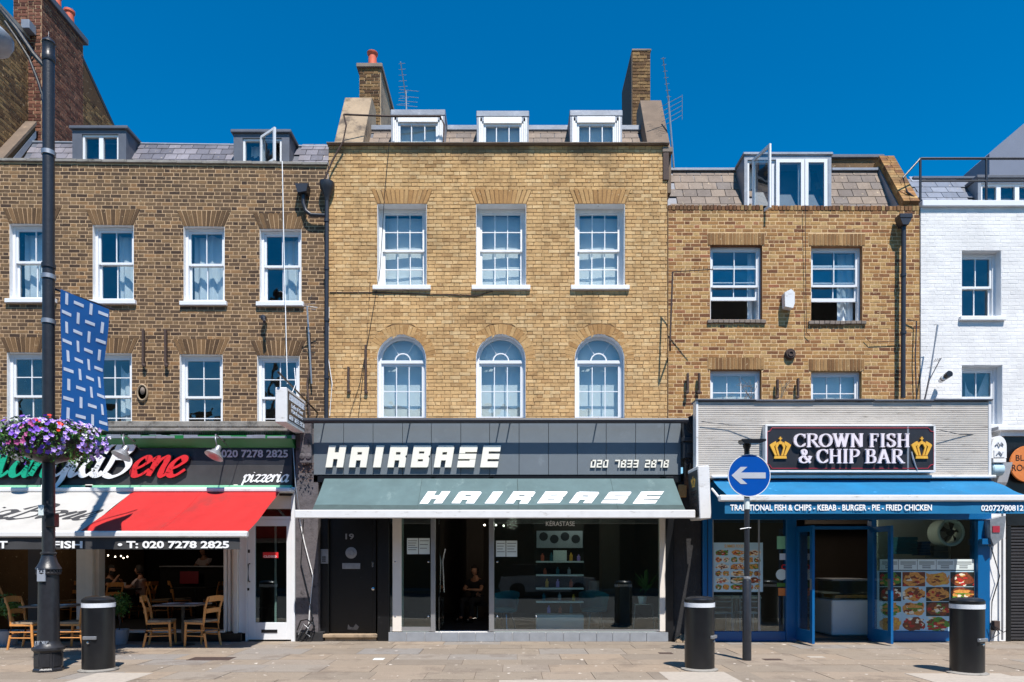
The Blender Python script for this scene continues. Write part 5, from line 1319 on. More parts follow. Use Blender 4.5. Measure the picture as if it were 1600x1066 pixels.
# interior
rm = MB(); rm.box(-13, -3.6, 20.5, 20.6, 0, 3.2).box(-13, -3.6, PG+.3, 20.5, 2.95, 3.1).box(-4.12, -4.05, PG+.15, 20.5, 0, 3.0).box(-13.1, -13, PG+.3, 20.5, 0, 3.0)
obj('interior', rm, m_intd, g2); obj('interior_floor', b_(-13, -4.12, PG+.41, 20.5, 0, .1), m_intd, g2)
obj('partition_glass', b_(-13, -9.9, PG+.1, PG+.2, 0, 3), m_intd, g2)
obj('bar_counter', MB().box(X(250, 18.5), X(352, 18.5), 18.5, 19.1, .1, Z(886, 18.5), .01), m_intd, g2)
obj('bar_top', b_(X(250, 18.4), X(354, 18.4), 18.35, 19.15, Z(886, 18.4), Z(885, 18.4)+.01), m_alu, g2)
for k in range(5):
    tag(obj('pendant_lamp', MB().lathe([(0, .02), (.014, .01), (.015, -.012), (0, -.02)], (X((169, 180, 189, 193, 199)[k], 17), 17, Z((868, 870, 869, 872, 870)[k], 17)), 10), m_bulb), 'small bright pendant lamp deep inside the pizzeria', 'lamp', 'pendant lamps inside the pizzeria')
small_lamp('pizzeria_lamp_light', (X(192, 16.3), 15.6, 2.35), 9)
obj('menu_board', b_(X(281, 18.3), X(310, 18.3), 18.3, 18.33, Z(912, 18.3), Z(893, 18.3)), m_maroon, g2)

# ================================================================== FISH BAR SHOPFRONT
fsh = thing('shopfront', 'blue fish and chip bar shopfront under a corrugated off-white fascia', 'shopfront', (X(1320, SY), SY, 0))
CYY = 12.45
c0, c1 = X(1090, CYY), X(1545, CYY); ctz, cbz = Z(628, CYY), Z(747, CYY)
cm = MB(); n = 36
def cf(u, v):
    k = v*n; ph = k-math.floor(k)
    return (c0+(c1-c0)*u, CYY+(.0 if ph < .5 else .012), cbz+(ctz-cbz)*v)
pts = []
for k in range(n):
    z0_ = cbz+(ctz-cbz)*k/n; hh = (ctz-cbz)/n
    pts += [(CYY, z0_), (CYY, z0_+hh*.55), (CYY+.007, z0_+hh*.7), (CYY+.007, z0_+hh*.9)]
pts.append((CYY, ctz))
for (a, b2_) in zip(pts, pts[1:]): cm.q((c0, a[0], a[1]), (c1, a[0], a[1]), (c1, b2_[0], b2_[1]), (c0, b2_[0], b2_[1]))
obj('corrugated_fascia', cm, m_corr, fsh)
obj('fascia_frame', MB().box(c0-.03, c0+.01, CYY-.012, CYY+.2, cbz, ctz+.02, .004).box(c1-.01, c1+.04, CYY-.012, CYY+.2, cbz, ctz+.02, .004), m_aluw, fsh)
obj('fascia_back', b_(c0, c1, CYY+.03, CYY+.2, cbz, ctz), m_intd, fsh)
fl = MB()
for k in range(5):
    a = c0-.04+(c1-c0+.1)*k/5; fl.box(a, a+(c1-c0+.1)/5-.004, CYY-.05, CYY+.3, ctz+.02-.012*(k % 2), ctz+.045-.012*(k % 2), .004)
obj('top_flashing', fl, m_leadd, fsh)
obj('flat_roof', b_(c0, c1, CYY+.31, WY-.03, ctz-.2, ctz-.16), m_leadd, fsh)
SB = CYY-.16
sb = thing('fascia_sign', 'black framed sign reading crown fish and chip bar between two gold crowns', 'sign', (X(1329, SB), SB, Z(738, SB)))
sb0, sb1, sbb, sbt = X(1196, SB), X(1462, SB), Z(738, SB), Z(663, SB)
obj('board', b_(sb0+.03, sb1-.03, SB+.01, CYY-.02, sbb+.03, sbt-.03), m_fblack, sb)
obj('frame', MB().box(sb0, sb1, SB, CYY-.01, sbb, sbb+.035, .004).box(sb0, sb1, SB, CYY-.01, sbt-.035, sbt, .004).box(sb0, sb0+.035, SB, CYY-.01, sbb+.036, sbt-.036).box(sb1-.035, sb1, SB, CYY-.01, sbb+.036, sbt-.036), m_aluw, sb)
Yb = SB+.01
place_polys('lettering', serif('CROWN FISH'), pxmap(1238, 1418, 678, 700, Yb), .045, m_pinkt, sb, d0=.02)
place_polys('lettering', serif('& CHIP BAR'), pxmap(1246, 1411, 702.5, 725, Yb), .045, m_pinkt, sb, d0=.02)
for (a, b2_) in ((1202, 1235), (1423, 1455)): place_polys('crown_emblem', CROWN, pxmap(a, b2_, 683, 717, Yb), .03, m_gold, sb)
bl = MB(); q = [(1206, 669), (1450, 669), (1454, 674), (1459, 675), (1459, 726), (1454, 727), (1450, 732), (1206, 732), (1203, 727), (1199, 726), (1199, 675), (1203, 674), (1206, 669)]
for a, b2_ in zip(q, q[1:]): bl.tube([P(a[0], a[1], Yb-.004), P(b2_[0], b2_[1], Yb-.004)], .008, 5)
obj('border_line', bl, m_maroon, sb)
obj('joint_strip', b_(X(1417, Yb), X(1420, Yb), Yb-.006, Yb, sbb+.04, sbt-.04), m_galv, sb)
obj('peeling_strip', MB().tube([P(1424, 706, Yb-.01), P(1427, 718, Yb-.02), P(1431, 730, Yb-.015), P(1434, 735, Yb-.02)], [.012, .016, .012, .006], 5), m_plastic, sb)
# blue awning
TY, VY = 12.5, 11.6
ba = thing('awning', 'bright blue fish bar awning with a lettered blue valance', 'awning', (X(1340, TY), TY, 3))
obj('cassette', b_(X(1112, TY-.1), X(1556, TY-.1), TY-.12, TY+.2, Z(748, TY)-.0, Z(743.5, TY), .01), m_aluw, ba)
obj('under_cassette', b_(X(1114, TY), X(1548, TY), TY, TY+.2, Z(752, TY), Z(748, TY)-.004), m_blk, ba)
bm_ = awmap(P(1113, 750, TY), P(1547, 750, TY), (X(1113, TY), VY, Z(775, VY)), (X(1548, TY)+.02, VY, Z(775, VY)), .02)
obj('canvas', MB().grid(lambda u, v: bm_(u, v, 0), 50, 8), m_bluec, ba, smooth=True)
bx0, bx1 = X(1122, VY), X(1603, VY)
obj('front_bar', b_(bx0, bx1, VY-.09, VY+.02, Z(784, VY), Z(774, VY), .02), m_aluw, ba)
obj('valance', MB().grid(lambda u, v: (bx0+.1+(bx1-bx0-.08)*u, VY-.04-.008*math.sin(u*40)*(1-v), Z(803, VY)+(Z(784, VY)-Z(803, VY))*v), 120, 3), m_bluec, ba, smooth=True)
sans('lettering', 'TRADITIONAL FISH & CHIPS - KEBAB - BURGER - PIE - FRIED CHICKEN', pxmap(1141, 1456, 788.5, 798, VY-.052), .003, m_wtxt, ba, .022)
sans('lettering', '02072780812', pxmap(1533, 1599, 789.5, 798.5, VY-.052), .003, m_wtxt, ba, .022)
obj('side_arm', MB().tube([(X(1122, VY)+.04, VY, Z(780, VY)), (X(1122, VY)+.1, 12.3, 2.8)], .02, 6), m_aluw, ba)
# structure
def fb(px0, px1, y0, y1, z0, z1, name='frame', mt=None, b=.006): return obj(name, b_(X(px0, G), X(px1, G), y0, y1, z0, z1, b), mt or m_blue, fsh)
fb(1098, 1113, G-.02, G+.2, 0, 2.9, 'post'); fb(1228.5, 1244, G-.02, G+.16, 0, 2.6, 'post'); fb(1362, 1370, G-.0, G+.16, 0, 2.6, 'post'); fb(1526, 1545, G-.04, G+.2, 0, 2.9, 'post')
obj('jamb_line', b_(X(1105, G)-.005, X(1105, G)+.005, G-.03, G-.02, 0, 2.9), m_blk, fsh)
obj('head_board', b_(X(1098, G), X(1546, G), G-.06, G+.2, Z(812, G), 3.05, .006), m_blue, fsh)
fb(1113.5, 1228, G-.0, G+.12, .0, Z(987, G), 'kick_panel'); fb(1370.5, 1525.5, G-.0, G+.12, .0, Z(987, G), 'kick_panel')
fb(1244.5, 1361.5, G+.02, G+.12, Z(827, G), Z(822, G), 'transom')
fb(1186, 1188.5, G+.04, G+.08, Z(987, G), 2.5, 'mullion', m_alu, .003); fb(1113.6, 1116, G+.04, G+.08, Z(987, G), 2.5, 'mullion', m_alu, .003)
obj('shop_window', b_(X(1113, G), X(1228, G), G+.05, G+.056, Z(987, G), 2.5), m_shopg, fsh)
obj('shop_window', b_(X(1370.5, G), X(1525, G), G+.05, G+.056, Z(987, G), 2.5), m_shopg, fsh)
def leafdoor(hx, lab):
    z0_, z1_ = .04, Z(824, G); L_ = .72; fw = .1
    m_ = MB(); mp = lambda u, v, d: (hx+d, G-.0-u, v)
    for poly in ([(0, z0_), (fw, z0_), (fw, z1_), (0, z1_)], [(L_-fw, z0_), (L_, z0_), (L_, z1_), (L_-fw, z1_)], [(fw, z0_), (L_-fw, z0_), (L_-fw, z0_+.22), (fw, z0_+.22)], [(fw, z1_-.1), (L_-fw, z1_-.1), (L_-fw, z1_), (fw, z1_)]):
        m_.prism(poly, -.022, .022, mp)
    o = obj('door', m_, m_blue, fsh); o['label'] = lab
    obj('door_glass', MB().prism([(fw, z0_+.22), (L_-fw, z0_+.22), (L_-fw, z1_-.1), (fw, z1_-.1)], -.003, .003, mp), m_shopg, o)
    obj('push_plate', MB().prism([(L_-.09, 1.0), (L_-.02, 1.0), (L_-.02, 1.2), (L_-.09, 1.2)], -.028, .028, mp), m_alu, o)
leafdoor(X(1245, G), 'left blue door leaf standing open over the pavement'); leafdoor(X(1361, G), 'right blue door leaf standing open over the pavement')
# interior
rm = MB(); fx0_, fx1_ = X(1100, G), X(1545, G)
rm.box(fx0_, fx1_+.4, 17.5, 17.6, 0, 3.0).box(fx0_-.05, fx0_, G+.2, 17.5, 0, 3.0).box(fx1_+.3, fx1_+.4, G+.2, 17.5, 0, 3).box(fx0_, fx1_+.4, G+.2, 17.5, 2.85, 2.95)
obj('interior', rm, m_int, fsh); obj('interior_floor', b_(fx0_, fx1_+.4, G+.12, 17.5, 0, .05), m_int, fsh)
obj('kitchen_wall', b_(X(1372, 14.6), X(1535, 14.6)+.3, 14.6, 14.66, 0, 2.85), m_offw, fsh)
dcw = m_cabinet
dc = thing('display_counter', 'steel and glass food counter just inside the open fish bar doorway', 'counter', (X(1310, 14.2), 14.2, .05))
obj('base', b_(X(1300, 13.5), X(1362, 13.5), 13.5, 14.3, .05, .75, .02), m_cabinet, dc)
obj('base', b_(X(1283, 14.5), X(1312, 14.5), 14.45, 15.2, .05, .85, .02), m_galv, dc)
obj('glass_case', b_(X(1301, 13.55), X(1361, 13.55), 13.55, 14.2, .751, 1.12), m_shopg, dc)
obj('case_top', b_(X(1300, 13.5), X(1362, 13.5), 13.5, 14.3, 1.121, 1.16, .01), m_galv, dc)
obj('food_tray', MB().box(X(1305, 13.6), X(1355, 13.6), 13.6, 14.1, .78, .84), m_fbun, dc)
obj('price_board', MB().box(X(1255, 16), X(1355, 16), 15.9, 15.95, 2.35, 2.75), m_int, fsh)
exf = thing('extractor_fan', 'round cream extractor fan housing up behind the right fish bar window', 'fan', P(1487, 832, 13.6))
obj('ring', MB().lathe([(.26, .35), (.27, .02), (.25, .0), (.215, .02), (.21, .3)], P(1487, 832, 13.3), 28, 'y', ring=True), m_cream, exf, smooth=40)
obj('hub', MB().lathe([(.0, 0), (.06, 0), (.07, .06), (.0, .06)], P(1487, 832, 13.38), 14, 'y'), m_rust, exf)
for k in range(5):
    a = k*2*PI/5; c_ = Vector(P(1487, 832, 13.42)); d1 = Vector((math.cos(a), 0, math.sin(a))); d2 = Vector((math.cos(a+.5), .0, math.sin(a+.5)))
    obj('blade', MB().q(c_+d1*.05, c_+d1*.2, c_+d2*.2+Vector((0, .05, 0)), c_+d2*.05+Vector((0, .03, 0))), m_rust, exf)
for i, (a, b2_, t_, bo, mt, lab) in enumerate(((1398, 1432, 839, 866, m_tealf, 'tall stack of teal takeaway boxes on the shelf behind the fish bar window'), (1436, 1452, 846, 868, m_blue, 'stack of dark blue boxes beside the teal takeaway boxes'), (1457, 1480, 852, 872, m_galv, 'steel kitchen scale on the shelf in the fish bar window'))):
    t = thing('box_stack', lab, 'boxes' if i < 2 else 'scale', P((a+b2_)/2, bo, 13.9))
    nb = 5 if i < 2 else 2
    for k in range(nb):
        za_ = Z(bo, 13.9)+(Z(t_, 13.9)-Z(bo, 13.9))*k/nb; zb2 = Z(bo, 13.9)+(Z(t_, 13.9)-Z(bo, 13.9))*(k+.94)/nb
        obj('box' if i < 2 else 'plate', b_(X(a, 13.9)+k*.008, X(b2_, 13.9)-(k % 2)*.01, 13.85, 14.15, za_, zb2, .004), mt, t)
obj('shelf', b_(X(1396, 13.8), X(1490, 13.8), 13.75, 14.3, Z(874, 13.8)-.02, Z(874, 13.8)), m_galv, fsh)
small_lamp('fish_bar_ceiling_light', (X(1300, 14), 14.3, 2.6), 22)
obj('ceiling_lamp', b_(X(1290, 14.6), X(1345, 14.6), 14.55, 14.65, 2.72, 2.76), m_bulb, fsh)
# posters
def pn(par, a, b2_, t_, bo, Y, mt=None, name='photo'):
    m_ = MB(); m_.cur = R.random(); m_.box(X(a, Y), X(b2_, Y), Y-.002, Y, Z(bo, Y), Z(t_, Y)); return obj(name, m_, mt or m_food, par, rnd=True)
def dish(par, a, b2_, t_, bo, Y):
    m_ = MB(); m_.cur = R.random(); cxp, czp = (X(a, Y)+X(b2_, Y))/2, (Z(t_, Y)+Z(bo, Y))/2; rx, rz_ = (X(b2_, Y)-X(a, Y))*.44, (Z(t_, Y)-Z(bo, Y))*.40
    ph = R.uniform(0, 6); pl = [(cxp+rx*math.cos(t)*(1+.1*math.sin(3*t+ph)), czp+rz_*math.sin(t)*(1+.12*math.sin(5*t+ph))) for t in [2*PI*k/20 for k in range(20)]]
    m_.prism(pl, Y-.003, Y, lambda u, v, d: (u, d, v)); return obj('dish_print', m_, m_food, par, rnd=True)
def foodpic(par, a, b2_, t_, bo, Y, plain=False):
    x0_, x1_, z0_, z1_ = X(a, Y), X(b2_, Y), Z(bo, Y), Z(t_, Y); c0x, c0z = (x0_+x1_)/2, (z0_+z1_)/2; w_, h_ = (x1_-x0_), (z1_-z0_)
    base = obj('photo', b_(x0_, x1_, Y-.002, Y, z0_, z1_), m_foodbg if plain else R.choice([m_foodbg, m_fdark, m_fdark, m_fmeat]), par)
    def blob(cx_, cz_, rx, rz_, mt, dd):
        ph = R.uniform(0, 6); pl = [(min(x1_-.001, max(x0_+.001, cx_+rx*math.cos(t)*(1+.16*math.sin(3*t+ph)))), min(z1_-.001, max(z0_+.001, cz_+rz_*math.sin(t)*(1+.2*math.sin(4*t+ph))))) for t in [2*PI*k/16 for k in range(16)]]
        mm.append((pl, mt, dd))
    mm = []; kind = R.randrange(4)
    blob(c0x, c0z, w_*.5, h_*.47, R.choice([m_fwht, m_fmeat, m_fgrn, m_fbun]), .0024)
    pal = [[m_fbun, m_gold, m_fbun, m_fmeat], [m_fbun, m_fbun, m_fmeat, m_fgrn, m_fwht], [m_fmeat, m_fmeat, m_fred, m_fwht, m_fbun], [m_fmeat, m_fbun, m_fred, m_fwht, m_fgrn]][kind]
    for k in range(26): blob(c0x+R.gauss(0, .22)*w_, c0z+R.gauss(0, .2)*h_, w_*R.uniform(.05, .14), h_*R.uniform(.05, .13), R.choice(pal), .0026+k*.00006)
    if kind == 1: blob(c0x, c0z+h_*.16, w_*.34, h_*.15, m_fbun, .0044); blob(c0x, c0z+h_*.02, w_*.36, h_*.05, m_fgrn, .0046)
    by = {}
    for pl, mt, dd in mm: by.setdefault(mt, []).append((pl, dd))
    for mt, L_ in by.items():
        q = MB()
        for pl, dd in L_: q.prism(pl, Y-dd, Y-.0021, lambda u, v, d: (u, d, v))
        obj('dish_print', q, mt, base, stuff=True)
mp_ = thing('menu_poster', 'pale blue menu poster of food pictures in the left fish bar window', 'poster', P(1153, 925, G+.04))
PY = G+.045
obj('sheet', b_(X(1113, PY), X(1192, PY), PY, PY+.01, Z(925, PY), Z(848, PY)), m_foodbg, mp_)
sans('heading', 'SUMMER FOOD', pxmap(1132, 1162, 851, 856, PY), .001, m_gold, mp_, .02)
for c_ in range(3):
    for r_ in range(6):
        a = 1117+c_*24.5; t_ = 859+r_*10.7
        if c_ == 1 and r_ > 1: foodpic(mp_, a, a+22, t_, t_+10, PY)
        else:
            obj('cell', b_(X(a, PY), X(a+23, PY), PY-.0015, PY-.0005, Z(t_+10, PY), Z(t_, PY)), m_paper, mp_)
            if r_ % 2: foodpic(mp_, a+.5, a+11, t_+.5, t_+9.5, PY-.0016, True); foodpic(mp_, a+12, a+22.5, t_+.5, t_+9.5, PY-.0016, True)
            else: foodpic(mp_, a+1, a+22, t_+.3, t_+9.7, PY-.0016, True)
fp = thing('menu_poster', 'wall of kebab, burger and chicken photographs in the right fish bar window', 'poster', P(1460, 930, G+.04))
obj('sheet', b_(X(1370.6, PY), X(1523, PY), PY, PY+.004, Z(986, PY), Z(892, PY)), m_foodbg, fp)
for r_ in range(4):
    for c_ in range(4):
        a = [1374, 1410, 1447, 1485][c_]; b2_ = [1408, 1445.5, 1483.5, 1522][c_]; t_ = 894+r_*23.3
        foodpic(fp, a, b2_, t_, t_+22.3, PY, (r_+c_) % 3 == 2)
pb = thing('price_strip', 'white price strip with columns of small print above the food photographs', 'notice', P(1460, 885, G+.04))
obj('strip', b_(X(1374, PY), X(1522, PY), PY, PY+.004, Z(890.5, PY), Z(874, PY)), m_paper, pb)
for k in range(5):
    l = MB(); a = 1378+k*29
    for j_ in range(4): l.box(X(a+(j_ > 1)*5, PY), X(a+24-(j_ > 1)*6, PY), PY-.001, PY, Z(879+j_*3, PY), Z(877.8+j_*3, PY))
    obj('print', l, m_blkpipe, pb)
    obj('divider', b_(X(1374+k*29.5, PY), X(1374.6+k*29.5, PY), PY-.001, PY, Z(890, PY), Z(874.5, PY)), m_blkpipe, pb)
for (nm, a, b2_, t_, bo, mt, lab) in (('window_sticker', 1214, 1229, 838, 858, m_lgreen, 'mint green square sticker high on the fish bar window'), ('window_sticker', 1218, 1228, 865, 875, m_pale, 'small outlined square sticker below the mint green one'), ('window_sticker', 1214, 1228, 911, 917, m_leaf, 'narrow green sticker on the fish bar window'), ('window_sticker', 1216, 1228, 919, 931, m_orange, 'orange square sticker lowest on the fish bar window')):
    tag(obj(nm, b_(X(a, PY), X(b2_, PY), PY-.002, PY, Z(bo, PY), Z(t_, PY)), mt), lab, 'sticker')
tag(obj('window_sticker', MB().lathe([(0, 0), (.105, 0), (.105, -.003), (0, -.003)], P(1221, 898, PY), 24, 'y'), m_paper), 'round pale sticker with a dark band on the fish bar window', 'sticker')
tag(obj('window_sticker', MB().lathe([(.03, 0), (.05, 0), (.05, -.003), (.03, -.003)], P(1225, 886, PY), 18, 'y', ring=True), m_redt), 'tiny round red no-smoking sticker on the fish bar window', 'sticker')
def cafe_chair(px_, Y, lab):
    t = thing('metal_chair', lab, 'chair', (X(px_, Y), Y, .05), 'pale blue chairs inside the fish bar'); x = X(px_, Y); w_ = .2
    obj('back_frame', MB().tube([(x-w_, Y, .05), (x-w_, Y, .82), (x+w_, Y, .82), (x+w_, Y, .05)], .016, 6).tube([(x-w_, Y, .7), (x+w_, Y, .7)], .014, 6).tube([(x-w_, Y, .58), (x+w_, Y, .58)], .014, 6), m_pale, t)
    obj('seat', b_(x-w_, x+w_, Y, Y+.4, .45, .48, .008), m_pale, t)
    for s in (-1, 1): obj('leg', MB().tube([(x+s*w_, Y+.38, .46), (x+s*w_, Y+.42, .05)], .014, 6), m_pale, t)
cafe_chair(1128, 13.8, 'pale blue metal chair left of the table behind the fish bar window'); cafe_chair(1172, 13.8, 'pale blue metal chair nearest the road-sign pole behind the fish bar window')
ct = thing('cafe_table', 'small pale table behind the left fish bar window', 'table', (X(1145, 14.3), 14.3, .05))
obj('table_top', b_(X(1120, 14.3), X(1185, 14.3), 14.1, 14.8, .74, .77, .01), m_paper, ct); obj('leg', MB().tube([(X(1150, 14.4), 14.4, .05), (X(1150, 14.4), 14.4, .74)], .03, 8), m_galv, ct)

# ================================================================== RIGHT-HAND SHOP
bk = thing('shopfront', 'black shopfront at the right edge with closed roller shutter and white trim', 'shopfront', (X(1600, SY), SY, 0))
KX0, KX1 = X(1575, SY), 11.6
obj('fascia_board', b_(X(1560, SY), KX1, SY, SY+.2, Z(800, SY), Z(682, SY), .006), m_blk, bk)
obj('cornice', MB().box(X(1559, SY-.1), KX1, SY-.12, SY+.3, Z(670, SY-.1)-.03, Z(666, SY-.1), .008).box(X(1561, SY), KX1, SY-.04, SY+.2, Z(682, SY)+.003, Z(670, SY-.1)-.031), m_whited, bk)
obj('pilaster', b_(X(1546, SY), X(1573, SY), SY+.02, SY+.3, 0, Z(690, SY), .006), m_whited, bk)
obj('back_wall', b_(X(1574, SY), KX1, SY+.12, SY+.2, 0, 3), m_blk, bk)
obj('shutter_box', b_(X(1574, SY), KX1, SY+.02, SY+.3, Z(822, SY), Z(800, SY)-.004, .01), m_blk, bk)
obj('shutter_rail', b_(X(1573.5, SY), X(1580, SY), SY-.0, SY+.1, 0, Z(822, SY), .004), m_blk, bk)
n = 36
for k in range(n):
    z0_ = .02+(Z(823, SY)-.02)*k/n; z1_ = .02+(Z(823, SY)-.02)*(k+1)/n
    obj('shutter_slat', MB().prism([(SY+.06, z0_), (SY+.035, z0_+.012), (SY+.035, z1_-.02), (SY+.06, z1_-.004)], X(1580, SY), KX1, lambda u, v, d: (d, u, v)), m_shut, bk)
rdn = thing('round_sign', 'round orange shop sign with black lettering cut by the right edge', 'sign', P(1608, 725, SY-.1))
obj('disc', MB().lathe([(0, 0), (.34, 0), (.345, .03), (0, .03)], P(1607, 725, SY-.1), 36, 'y'), m_orange, rdn)
sans('lettering', 'BLACK', pxmap(1587, 1627, 711, 720, SY-.1), .004, m_blk, rdn, .0)
sans('lettering', 'ROOSTER', pxmap(1581, 1637, 726, 736, SY-.1), .004, m_blk, rdn, .0)
cn = thing('console_bracket', 'ornate white carved console between the fish bar and the black shop', 'bracket', P(1560, 740, SY-.2))
cy_ = SY-.28; cx = X(1561, cy_)
obj('hood', MB().prism([(cx-.14, Z(716, cy_)), (cx+.14, Z(716, cy_))]+[(cx+.14*math.cos(a), Z(698, cy_)+.2*math.sin(a)**1.0) for a in [PI*k/12 for k in range(13)]], cy_, SY, lambda u, v, d: (u, d, v)), m_whited, cn)
obj('panel_frame', MB().box(cx-.12, cx+.12, cy_-.02, SY, Z(723, cy_), Z(717, cy_), .006).box(cx-.1, cx+.1, cy_-.015, cy_, Z(715, cy_), Z(703, cy_), .006), m_whited, cn)
obj('carving', MB().tube([(cx-.07, cy_-.01, Z(696, cy_)), (cx-.03, cy_-.02, Z(692, cy_)), (cx, cy_-.02, Z(697, cy_)), (cx+.03, cy_-.02, Z(692, cy_)), (cx+.07, cy_-.01, Z(696, cy_))], .012, 6).tube([(cx-.06, cy_-.02, Z(711, cy_)), (cx-.02, cy_-.03, Z(706, cy_)), (cx+.03, cy_-.03, Z(711, cy_)), (cx+.06, cy_-.02, Z(707, cy_))], .012, 6), m_plastic, cn)
obj('scroll', MB().lathe([(.1, 0), (.12, .02), (.12, .2), (.1, .22)], (X(1552, cy_)-.0, cy_+.1, Z(733, cy_)), 20, 'x'), m_foodbg, cn, smooth=40)
obj('scroll_body', MB().prism([(cy_+.04, Z(722, cy_)), (SY, Z(722, cy_)), (SY, Z(765, SY)), (cy_+.18, Z(752, cy_))], X(1552, SY), X(1568, SY), lambda u, v, d: (d, u, v)), m_whited, cn)
# ================================================================== FITTINGS ON THE WALLS
def pipe_run(name, label, pts, r, extra=None, mat=None, n=10):
    t = thing(name, label, 'drainpipe', pts[-1])
    obj('pipe', MB().tube(pts, r, n), mat or m_blkpipe, t, smooth=40)
    return t
yp = 13.88
dp = pipe_run('drainpipe', 'tall black drainpipe with funnel hopper between the brown and yellow houses', [P(511, 300, yp), P(510, 655, yp)], .042)
for py in (345, 420, 500, 590): obj('collar', MB().lathe([(.043, -.03), (.054, -.03), (.054, .03), (.043, .03)], P(510.5, py, yp), 14), m_blkpipe, dp, smooth=40)
hp = MB().lathe([(.045, -.28), (.06, -.2), (.13, -.05), (.15, .03), (.15, .08), (.12, .08)], P(511, 292, yp), 16); obj('hopper', hp, m_blkpipe, dp, smooth=45)
dp2 = pipe_run('drainpipe', 'short black offset drainpipe with square hopper joining the tall one', [P(474, 305, yp), P(474, 318, yp), P(478, 330, yp), P(486, 336, yp), P(508, 337, yp)], .04)
obj('hopper', MB().prism([(-.13, .08), (.13, .08), (.1, -.07), (-.07, -.1), (-.1, -.02)], -.1, .1, lambda u, v, d: (X(473, yp)+u, yp+d, Z(297, yp)+v)), m_blkpipe, dp2)
obj('outlet', MB().tube([P(481, 292, yp), P(481, 292, 14.05)], .035, 8), m_blkpipe, dp2)
dp3 = pipe_run('drainpipe', 'long black drainpipe with hopper at the right end of the mottled house', [P(1412, 352, yp), P(1411, 622, yp)], .045)
obj('hopper', MB().box(X(1402, yp), X(1422, yp), yp-.1, yp+.1, Z(344, yp), Z(337, yp), .01).prism([(X(1403, yp), Z(344, yp)), (X(1421, yp), Z(344, yp)), (X(1416, yp), Z(354, yp)), (X(1407, yp), Z(354, yp))], yp-.09, yp+.09, lambda u, v, d: (u, d, v)), m_blkpipe, dp3)
for py in (430, 520): obj('collar', MB().lathe([(.046, -.03), (.056, -.03), (.056, .03), (.046, .03)], P(1411.5, py, yp), 14), m_blkpipe, dp3, smooth=40)

def aerial(name, label, mast, boom, elems, r=.012, mat=None):
    t = thing(name, label, 'aerial', mast[0]); mt = mat or m_galv
    obj('mast', MB().tube(mast, .018, 6), mt, t)
    if boom: obj('boom', MB().tube(boom, .01, 5), mt, t)
    e = MB()
    for a, b in elems: e.tube([a, b], .0055, 4)
    obj('elements', e, mt, t, stuff=True); return t
Ya = 15.6
el = [(P(626-3, 100+k*9, Ya), P(626+7+k*.9, 99+k*9, Ya)) for k in range(8)]
el += [(P(624, 140, Ya), P(654, 143, Ya)), (P(625, 150, Ya), P(654, 153, Ya)), (P(622, 157, Ya), P(652, 160, Ya)), (P(620, 164, Ya), P(652, 167, Ya))]
aerial('roof_aerial', 'thin slanting aerial behind the left dormer of the yellow house', [P(636, 205, Ya), P(634, 142, Ya)], [P(634, 150, Ya), P(626, 97, Ya-.6)], el)
Yb2 = 14.3
el = [(P(1033+k*1.4, 92+k*10, Yb2-.3), P(1040+k*1.4, 91+k*10, Yb2-.3)) for k in range(7)]
el += [(P(1031+k, 168+k*7.5, Yb2), P(1066, 150+k*7.5, Yb2)) for k in range(5)]+[(P(1066, 148, Yb2), P(1066, 187, Yb2))]
aerial('roof_aerial', 'tall aerial on a pole beside the right chimney of the yellow house', [P(1053, 262, Yb2), P(1044, 150, Yb2)], [P(1045, 158, Yb2), P(1036, 90, Yb2-.5)], el)
Yw = 13.55
el = [(P(1056+k*7, 428-k*.5, Yw), P(1058+k*7, 420-k*.5, Yw-.02)) for k in range(9)]
aerial('wall_aerial', 'rusty comb-shaped aerial on a pole at the left of the mottled house', [P(1047, 548, 13.9), P(1047, 533, Yw), P(1051, 426, Yw)], [P(1050, 425, Yw), P(1114, 421, Yw-.35)], el, mat=m_rust)
el = [(P(1459, 508, 13.7), P(1466, 507, 13.7)), (P(1449, 574, 13.6), P(1474, 573, 13.6))]+[(P(1459+k*3, 566-k*.5, 13.6), P(1463+k*3, 560-k*.5, 13.5)) for k in range(4)]
aerial('wall_aerial', 'tangled thin aerial rods on the white house wall above the fascia', [P(1445, 624, 13.95), P(1452, 592, 13.7), P(1465, 508, 13.7)], [P(1449, 600, 13.7), P(1470, 560, 13.5)], el)
aerial('wall_aerial', 'small white-tipped aerial beside the last upper window of the brown house', [P(487, 600, 13.9), P(480, 480, 13.8)], [P(472, 478, 13.6), P(496, 481, 13.7)], [(P(474, 476, 13.6), P(494, 474, 13.6)), (P(474, 482, 13.6), P(494, 484, 13.6)), (P(483, 470, 13.6), P(487, 462, 13.5))])
al = thing('alarm_box', 'white intruder alarm box between the upper windows of the mottled house', 'alarm box', P(1229, 485, 14))
obj('cover', MB().prism([(-.09, -.16), (.07, -.19), (.1, -.1), (.1, .12), (.03, .19), (-.1, .12)], 13.84, 14.0, lambda u, v, d: (X(1229, 14)+u, d, Z(471, 14)+v)), m_aluw, al)
vt = thing('wall_tie_plate', 'round dark iron tie plate on the mottled house wall', 'wall plate', P(1235, 554, 14))
obj('plate', MB().lathe([(0, -.03), (.03, -.03), (.035, -.05), (.06, -.05), (.065, -.03), (.09, -.035), (.1, -.02), (.11, -.0), (.11, .04)], P(1235, 553, 13.99), 24, 'y'), m_rust, vt, smooth=35)
ov = thing('oval_plaque', 'small oval stone plaque between the lower windows of the brown house', 'plaque', P(223, 614, 14))
obj('rim', MB().lathe([(.11, .02), (.115, -.02), (.1, -.035), (.085, -.02), (.085, 0)], P(223, 614, 13.98), 22, 'y', sy=1.55, ring=True), m_render, ov, smooth=40)
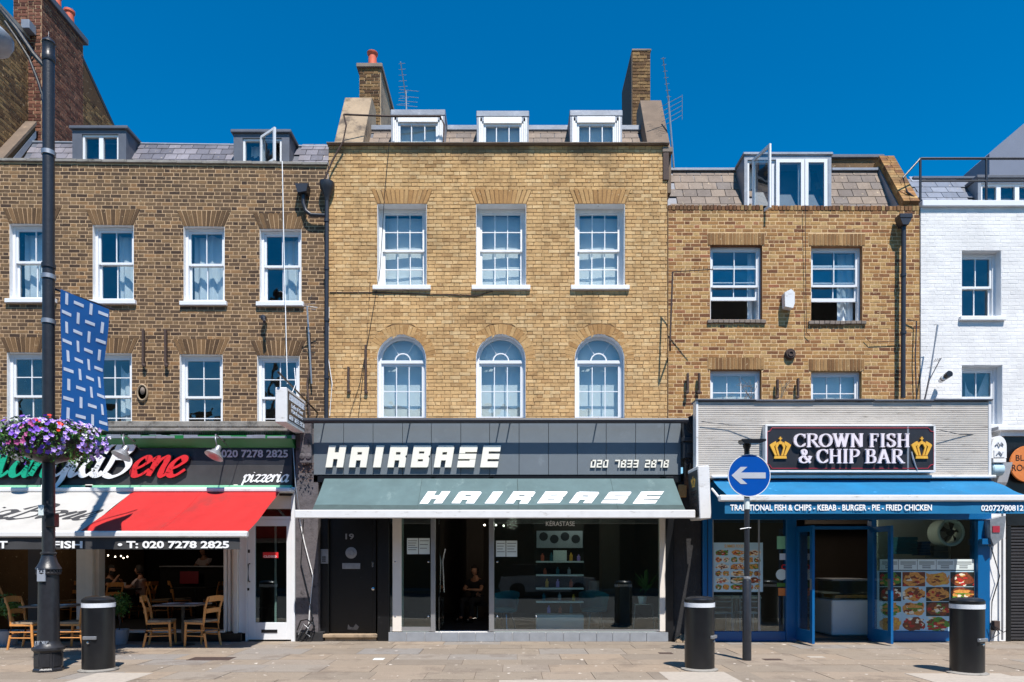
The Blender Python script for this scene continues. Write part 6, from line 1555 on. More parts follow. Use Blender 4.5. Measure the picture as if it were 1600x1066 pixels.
obj('face', MB().lathe([(0, -.01), (.085, -.01)], P(223, 614, 13.98), 22, 'y', sy=1.55).lathe([(0, -.045), (.03, -.03), (.05, -.01)], P(223, 611, 13.98), 12, 'y', sy=1.6), m_stone, ov)
br = [(225, 516, 572, 'left iron wall strap above the oval plaque'), (260, 516, 572, 'right iron wall strap above the oval plaque'), (545, 574, 612, 'iron wall strap left of the first arched window'), (572, 540, 614, 'long iron strap beside the first arched window'),
      (1074, 584, 614, 'left of two iron straps left of the mottled house lower windows'), (1092, 584, 614, 'right of two iron straps left of the mottled house lower windows'), (1214, 594, 622, 'left iron post between the mottled house lower windows'), (1246, 592, 622, 'right iron post between the mottled house lower windows')]
for (px, a, b, lab) in br:
    tag(obj('iron_strap', MB().box(X(px, 13.96)-.02, X(px, 13.96)+.02, 13.9, 13.97, Z(b, 13.96), Z(a, 13.96), .006).lathe([(0, -.03), (.035, -.02), (.035, .02), (0, .03)], P(px, b-1, 13.92), 10, 'y'), m_rust), lab, 'wall strap', 'iron wall straps')
tag(obj('outside_light', MB().lathe([(0, -.06), (.05, -.05), (.06, .0), (.04, .08), (0, .08)], P(412, 497, 13.88), 12, 'y').tube([P(412, 495, 13.9), P(413, 503, 13.7)], .03, 8), m_blkpipe), 'small black spotlight below the last upper window of the brown house', 'light')
cc = thing('security_camera', 'small white security camera with dark hood on the white house wall', 'camera', P(1478, 590, 13.7))
obj('body', MB().tube([P(1470, 595, 13.9), P(1476, 589, 13.6)], .05, 10), m_aluw, cc); obj('hood', MB().tube([P(1473, 592, 13.72), P(1484, 584, 13.5)], [.055, .065], 10), m_blk, cc)
# cables
wires = [('thin white rope hanging from the open dormer casement of the brown house', [(441, 252, 13.85), (444, 400, 13.8), (449, 600, 13.7)], .009, m_wtxt),
 ('dark cable dropping down the yellow wall beside the first window', [(608, 225, 13.88), (601, 300, 13.9), (594, 420, 13.95), (570, 560, 13.93), (560, 650, 13.93)], .006, m_blk),
 ('second dark cable down the yellow wall left of the arched window', [(578, 440, 13.95), (573, 540, 13.93), (562, 600, 13.93), (545, 652, 13.93)], .005, m_blk),
 ('rusty cable clipped along the yellow wall under the upper sills', [(515, 457, 13.95), (580, 457, 13.95), (650, 459, 13.95), (745, 462, 13.95), (770, 455, 13.95)], .009, m_rust),
 ('white cable looping down beside the tall drainpipe', [(514, 480, 13.93), (513, 560, 13.9), (519, 600, 13.9), (515, 650, 13.9)], .009, m_whited),
 ('black cable down the mottled wall right of the first window', [(1258, 320, 13.95), (1259, 450, 13.98), (1260, 520, 13.98), (1266, 526, 13.98)], .006, m_blk),
 ('sagging cable along the mottled wall below the right upper window', [(1352, 527, 13.98), (1360, 535, 13.98), (1405, 533, 13.98)], .006, m_rust),
 ('black cable bracket run at the far right of the mottled wall', [(1418, 500, 13.98), (1432, 502, 13.96), (1430, 560, 13.96), (1432, 622, 13.96)], .012, m_blkpipe),
 ('loose cable sagging across the corrugated fascia left of the sign', [(1096, 659, 12.4), (1140, 664, 12.4), (1195, 665, 12.3)], .006, m_blkpipe),
 ('loose cable sagging across the corrugated fascia right of the sign', [(1464, 671, 12.3), (1500, 679, 12.42), (1548, 680, 12.5)], .006, m_blkpipe),
 ('white cable running down the rough pilaster left of the salon door', [(468, 812, 12.97), (476, 850, 12.97), (489, 900, 12.96), (484, 950, 12.96), (482, 985, 12.96)], .012, m_whited),
 ('black cable drooping on the rough pilaster left of the salon door', [(474, 812, 12.96), (470, 880, 12.96), (482, 930, 12.96), (492, 985, 12.96)], .01, m_blk),
 ('knotted wires at the foot of the rough pilaster', [(466, 992, 12.9), (474, 975, 12.9), (482, 982, 12.88), (488, 972, 12.9), (478, 990, 12.88), (486, 996, 12.9)], .01, m_galv),
 ('black knotted wires at the foot of the rough pilaster', [(464, 985, 12.9), (470, 970, 12.88), (480, 968, 12.88), (492, 978, 12.9), (484, 998, 12.88), (468, 1000, 12.9), (490, 965, 12.88)], .014, m_blk),
 ('bunch of dark cables climbing beside the brown house near the salon sign', [(484, 520, 13.93), (486, 560, 13.9), (480, 600, 13.88), (484, 650, 13.8)], .02, m_rust),
 ('white cable hanging from the salon sign bracket end', [(460, 575, 12.6), (462, 600, 12.5), (456, 615, 12.4)], .007, m_whited),
 ('long white cable down the black wall between pizzeria and salon', [(458, 700, 12.9), (462, 760, 12.85), (470, 812, 12.9)], .01, m_galv),
 ('grey conduit down the white pilaster right of the fish bar', [(1566, 800, 12.95), (1566, 1000, 12.95)], .018, m_galv),
 ('black cable looping over the white pilaster right of the fish bar', [(1547, 850, 12.95), (1556, 880, 12.93), (1562, 900, 12.93), (1550, 940, 12.93), (1548, 1000, 12.93)], .01, m_blk),
 ('coil of cables at the foot of the white pilaster', [(1547, 975, 12.9), (1556, 985, 12.85), (1550, 998, 12.85), (1562, 990, 12.85), (1552, 978, 12.88), (1568, 988, 12.85), (1576, 984, 12.8)], .009, m_blk)]
for lab, pts, r, mt in wires: wire('cable', lab, pts, r, mt)
jb = thing('meter_box', 'grey junction box with red label on the white pilaster', 'junction box', P(1557, 845, 12.9))
obj('box', MB().prism([(X(1547, 12.8), Z(812, 12.8)), (X(1572, 12.8), Z(806, 12.8)), (X(1568, 12.8), Z(840, 12.8)), (X(1553, 12.8), Z(853, 12.8)), (X(1548, 12.8), Z(840, 12.8))], 12.8, 13.0, lambda u, v, d: (u, d, v)), m_galv, jb)
obj('label_plate', b_(X(1551, 12.79), X(1562, 12.79), 12.785, 12.798, Z(832, 12.79), Z(822, 12.79)), m_maroon, jb)
tag(obj('blue_bracket', b_(X(1532, 12.9), X(1549, 12.9), 12.85, 12.95, Z(851, 12.9), Z(842, 12.9), .005), m_blue), 'small blue bracket box on the right post of the fish bar', 'bracket')
tag(obj('rust_box', b_(X(1551, 12.95), X(1560, 12.95), 12.9, 13.0, Z(985, 12.95), Z(970, 12.95), .006), m_rust), 'rusty little box low on the white pilaster', 'junction box')
# left console between pizzeria and salon
lc = thing('party_pilaster', 'weathered dark pilaster head with leaf carving between pizzeria and salon', 'pilaster', (X(470, SY), SY, 3))
obj('shaft', b_(X(458, SY), X(487, SY), SY+.05, SY+.5, 2.9, Z(652, SY), .01), m_wallblk, lc)
obj('carved_block', MB().box(X(468, 12.9), X(486, 12.9), 12.9, 13.05, Z(724, 12.9), Z(660, 12.9), .015).lathe([(0, -.03), (.05, -.02), (.06, 0)], P(472, 713, 12.9), 12, 'y').lathe([(0, -.03), (.05, -.02), (.06, 0)], P(482, 713, 12.9), 12, 'y'), m_pilgrey, lc)
lfm = MB(); rp = random.Random(8)
for k in range(70):
    px_, py_ = rp.uniform(466, 488), rp.uniform(724, 752); c_ = Vector(P(px_, py_, 12.88+rp.uniform(-.04, .1))); s_1 = rp.uniform(.02, .045); a = rp.uniform(0, 6)
    lfm.q(c_, c_+Vector((math.cos(a)*s_1, -.02, math.sin(a)*s_1)), c_+Vector((math.cos(a+.9)*s_1*1.2, .0, math.sin(a+.9)*s_1*1.2)))
obj('leaf_carving', lfm, m_rust, lc, stuff=True)
tr = MB()
for k in range(8): tr.tube([P(1218+rp.uniform(0, 4), 622, 13.9), P(1222+rp.uniform(-6, 14), 606, 13.85), P(1226+rp.uniform(-8, 16), 590+rp.uniform(0, 16), 13.82)], .006, 4)
tag(obj('dry_weed', tr, m_render), 'dry twiggy weed on the fascia roof between the lower windows', 'weed')
tr = MB()
for k in range(12): tr.tube([P(1170+rp.uniform(-8, 8), 624, 13.6), P(1170+rp.uniform(-16, 12), 606, 13.6), P(1170+rp.uniform(-20, 18), 590+rp.uniform(0, 12), 13.6)], .004, 4)
tag(obj('dry_weed', tr, m_stone), 'thin bare twigs in front of the left lower window of the mottled house', 'weed')

# ================================================================== STREET FURNITURE
def bollard(px_, pyb, lab, flap):
    Y = F*H/(pyb-CY)+.2; t = thing('bollard', lab, 'bollard', (X(px_, Y), Y, 0), 'wide black bollards along the kerb')
    r = .205
    obj('body', MB().lathe([(r+.0, 0), (r, .02), (r, .88)], (X(px_, Y), Y, 0), 32), m_blk, t, smooth=40)
    obj('reflective_band', MB().lathe([(r+.001, .885), (r+.006, .885), (r+.006, .945), (r+.001, .945)], (X(px_, Y), Y, 0), 32), m_reflect, t, smooth=40)
    obj('cap', MB().lathe([(r-.002, .95), (r+.004, .955), (r+.004, .99), (r-.02, 1.015), (r-.08, 1.03), (.0, 1.035)], (X(px_, Y), Y, 0), 32), m_blk, t, smooth=35)
    obj('base_ring', MB().lathe([(r+.05, 0), (r+.05, .012), (r+.003, .03)], (X(px_, Y), Y, 0.004), 32), m_concrete, t, smooth=40)
    a = flap; c_ = Vector((X(px_, Y)+math.sin(a)*(r+.0), Y-math.cos(a)*(r+.0), .47))
    h = obj('catch', b_(-.09, .09, -.018, .02, -.02, .025, .005), m_galv, t, loc=c_); h.rotation_euler = (0, 0, a)
    h = obj('lock', MB().lathe([(0, -.03), (.018, -.025), (.018, 0)], (0, 0, 0), 10, 'y'), m_chrome, t, loc=c_-Vector((0.01, 0, .06))); h.rotation_euler = (0, 0, a)
bollard(154, 1051, 'wide black bollard in front of the pizzeria beside the lamp post', .0)
bollard(1093, 1050, 'wide black bollard between the salon and the one-way sign', .95)
bollard(1511, 1056, 'wide black bollard in front of the food pictures at the right', .45)
# lamp post
LY = 9.62; LX = X(76, LY); lz = lambda py: Z(py, LY)
lp = thing('lamp_post', 'tall black cast iron lamp post with banner brackets and curved lantern arm', 'lamp post', (LX, LY, 0))
def oct_(z0, z1, r0, r1): return MB().lathe([(r0, z0), (r1, z1)], (LX, LY, 0), 8)
obj('plinth', MB().lathe([(.19, 0), (.19, .03), (.175, .05), (.175, .27), (.185, .29)], (LX, LY, 0), 8), m_blkm, lp)
for k in range(8):
    a = PI/8+k*PI/4; c_ = Vector((LX+.163*math.cos(a), LY+.163*math.sin(a), .16)); p = obj('plinth_panel', b_(-.045, .045, -.006, .006, -.09, .09, .004), m_blkm, lp, loc=c_); p.rotation_euler = (0, 0, a+PI/2)
zc = lz(885)
obj('plinth_collar', MB().lathe([(.19, .29), (.2, .3), (.2, .33), (.16, .36), (.14, .4), (.135, .42)], (LX, LY, 0), 28), m_blkm, lp, smooth=35)
obj('lower_shaft', MB().lathe([(.135, .42), (.125, zc-.12)], (LX, LY, 0), 28), m_blkm, lp, smooth=35)
obj('neck_moulding', MB().lathe([(.125, zc-.12), (.15, zc-.11), (.155, zc-.09), (.14, zc-.075), (.14, zc-.055), (.16, zc-.04), (.155, zc-.02), (.14, zc), (.11, zc+.06), (.09, zc+.13), (.085, zc+.16), (.1, zc+.17), (.1, zc+.19), (.08, zc+.2)], (LX, LY, 0), 28), m_blkm, lp, smooth=35)
bd = MB()
for k in range(22):
    a = 2*PI*k/22; bd.lathe([(0, -.015), (.014, -.008), (.014, .008), (0, .015)], (LX+.145*math.cos(a), LY+.145*math.sin(a), zc-.065), 6)
obj('beading', bd, m_blkm, lp, stuff=True)
zt2 = lz(98)
obj('upper_shaft', MB().lathe([(.08, zc+.2), (.077, 4.0), (.072, zt2)], (LX, LY, 0), 24), m_blkm, lp, smooth=35)
obj('finial', MB().lathe([(.074, zt2), (.082, zt2+.01), (.082, lz(88)), (.074, lz(86)), (.074, lz(70)), (.086, lz(68)), (.07, lz(64)), (.03, lz(60)), (.012, lz(58)), (.006, lz(50)), (0, lz(49))], (LX, LY, 0), 24), m_blkm, lp, smooth=40)
for py in (240, 416, 433, 503, 720): obj('pole_band', MB().lathe([(.081, -.03), (.088, -.03), (.088, .03), (.081, .03)], (LX, LY, lz(py)), 20), m_galv if py != 416 else m_blkm, lp, smooth=35)
obj('paper_sticker', MB().box(LX-.06, LX+.05, LY-.15, LY-.128, lz(908), lz(888)), m_plastic, lp)
obj('paper_sticker', MB().box(LX-.08, LX-.01, LY-.095, LY-.082, lz(806), lz(790)), m_paper, lp)
obj('cable_box', MB().box(LX+.02, LX+.14, LY-.1, LY+.02, lz(824), lz(803), .01), m_blk, lp)
gf = MB(); rp = random.Random(5); 
for k in range(9):
    x_ = LX-.1+k*.022; gf.tube([(x_, LY-.138, lz(1012)), (x_+rp.uniform(-.02, .03), LY-.141, lz(1004)+rp.uniform(-.02, .02)), (x_+.01, LY-.138, lz(1000))], .007, 4)
obj('scratched_tag', gf, m_plastic, lp)
sc_ = [(LX-.05, LY, lz(105)), (X(52, LY), LY, lz(84)), (X(28, LY), LY, lz(48)), (X(0, LY), LY, lz(14)), (X(-30, LY), LY, lz(0)), (X(-60, LY), LY, lz(12))]
cs = [(LX-.06, LY, lz(158)), (X(60, LY), LY, lz(128)), (X(46, LY), LY, lz(92)), (X(26, LY), LY, lz(60)), (X(8, LY), LY, lz(34))]
obj('arm', MB().tube(sc_, .032, 8).tube(cs, .02, 8).tube([(X(46, LY), LY, lz(92)), (X(50, LY), LY, lz(84)), (X(54, LY), LY, lz(88)), (X(50, LY), LY, lz(95))], .012, 6).tube([(LX-.07, LY, lz(160)), (X(66, LY), LY, lz(150))], .02, 6), m_stain, lp, smooth=40)
ln = MB().lathe([(0, -.13), (.16, -.12), (.26, -.05), (.3, .04), (.3, .1), (.2, .2), (.08, .3), (0, .3)], (X(-19, LY), LY, lz(66)), 24); obj('lantern', ln, m_plastic, lp, smooth=40)
obj('banner_arm', MB().tube([(LX, LY, 5.34), (-6.04, 10.5, 5.34)], .016, 6).tube([(LX, LY, 3.52), (-6.1, 10.4, 3.52)], .014, 6), m_blkm, lp)
# banner
bn = thing('street_banner', 'navy blue banner with pale dash pattern hanging from the lamp post', 'banner', (-6.2, 9.8, 3.5))
bA, bB = Vector((-6.25, 9.58, 0)), Vector((-6.08, 10.38, 0)); zt_b, zb_b = 5.3, 3.5
def bmap(u, v, d):
    p = bA.lerp(bB, u); w_ = .05*math.sin(v*5+u*2.5)*(1-abs(v-.5))*(.4+u)
    nrm = Vector((1, -.2, 0)).normalized()
    q = p+nrm*(w_+d); return (q.x, q.y, zb_b+(zt_b-zb_b)*v-.03*u*(1-v))
obj('cloth', MB().grid(lambda u, v: bmap(u, v, 0), 12, 26).grid(lambda u, v: bmap(u, v, .003), 12, 26), m_banner, bn, smooth=True)
for r_ in range(9):
    for c_ in range(4):
        h = (r_+c_) % 2; cu, cv = (c_+.5)/4, (r_+.5)/9
        w_, h_ = (.1, .0125) if h else (.028, .044)
        q = [bmap(cu-w_, cv-h_, .007), bmap(cu+w_, cv-h_, .007), bmap(cu+w_, cv+h_, .007), bmap(cu-w_, cv+h_, .007)]
        q2 = [bmap(cu-w_, cv-h_, .004), bmap(cu+w_, cv-h_, .004), bmap(cu+w_, cv+h_, .004), bmap(cu-w_, cv+h_, .004)]
        obj('printed_dash', MB().idx(q+q2, [(0, 1, 2, 3), (4, 5, 6, 7), (0, 1, 5, 4), (2, 3, 7, 6)]), m_pale, bn)
# flower basket
fbk = thing('flower_basket', 'overflowing basket of purple, white and red flowers round the lamp post', 'flower basket', (LX, LY, Z(690, LY)))
fc = Vector((LX, LY, Z(690, LY)))
obj('bowl', MB().lathe([(.1, -.3), (.3, -.22), (.46, -.05), (.48, .0), (.4, .0)], tuple(fc), 24), m_blkm, fbk, smooth=40)
rp = random.Random(77)
def ell(th, ph, k=1.0): return fc+Vector((.61*math.cos(th)*math.cos(ph)*k, .56*math.sin(th)*math.cos(ph)*k, (.25*math.sin(ph) if ph > 0 else .33*math.sin(ph))*k+.02))
lv = MB(); ld = MB()
for k in range(3600):
    th = rp.uniform(0, 2*PI); ph = rp.uniform(-1.0, 1.4); kk = rp.uniform(.62, 1.06)*(1+.12*math.sin(5*th+1)+.08*math.sin(9*th+ph*4)); c_ = ell(th, ph, kk)
    d = Vector((rp.gauss(0, 1), rp.gauss(0, 1), rp.gauss(0, 1))).normalized(); e = d.cross(Vector((rp.gauss(0, 1), rp.gauss(0, 1), rp.gauss(0, 1)))).normalized()
    L_ = rp.uniform(.018, .036); (lv if rp.random() < .6 else ld).q(c_-d*L_, c_+e*L_*.5, c_+d*L_, c_-e*L_*.5)
for k in range(34):
    th = rp.uniform(0, 2*PI); st_ = ell(th, -.5, 1.0); ln_ = rp.uniform(.08, .26)
    for q in range(int(ln_/.02)):
        c_ = st_+Vector((rp.uniform(-.02, .02), rp.uniform(-.02, .02), -q*.02)); d = Vector((rp.gauss(0, 1), rp.gauss(0, 1), rp.gauss(0, 1))).normalized(); e = d.cross(Vector((0, 1, .3))).normalized()
        lv.q(c_-d*.022, c_+e*.011, c_+d*.022, c_-e*.011)
fl = {m_purple: MB(), m_lilac: MB(), m_wpet: MB(), m_mag: MB(), m_redp: MB()}
for k in range(620):
    th = rp.uniform(0, 2*PI); ph = rp.uniform(-.75, 1.35)
    if rp.random() < .25 and ph < .3: continue
    zone = math.cos(th)
    z_ = rp.random()
    if ph > .45 and zone < .0 and z_ < .3: mt = m_wpet
    elif .15 < zone < .75 and ph > .0 and z_ < .22: mt = m_redp
    elif zone > .3 and ph > .1 and z_ < .34: mt = m_wpet
    elif -.5 < zone < .3 and z_ < .55: mt = m_mag if z_ < .35 else m_purple
    elif zone > .6 and z_ < .8: mt = m_lilac
    elif zone < -.4: mt = m_lilac if z_ < .4 else m_purple
    else: mt = m_purple if z_ < .8 else m_lilac
    kk = rp.uniform(1.0, 1.12)*(1+.12*math.sin(5*th+1)+.08*math.sin(9*th+ph*4)); c_ = ell(th, ph, kk)
    nrm = (c_-fc); nrm.z *= 2; nrm.normalize(); nrm = (nrm+Vector((rp.uniform(-.5, .5), rp.uniform(-.7, .3), rp.uniform(-.2, .6)))).normalized()
    a = nrm.cross(Vector((0, 0, 1))).normalized(); b = nrm.cross(a)
    big = mt in (m_purple, m_lilac, m_mag, m_redp); r_ = rp.uniform(.024, .042) if big else rp.uniform(.01, .018)
    for rep in range(1 if big else 4):
        cc_ = c_+(a*rp.uniform(-.03, .03)+b*rp.uniform(-.03, .03) if rep else Vector((0, 0, 0))); m_ = fl[mt]; n = 10
        i0 = len(m_.v); m_.v.append(tuple(cc_-nrm*.008))
        for q in range(n):
            t = 2*PI*q/n; rr_ = r_*(1 if q % 2 else .72); m_.v.append(tuple(cc_+a*rr_*math.cos(t)+b*rr_*math.sin(t)+nrm*.006))
        for q in range(n): m_.f.append((i0, i0+1+q, i0+1+(q+1) % n)); m_.r.append(0)
obj('foliage', lv, m_leaf, fbk, stuff=True); obj('foliage', ld, m_leafd, fbk, stuff=True)
for mt, m_ in fl.items(): obj('petals', m_, mt, fbk, stuff=True)
# one-way sign
QY = F*H/(1033-CY)+.07; QX = X(1167, QY)
sp_ = thing('road_sign', 'round blue one-way sign with white left arrow on a black pole', 'road sign', (QX, QY, 0))
zq = lambda py: Z(py, QY)
obj('lower_pole', MB().lathe([(.066, 0), (.066, zq(908)), (.05, zq(905)), (.046, zq(904))], (QX, QY, 0), 20), m_blkm, sp_, smooth=40)
obj('upper_pole', MB().lathe([(.04, zq(905)), (.04, zq(705))], (QX, QY, 0), 16), m_blkm, sp_, smooth=40)
obj('collar', MB().lathe([(.042, -.02), (.058, -.02), (.058, .01), (.042, .02)], (QX, QY, zq(903)), 16), m_galv, sp_, smooth=40)
dcz = zq(744); dcx = X(1168, QY)
obj('sign_disc', MB().lathe([(0, -.0), (.318, -.0), (.318, .012), (0, .012)], (dcx, QY-.075, dcz), 40, 'y'), m_blueglob, sp_)
obj('rim', MB().lathe([(.314, -.004), (.325, -.004), (.325, .014), (.314, .014)], (dcx, QY-.075, dcz), 40, 'y', ring=True), m_aluw, sp_)
ar = [(-.27, 0), (-.135, .125), (-.045, .125), (-.125, .045), (.25, .045), (.25, -.045), (-.125, -.045), (-.045, -.125), (-.135, -.125)]
arm_ = MB(); arm_.prism([(-.27, 0), (-.13, .13), (-.03, .13), (-.125, .045)], .001, .004, lambda u, v, d: (dcx+u, QY-.075-d, dcz+v)); arm_.prism([(-.27, 0), (-.125, -.045), (-.03, -.13), (-.13, -.13)], .001, .004, lambda u, v, d: (dcx+u, QY-.075-d, dcz+v)); arm_.prism([(-.27, 0), (-.125, .045), (.25, .045), (.25, -.045), (-.125, -.045)], .001, .0042, lambda u, v, d: (dcx+u, QY-.075-d, dcz+v))
obj('arrow', arm_, m_gtxt, sp_)
obj('light_unit', MB().prism([(-.13, -.035), (.11, -.035), (.2, .0), (.2, .03), (-.16, .03), (-.17, .0)], -.12, .06, lambda u, v, d: (dcx+u+.02, QY+d-.06, zq(692)+v)), m_blk, sp_)
obj('light_bracket', MB().lathe([(.04, zq(706)), (.042, zq(702)), (.06, zq(698)), (.06, zq(695))], (QX, QY, 0), 14), m_blk, sp_, smooth=40)
obj('paper_sticker', MB().lathe([(.0415, zq(796)), (.0435, zq(796)), (.0435, zq(778)), (.0415, zq(778))], (QX, QY, 0), 16), m_paper, sp_)
obj('cable_tie', MB().tube([(QX-.12, QY-.05, zq(827)), (QX, QY-.045, zq(825)), (QX+.05, QY-.03, zq(825))], .006, 5), m_wtxt, sp_)
# ground details
Yc = F*H/(1030-CY); tag(obj('drain_cover', b_(X(296, Yc), X(362, Yc), Yc-.12, Yc+.2, -.01, .004, .002), m_rust), 'rectangular iron cover set in the pavement below the pizzeria', 'drain cover')
Yc = F*H/(1030-CY)
for (px_, py, w_, mt, lab) in ((592, 1030, .16, m_paper, 'scrap of white paper lying on the pavement before the salon'), (1207, 1031, .28, m_rust, 'small dark cover plate on the pavement beside the sign pole'), (1275, 1027, .25, m_pavl, 'pale mortar patch on the pavement before the fish bar'), (1040, 1021, .22, m_rust, 'small grey cover plate on the pavement near the salon end post')):
    Yc = F*H/(py-CY); tag(obj('ground_patch', b_(X(px_, Yc)-w_/2, X(px_, Yc)+w_/2, Yc-.08, Yc+.08, -.01, .0055, .001), mt), lab, 'litter' if mt is m_paper else 'cover')
dbm = MB(); rp = random.Random(9)
for k in range(160):
    x_, y_ = X(rp.uniform(1056, 1080), 12.95), rp.uniform(12.8, 13.0); s_1 = rp.uniform(.012, .035); z_ = rp.uniform(0, .12)*(y_-12.8)/.2
    dbm.lathe([(0, z_-.02), (s_1, z_), (s_1*.6, z_+s_1)], (x_, y_, 0), 5)
db = obj('rubble', dbm, m_render); db['kind'] = 'stuff'; db['label'] = 'small heap of orange rubble beside the black pilaster foot'

# ================================================================== TABLES, CHAIRS, POTS
def make_chair(lab, group):
    t = thing('wooden_chair', lab, 'chair', (0, 0, 0), group)      # faces +X, seat centre at origin
    for s in (-1, 1):
        obj('rear_leg', MB().tube([(-.25, s*.18, 0), (-.2, s*.18, .25), (-.19, s*.18, .45), (-.22, s*.185, .68), (-.29, s*.19, .89)], [.018, .021, .022, .02, .016], 8), m_wood, t, smooth=50)
        obj('front_leg', MB().tube([(.2, s*.2, 0), (.185, s*.2, .2), (.175, s*.2, .44)], [.017, .022, .022], 8), m_wood, t, smooth=50)
    obj('seat', MB().prism([(-.2, -.19), (.2, -.22), (.2, .22), (-.2, .19)], .44, .475, lambda u, v, d: (u, v, d)), m_render, t)
    obj('seat_rail', MB().box(-.2, .19, -.205, -.185, .405, .438).box(-.2, .19, .185, .205, .405, .438).box(.175, .195, -.18, .18, .405, .438), m_wood, t)
    for i, (z_, x_, h_) in enumerate(((.85, -.275, .05), (.64, -.215, .04))):
        obj('back_slat', MB().grid(lambda u, v: (x_-.035*math.sin(PI*u)-.01*v, -.175+.35*u, z_-h_+2*h_*v*(1+.0*u)+.012*math.sin(PI*u)), 8, 1).grid(lambda u, v: (x_-.018-.035*math.sin(PI*u)-.01*v, -.175+.35*u, z_-h_+2*h_*v+.012*math.sin(PI*u)), 8, 1).box(x_-.03, x_-.0, -.18, -.15, z_-h_, z_+h_).box(x_-.03, x_, .15, .18, z_-h_, z_+h_), m_wood, t)
    for (a, b) in (((-.2, -.19, .2), (.19, -.2, .2)), ((-.2, .19, .2), (.19, .2, .2)), ((-.2, -.19, .3), (.18, -.2, .3)), ((-.2, .19, .3), (.18, .2, .3)), ((.18, -.19, .25), (.18, .19, .25)), ((-.19, -.18, .27), (-.19, .18, .27))):
        obj('stretcher', MB().tube([a, b], .011, 6), m_wood, t)
    return t
GP = 'wooden chairs of the pizzeria'
ch0 = make_chair('wooden chair outside on the pavement left of the bollard-side table, facing right', GP)
spots = [(46, 12.0, .0, 0, 'wooden pavement chair just left of the lamp post, facing right'), (118, 12.05, PI, 0, 'wooden pavement chair between the lamp post and the bollard, facing left'),
 (252, 12.32, .25, 0, 'left wooden chair at the pavement table right of the bollard'), (316, 12.32, PI-.3, 0, 'right wooden chair at the pavement table beside the folded door'),
 (10, 16.5, PI/2+.2, .1, 'wooden chair inside the pizzeria at the far left edge'), (105, 16.5, -PI/2, .1, 'wooden chair inside the pizzeria right of the lamp post'),
 (168, 15.6, -PI/2-.1, .1, 'wooden chair inside in front of the bearded diner'), (252, 16.8, .3, .1, 'wooden chair inside behind the left pavement chair'), (285, 17.2, .5, .1, 'wooden chair inside behind the pavement table'), (338, 16.9, PI-.4, .1, 'wooden chair inside by the folded door')]
for i, (px_, Y, rz, z_, lab) in enumerate(spots):
    c = ch0 if i == 0 else copy_tree(ch0)
    c.location = (X(px_, Y), Y, z_); c.rotation_euler = (0, 0, rz); c['label'] = lab
def table(px_, Y, z_, wd, dp_, lab, props=True):
    t = thing('dining_table', lab, 'table', (X(px_, Y), Y, z_), 'dining tables of the pizzeria'); x = X(px_, Y)
    obj('table_top', b_(x-wd/2, x+wd/2, Y-dp_/2, Y+dp_/2, z_+.72, z_+.75, .006), m_stone if props else m_intd, t)
    obj('leg', MB().tube([(x, Y, z_+.02), (x, Y, z_+.72)], .03, 8), m_blk, t); obj('foot', MB().lathe([(.0, 0), (.2, .0), (.19, .02), (.04, .04), (0, .04)], (x, Y, z_), 16), m_blk, t)
    if props:
        for k in (-1, 1): tag(obj('paper_menu', b_(x+k*.2-.1, x+k*.2+.1, Y-.15, Y+.12, z_+.752, z_+.757), m_paper), 'paper placemat on the %s side of the pavement table near pixel column' % ('left' if k < 0 else 'right') if False else ('%s paper placemat on the %s' % ('left' if k < 0 else 'right', lab)), 'placemat', 'paper placemats')
table(84, 12.1, 0, .75, .7, 'pavement table behind the lamp post'); table(286, 12.45, 0, .75, .7, 'pavement table between two wooden chairs'); 
table(196, 16.6, .1, .8, .7, 'dining table between the two diners', False); table(305, 17.0, .1, .9, .7, 'dark dining table inside beside the folded door', False); table(50, 16.2, .1, .9, .7, 'dark dining table inside at the far left', False)
def planter(px_, Y, lab):
    t = thing('potted_shrub', lab, 'plant', (X(px_, Y), Y, 0), 'white pots with round shrubs'); x = X(px_, Y); rp = random.Random(px_)
    obj('pot', MB().lathe([(.13, 0), (.165, .2), (.17, .27), (.15, .27), (.14, .24)], (x, Y, 0), 22), m_plastic, t, smooth=40)
    obj('stem', MB().tube([(x, Y, .24), (x+.02, Y, .4), (x-.01, Y, .56)], .015, 6), m_rust, t)
    m_ = MB()
    for k in range(700):
        d = Vector((rp.gauss(0, 1), rp.gauss(0, 1), rp.gauss(0, 1))).normalized(); c_ = Vector((x, Y, .72))+Vector((d.x*.2, d.y*.2, d.z*.22))*rp.uniform(.5, 1.1)
        a = Vector((rp.gauss(0, 1), rp.gauss(0, 1), rp.gauss(0, 1))).normalized(); e = a.cross(d).normalized(); m_.q(c_-a*.025, c_+e*.012, c_+a*.025, c_-e*.012)
    obj('foliage', m_, m_leaf, t, stuff=True)
planter(13, 12.4, 'round shrub in a white pot at the far left before the pizzeria'); planter(186, 12.6, 'round shrub in a white pot behind the black bollard')

# ================================================================== PEOPLE
def skinmesh(name, verts, edges, mat, parent, sub=2, root=0):
    me = bpy.data.meshes.new(name); me.from_pydata([v[:3] for v in verts], edges, []); o = bpy.data.objects.new(name, me); scn.collection.objects.link(o)
    o.modifiers.new('skin', 'SKIN'); sk_ = me.skin_vertices[0].data
    for i, v in enumerate(verts): sk_[i].radius = (v[3], v[4] if len(v) > 4 else v[3]); sk_[i].use_root = (i == root)
    s = o.modifiers.new('sub', 'SUBSURF'); s.levels = s.render_levels = sub
    dg = bpy.context.evaluated_depsgraph_get(); dg.update(); m2 = bpy.data.meshes.new_from_object(o.evaluated_get(dg)); bpy.data.objects.remove(o)
    m2.materials.clear(); m2.materials.append(mat); m2.polygons.foreach_set('use_smooth', [True]*len(m2.polygons)); m2.name = name
    r = bpy.data.objects.new(name, m2); scn.collection.objects.link(r); WL[r.name] = Vector((0, 0, 0)); r.parent = parent
    return r
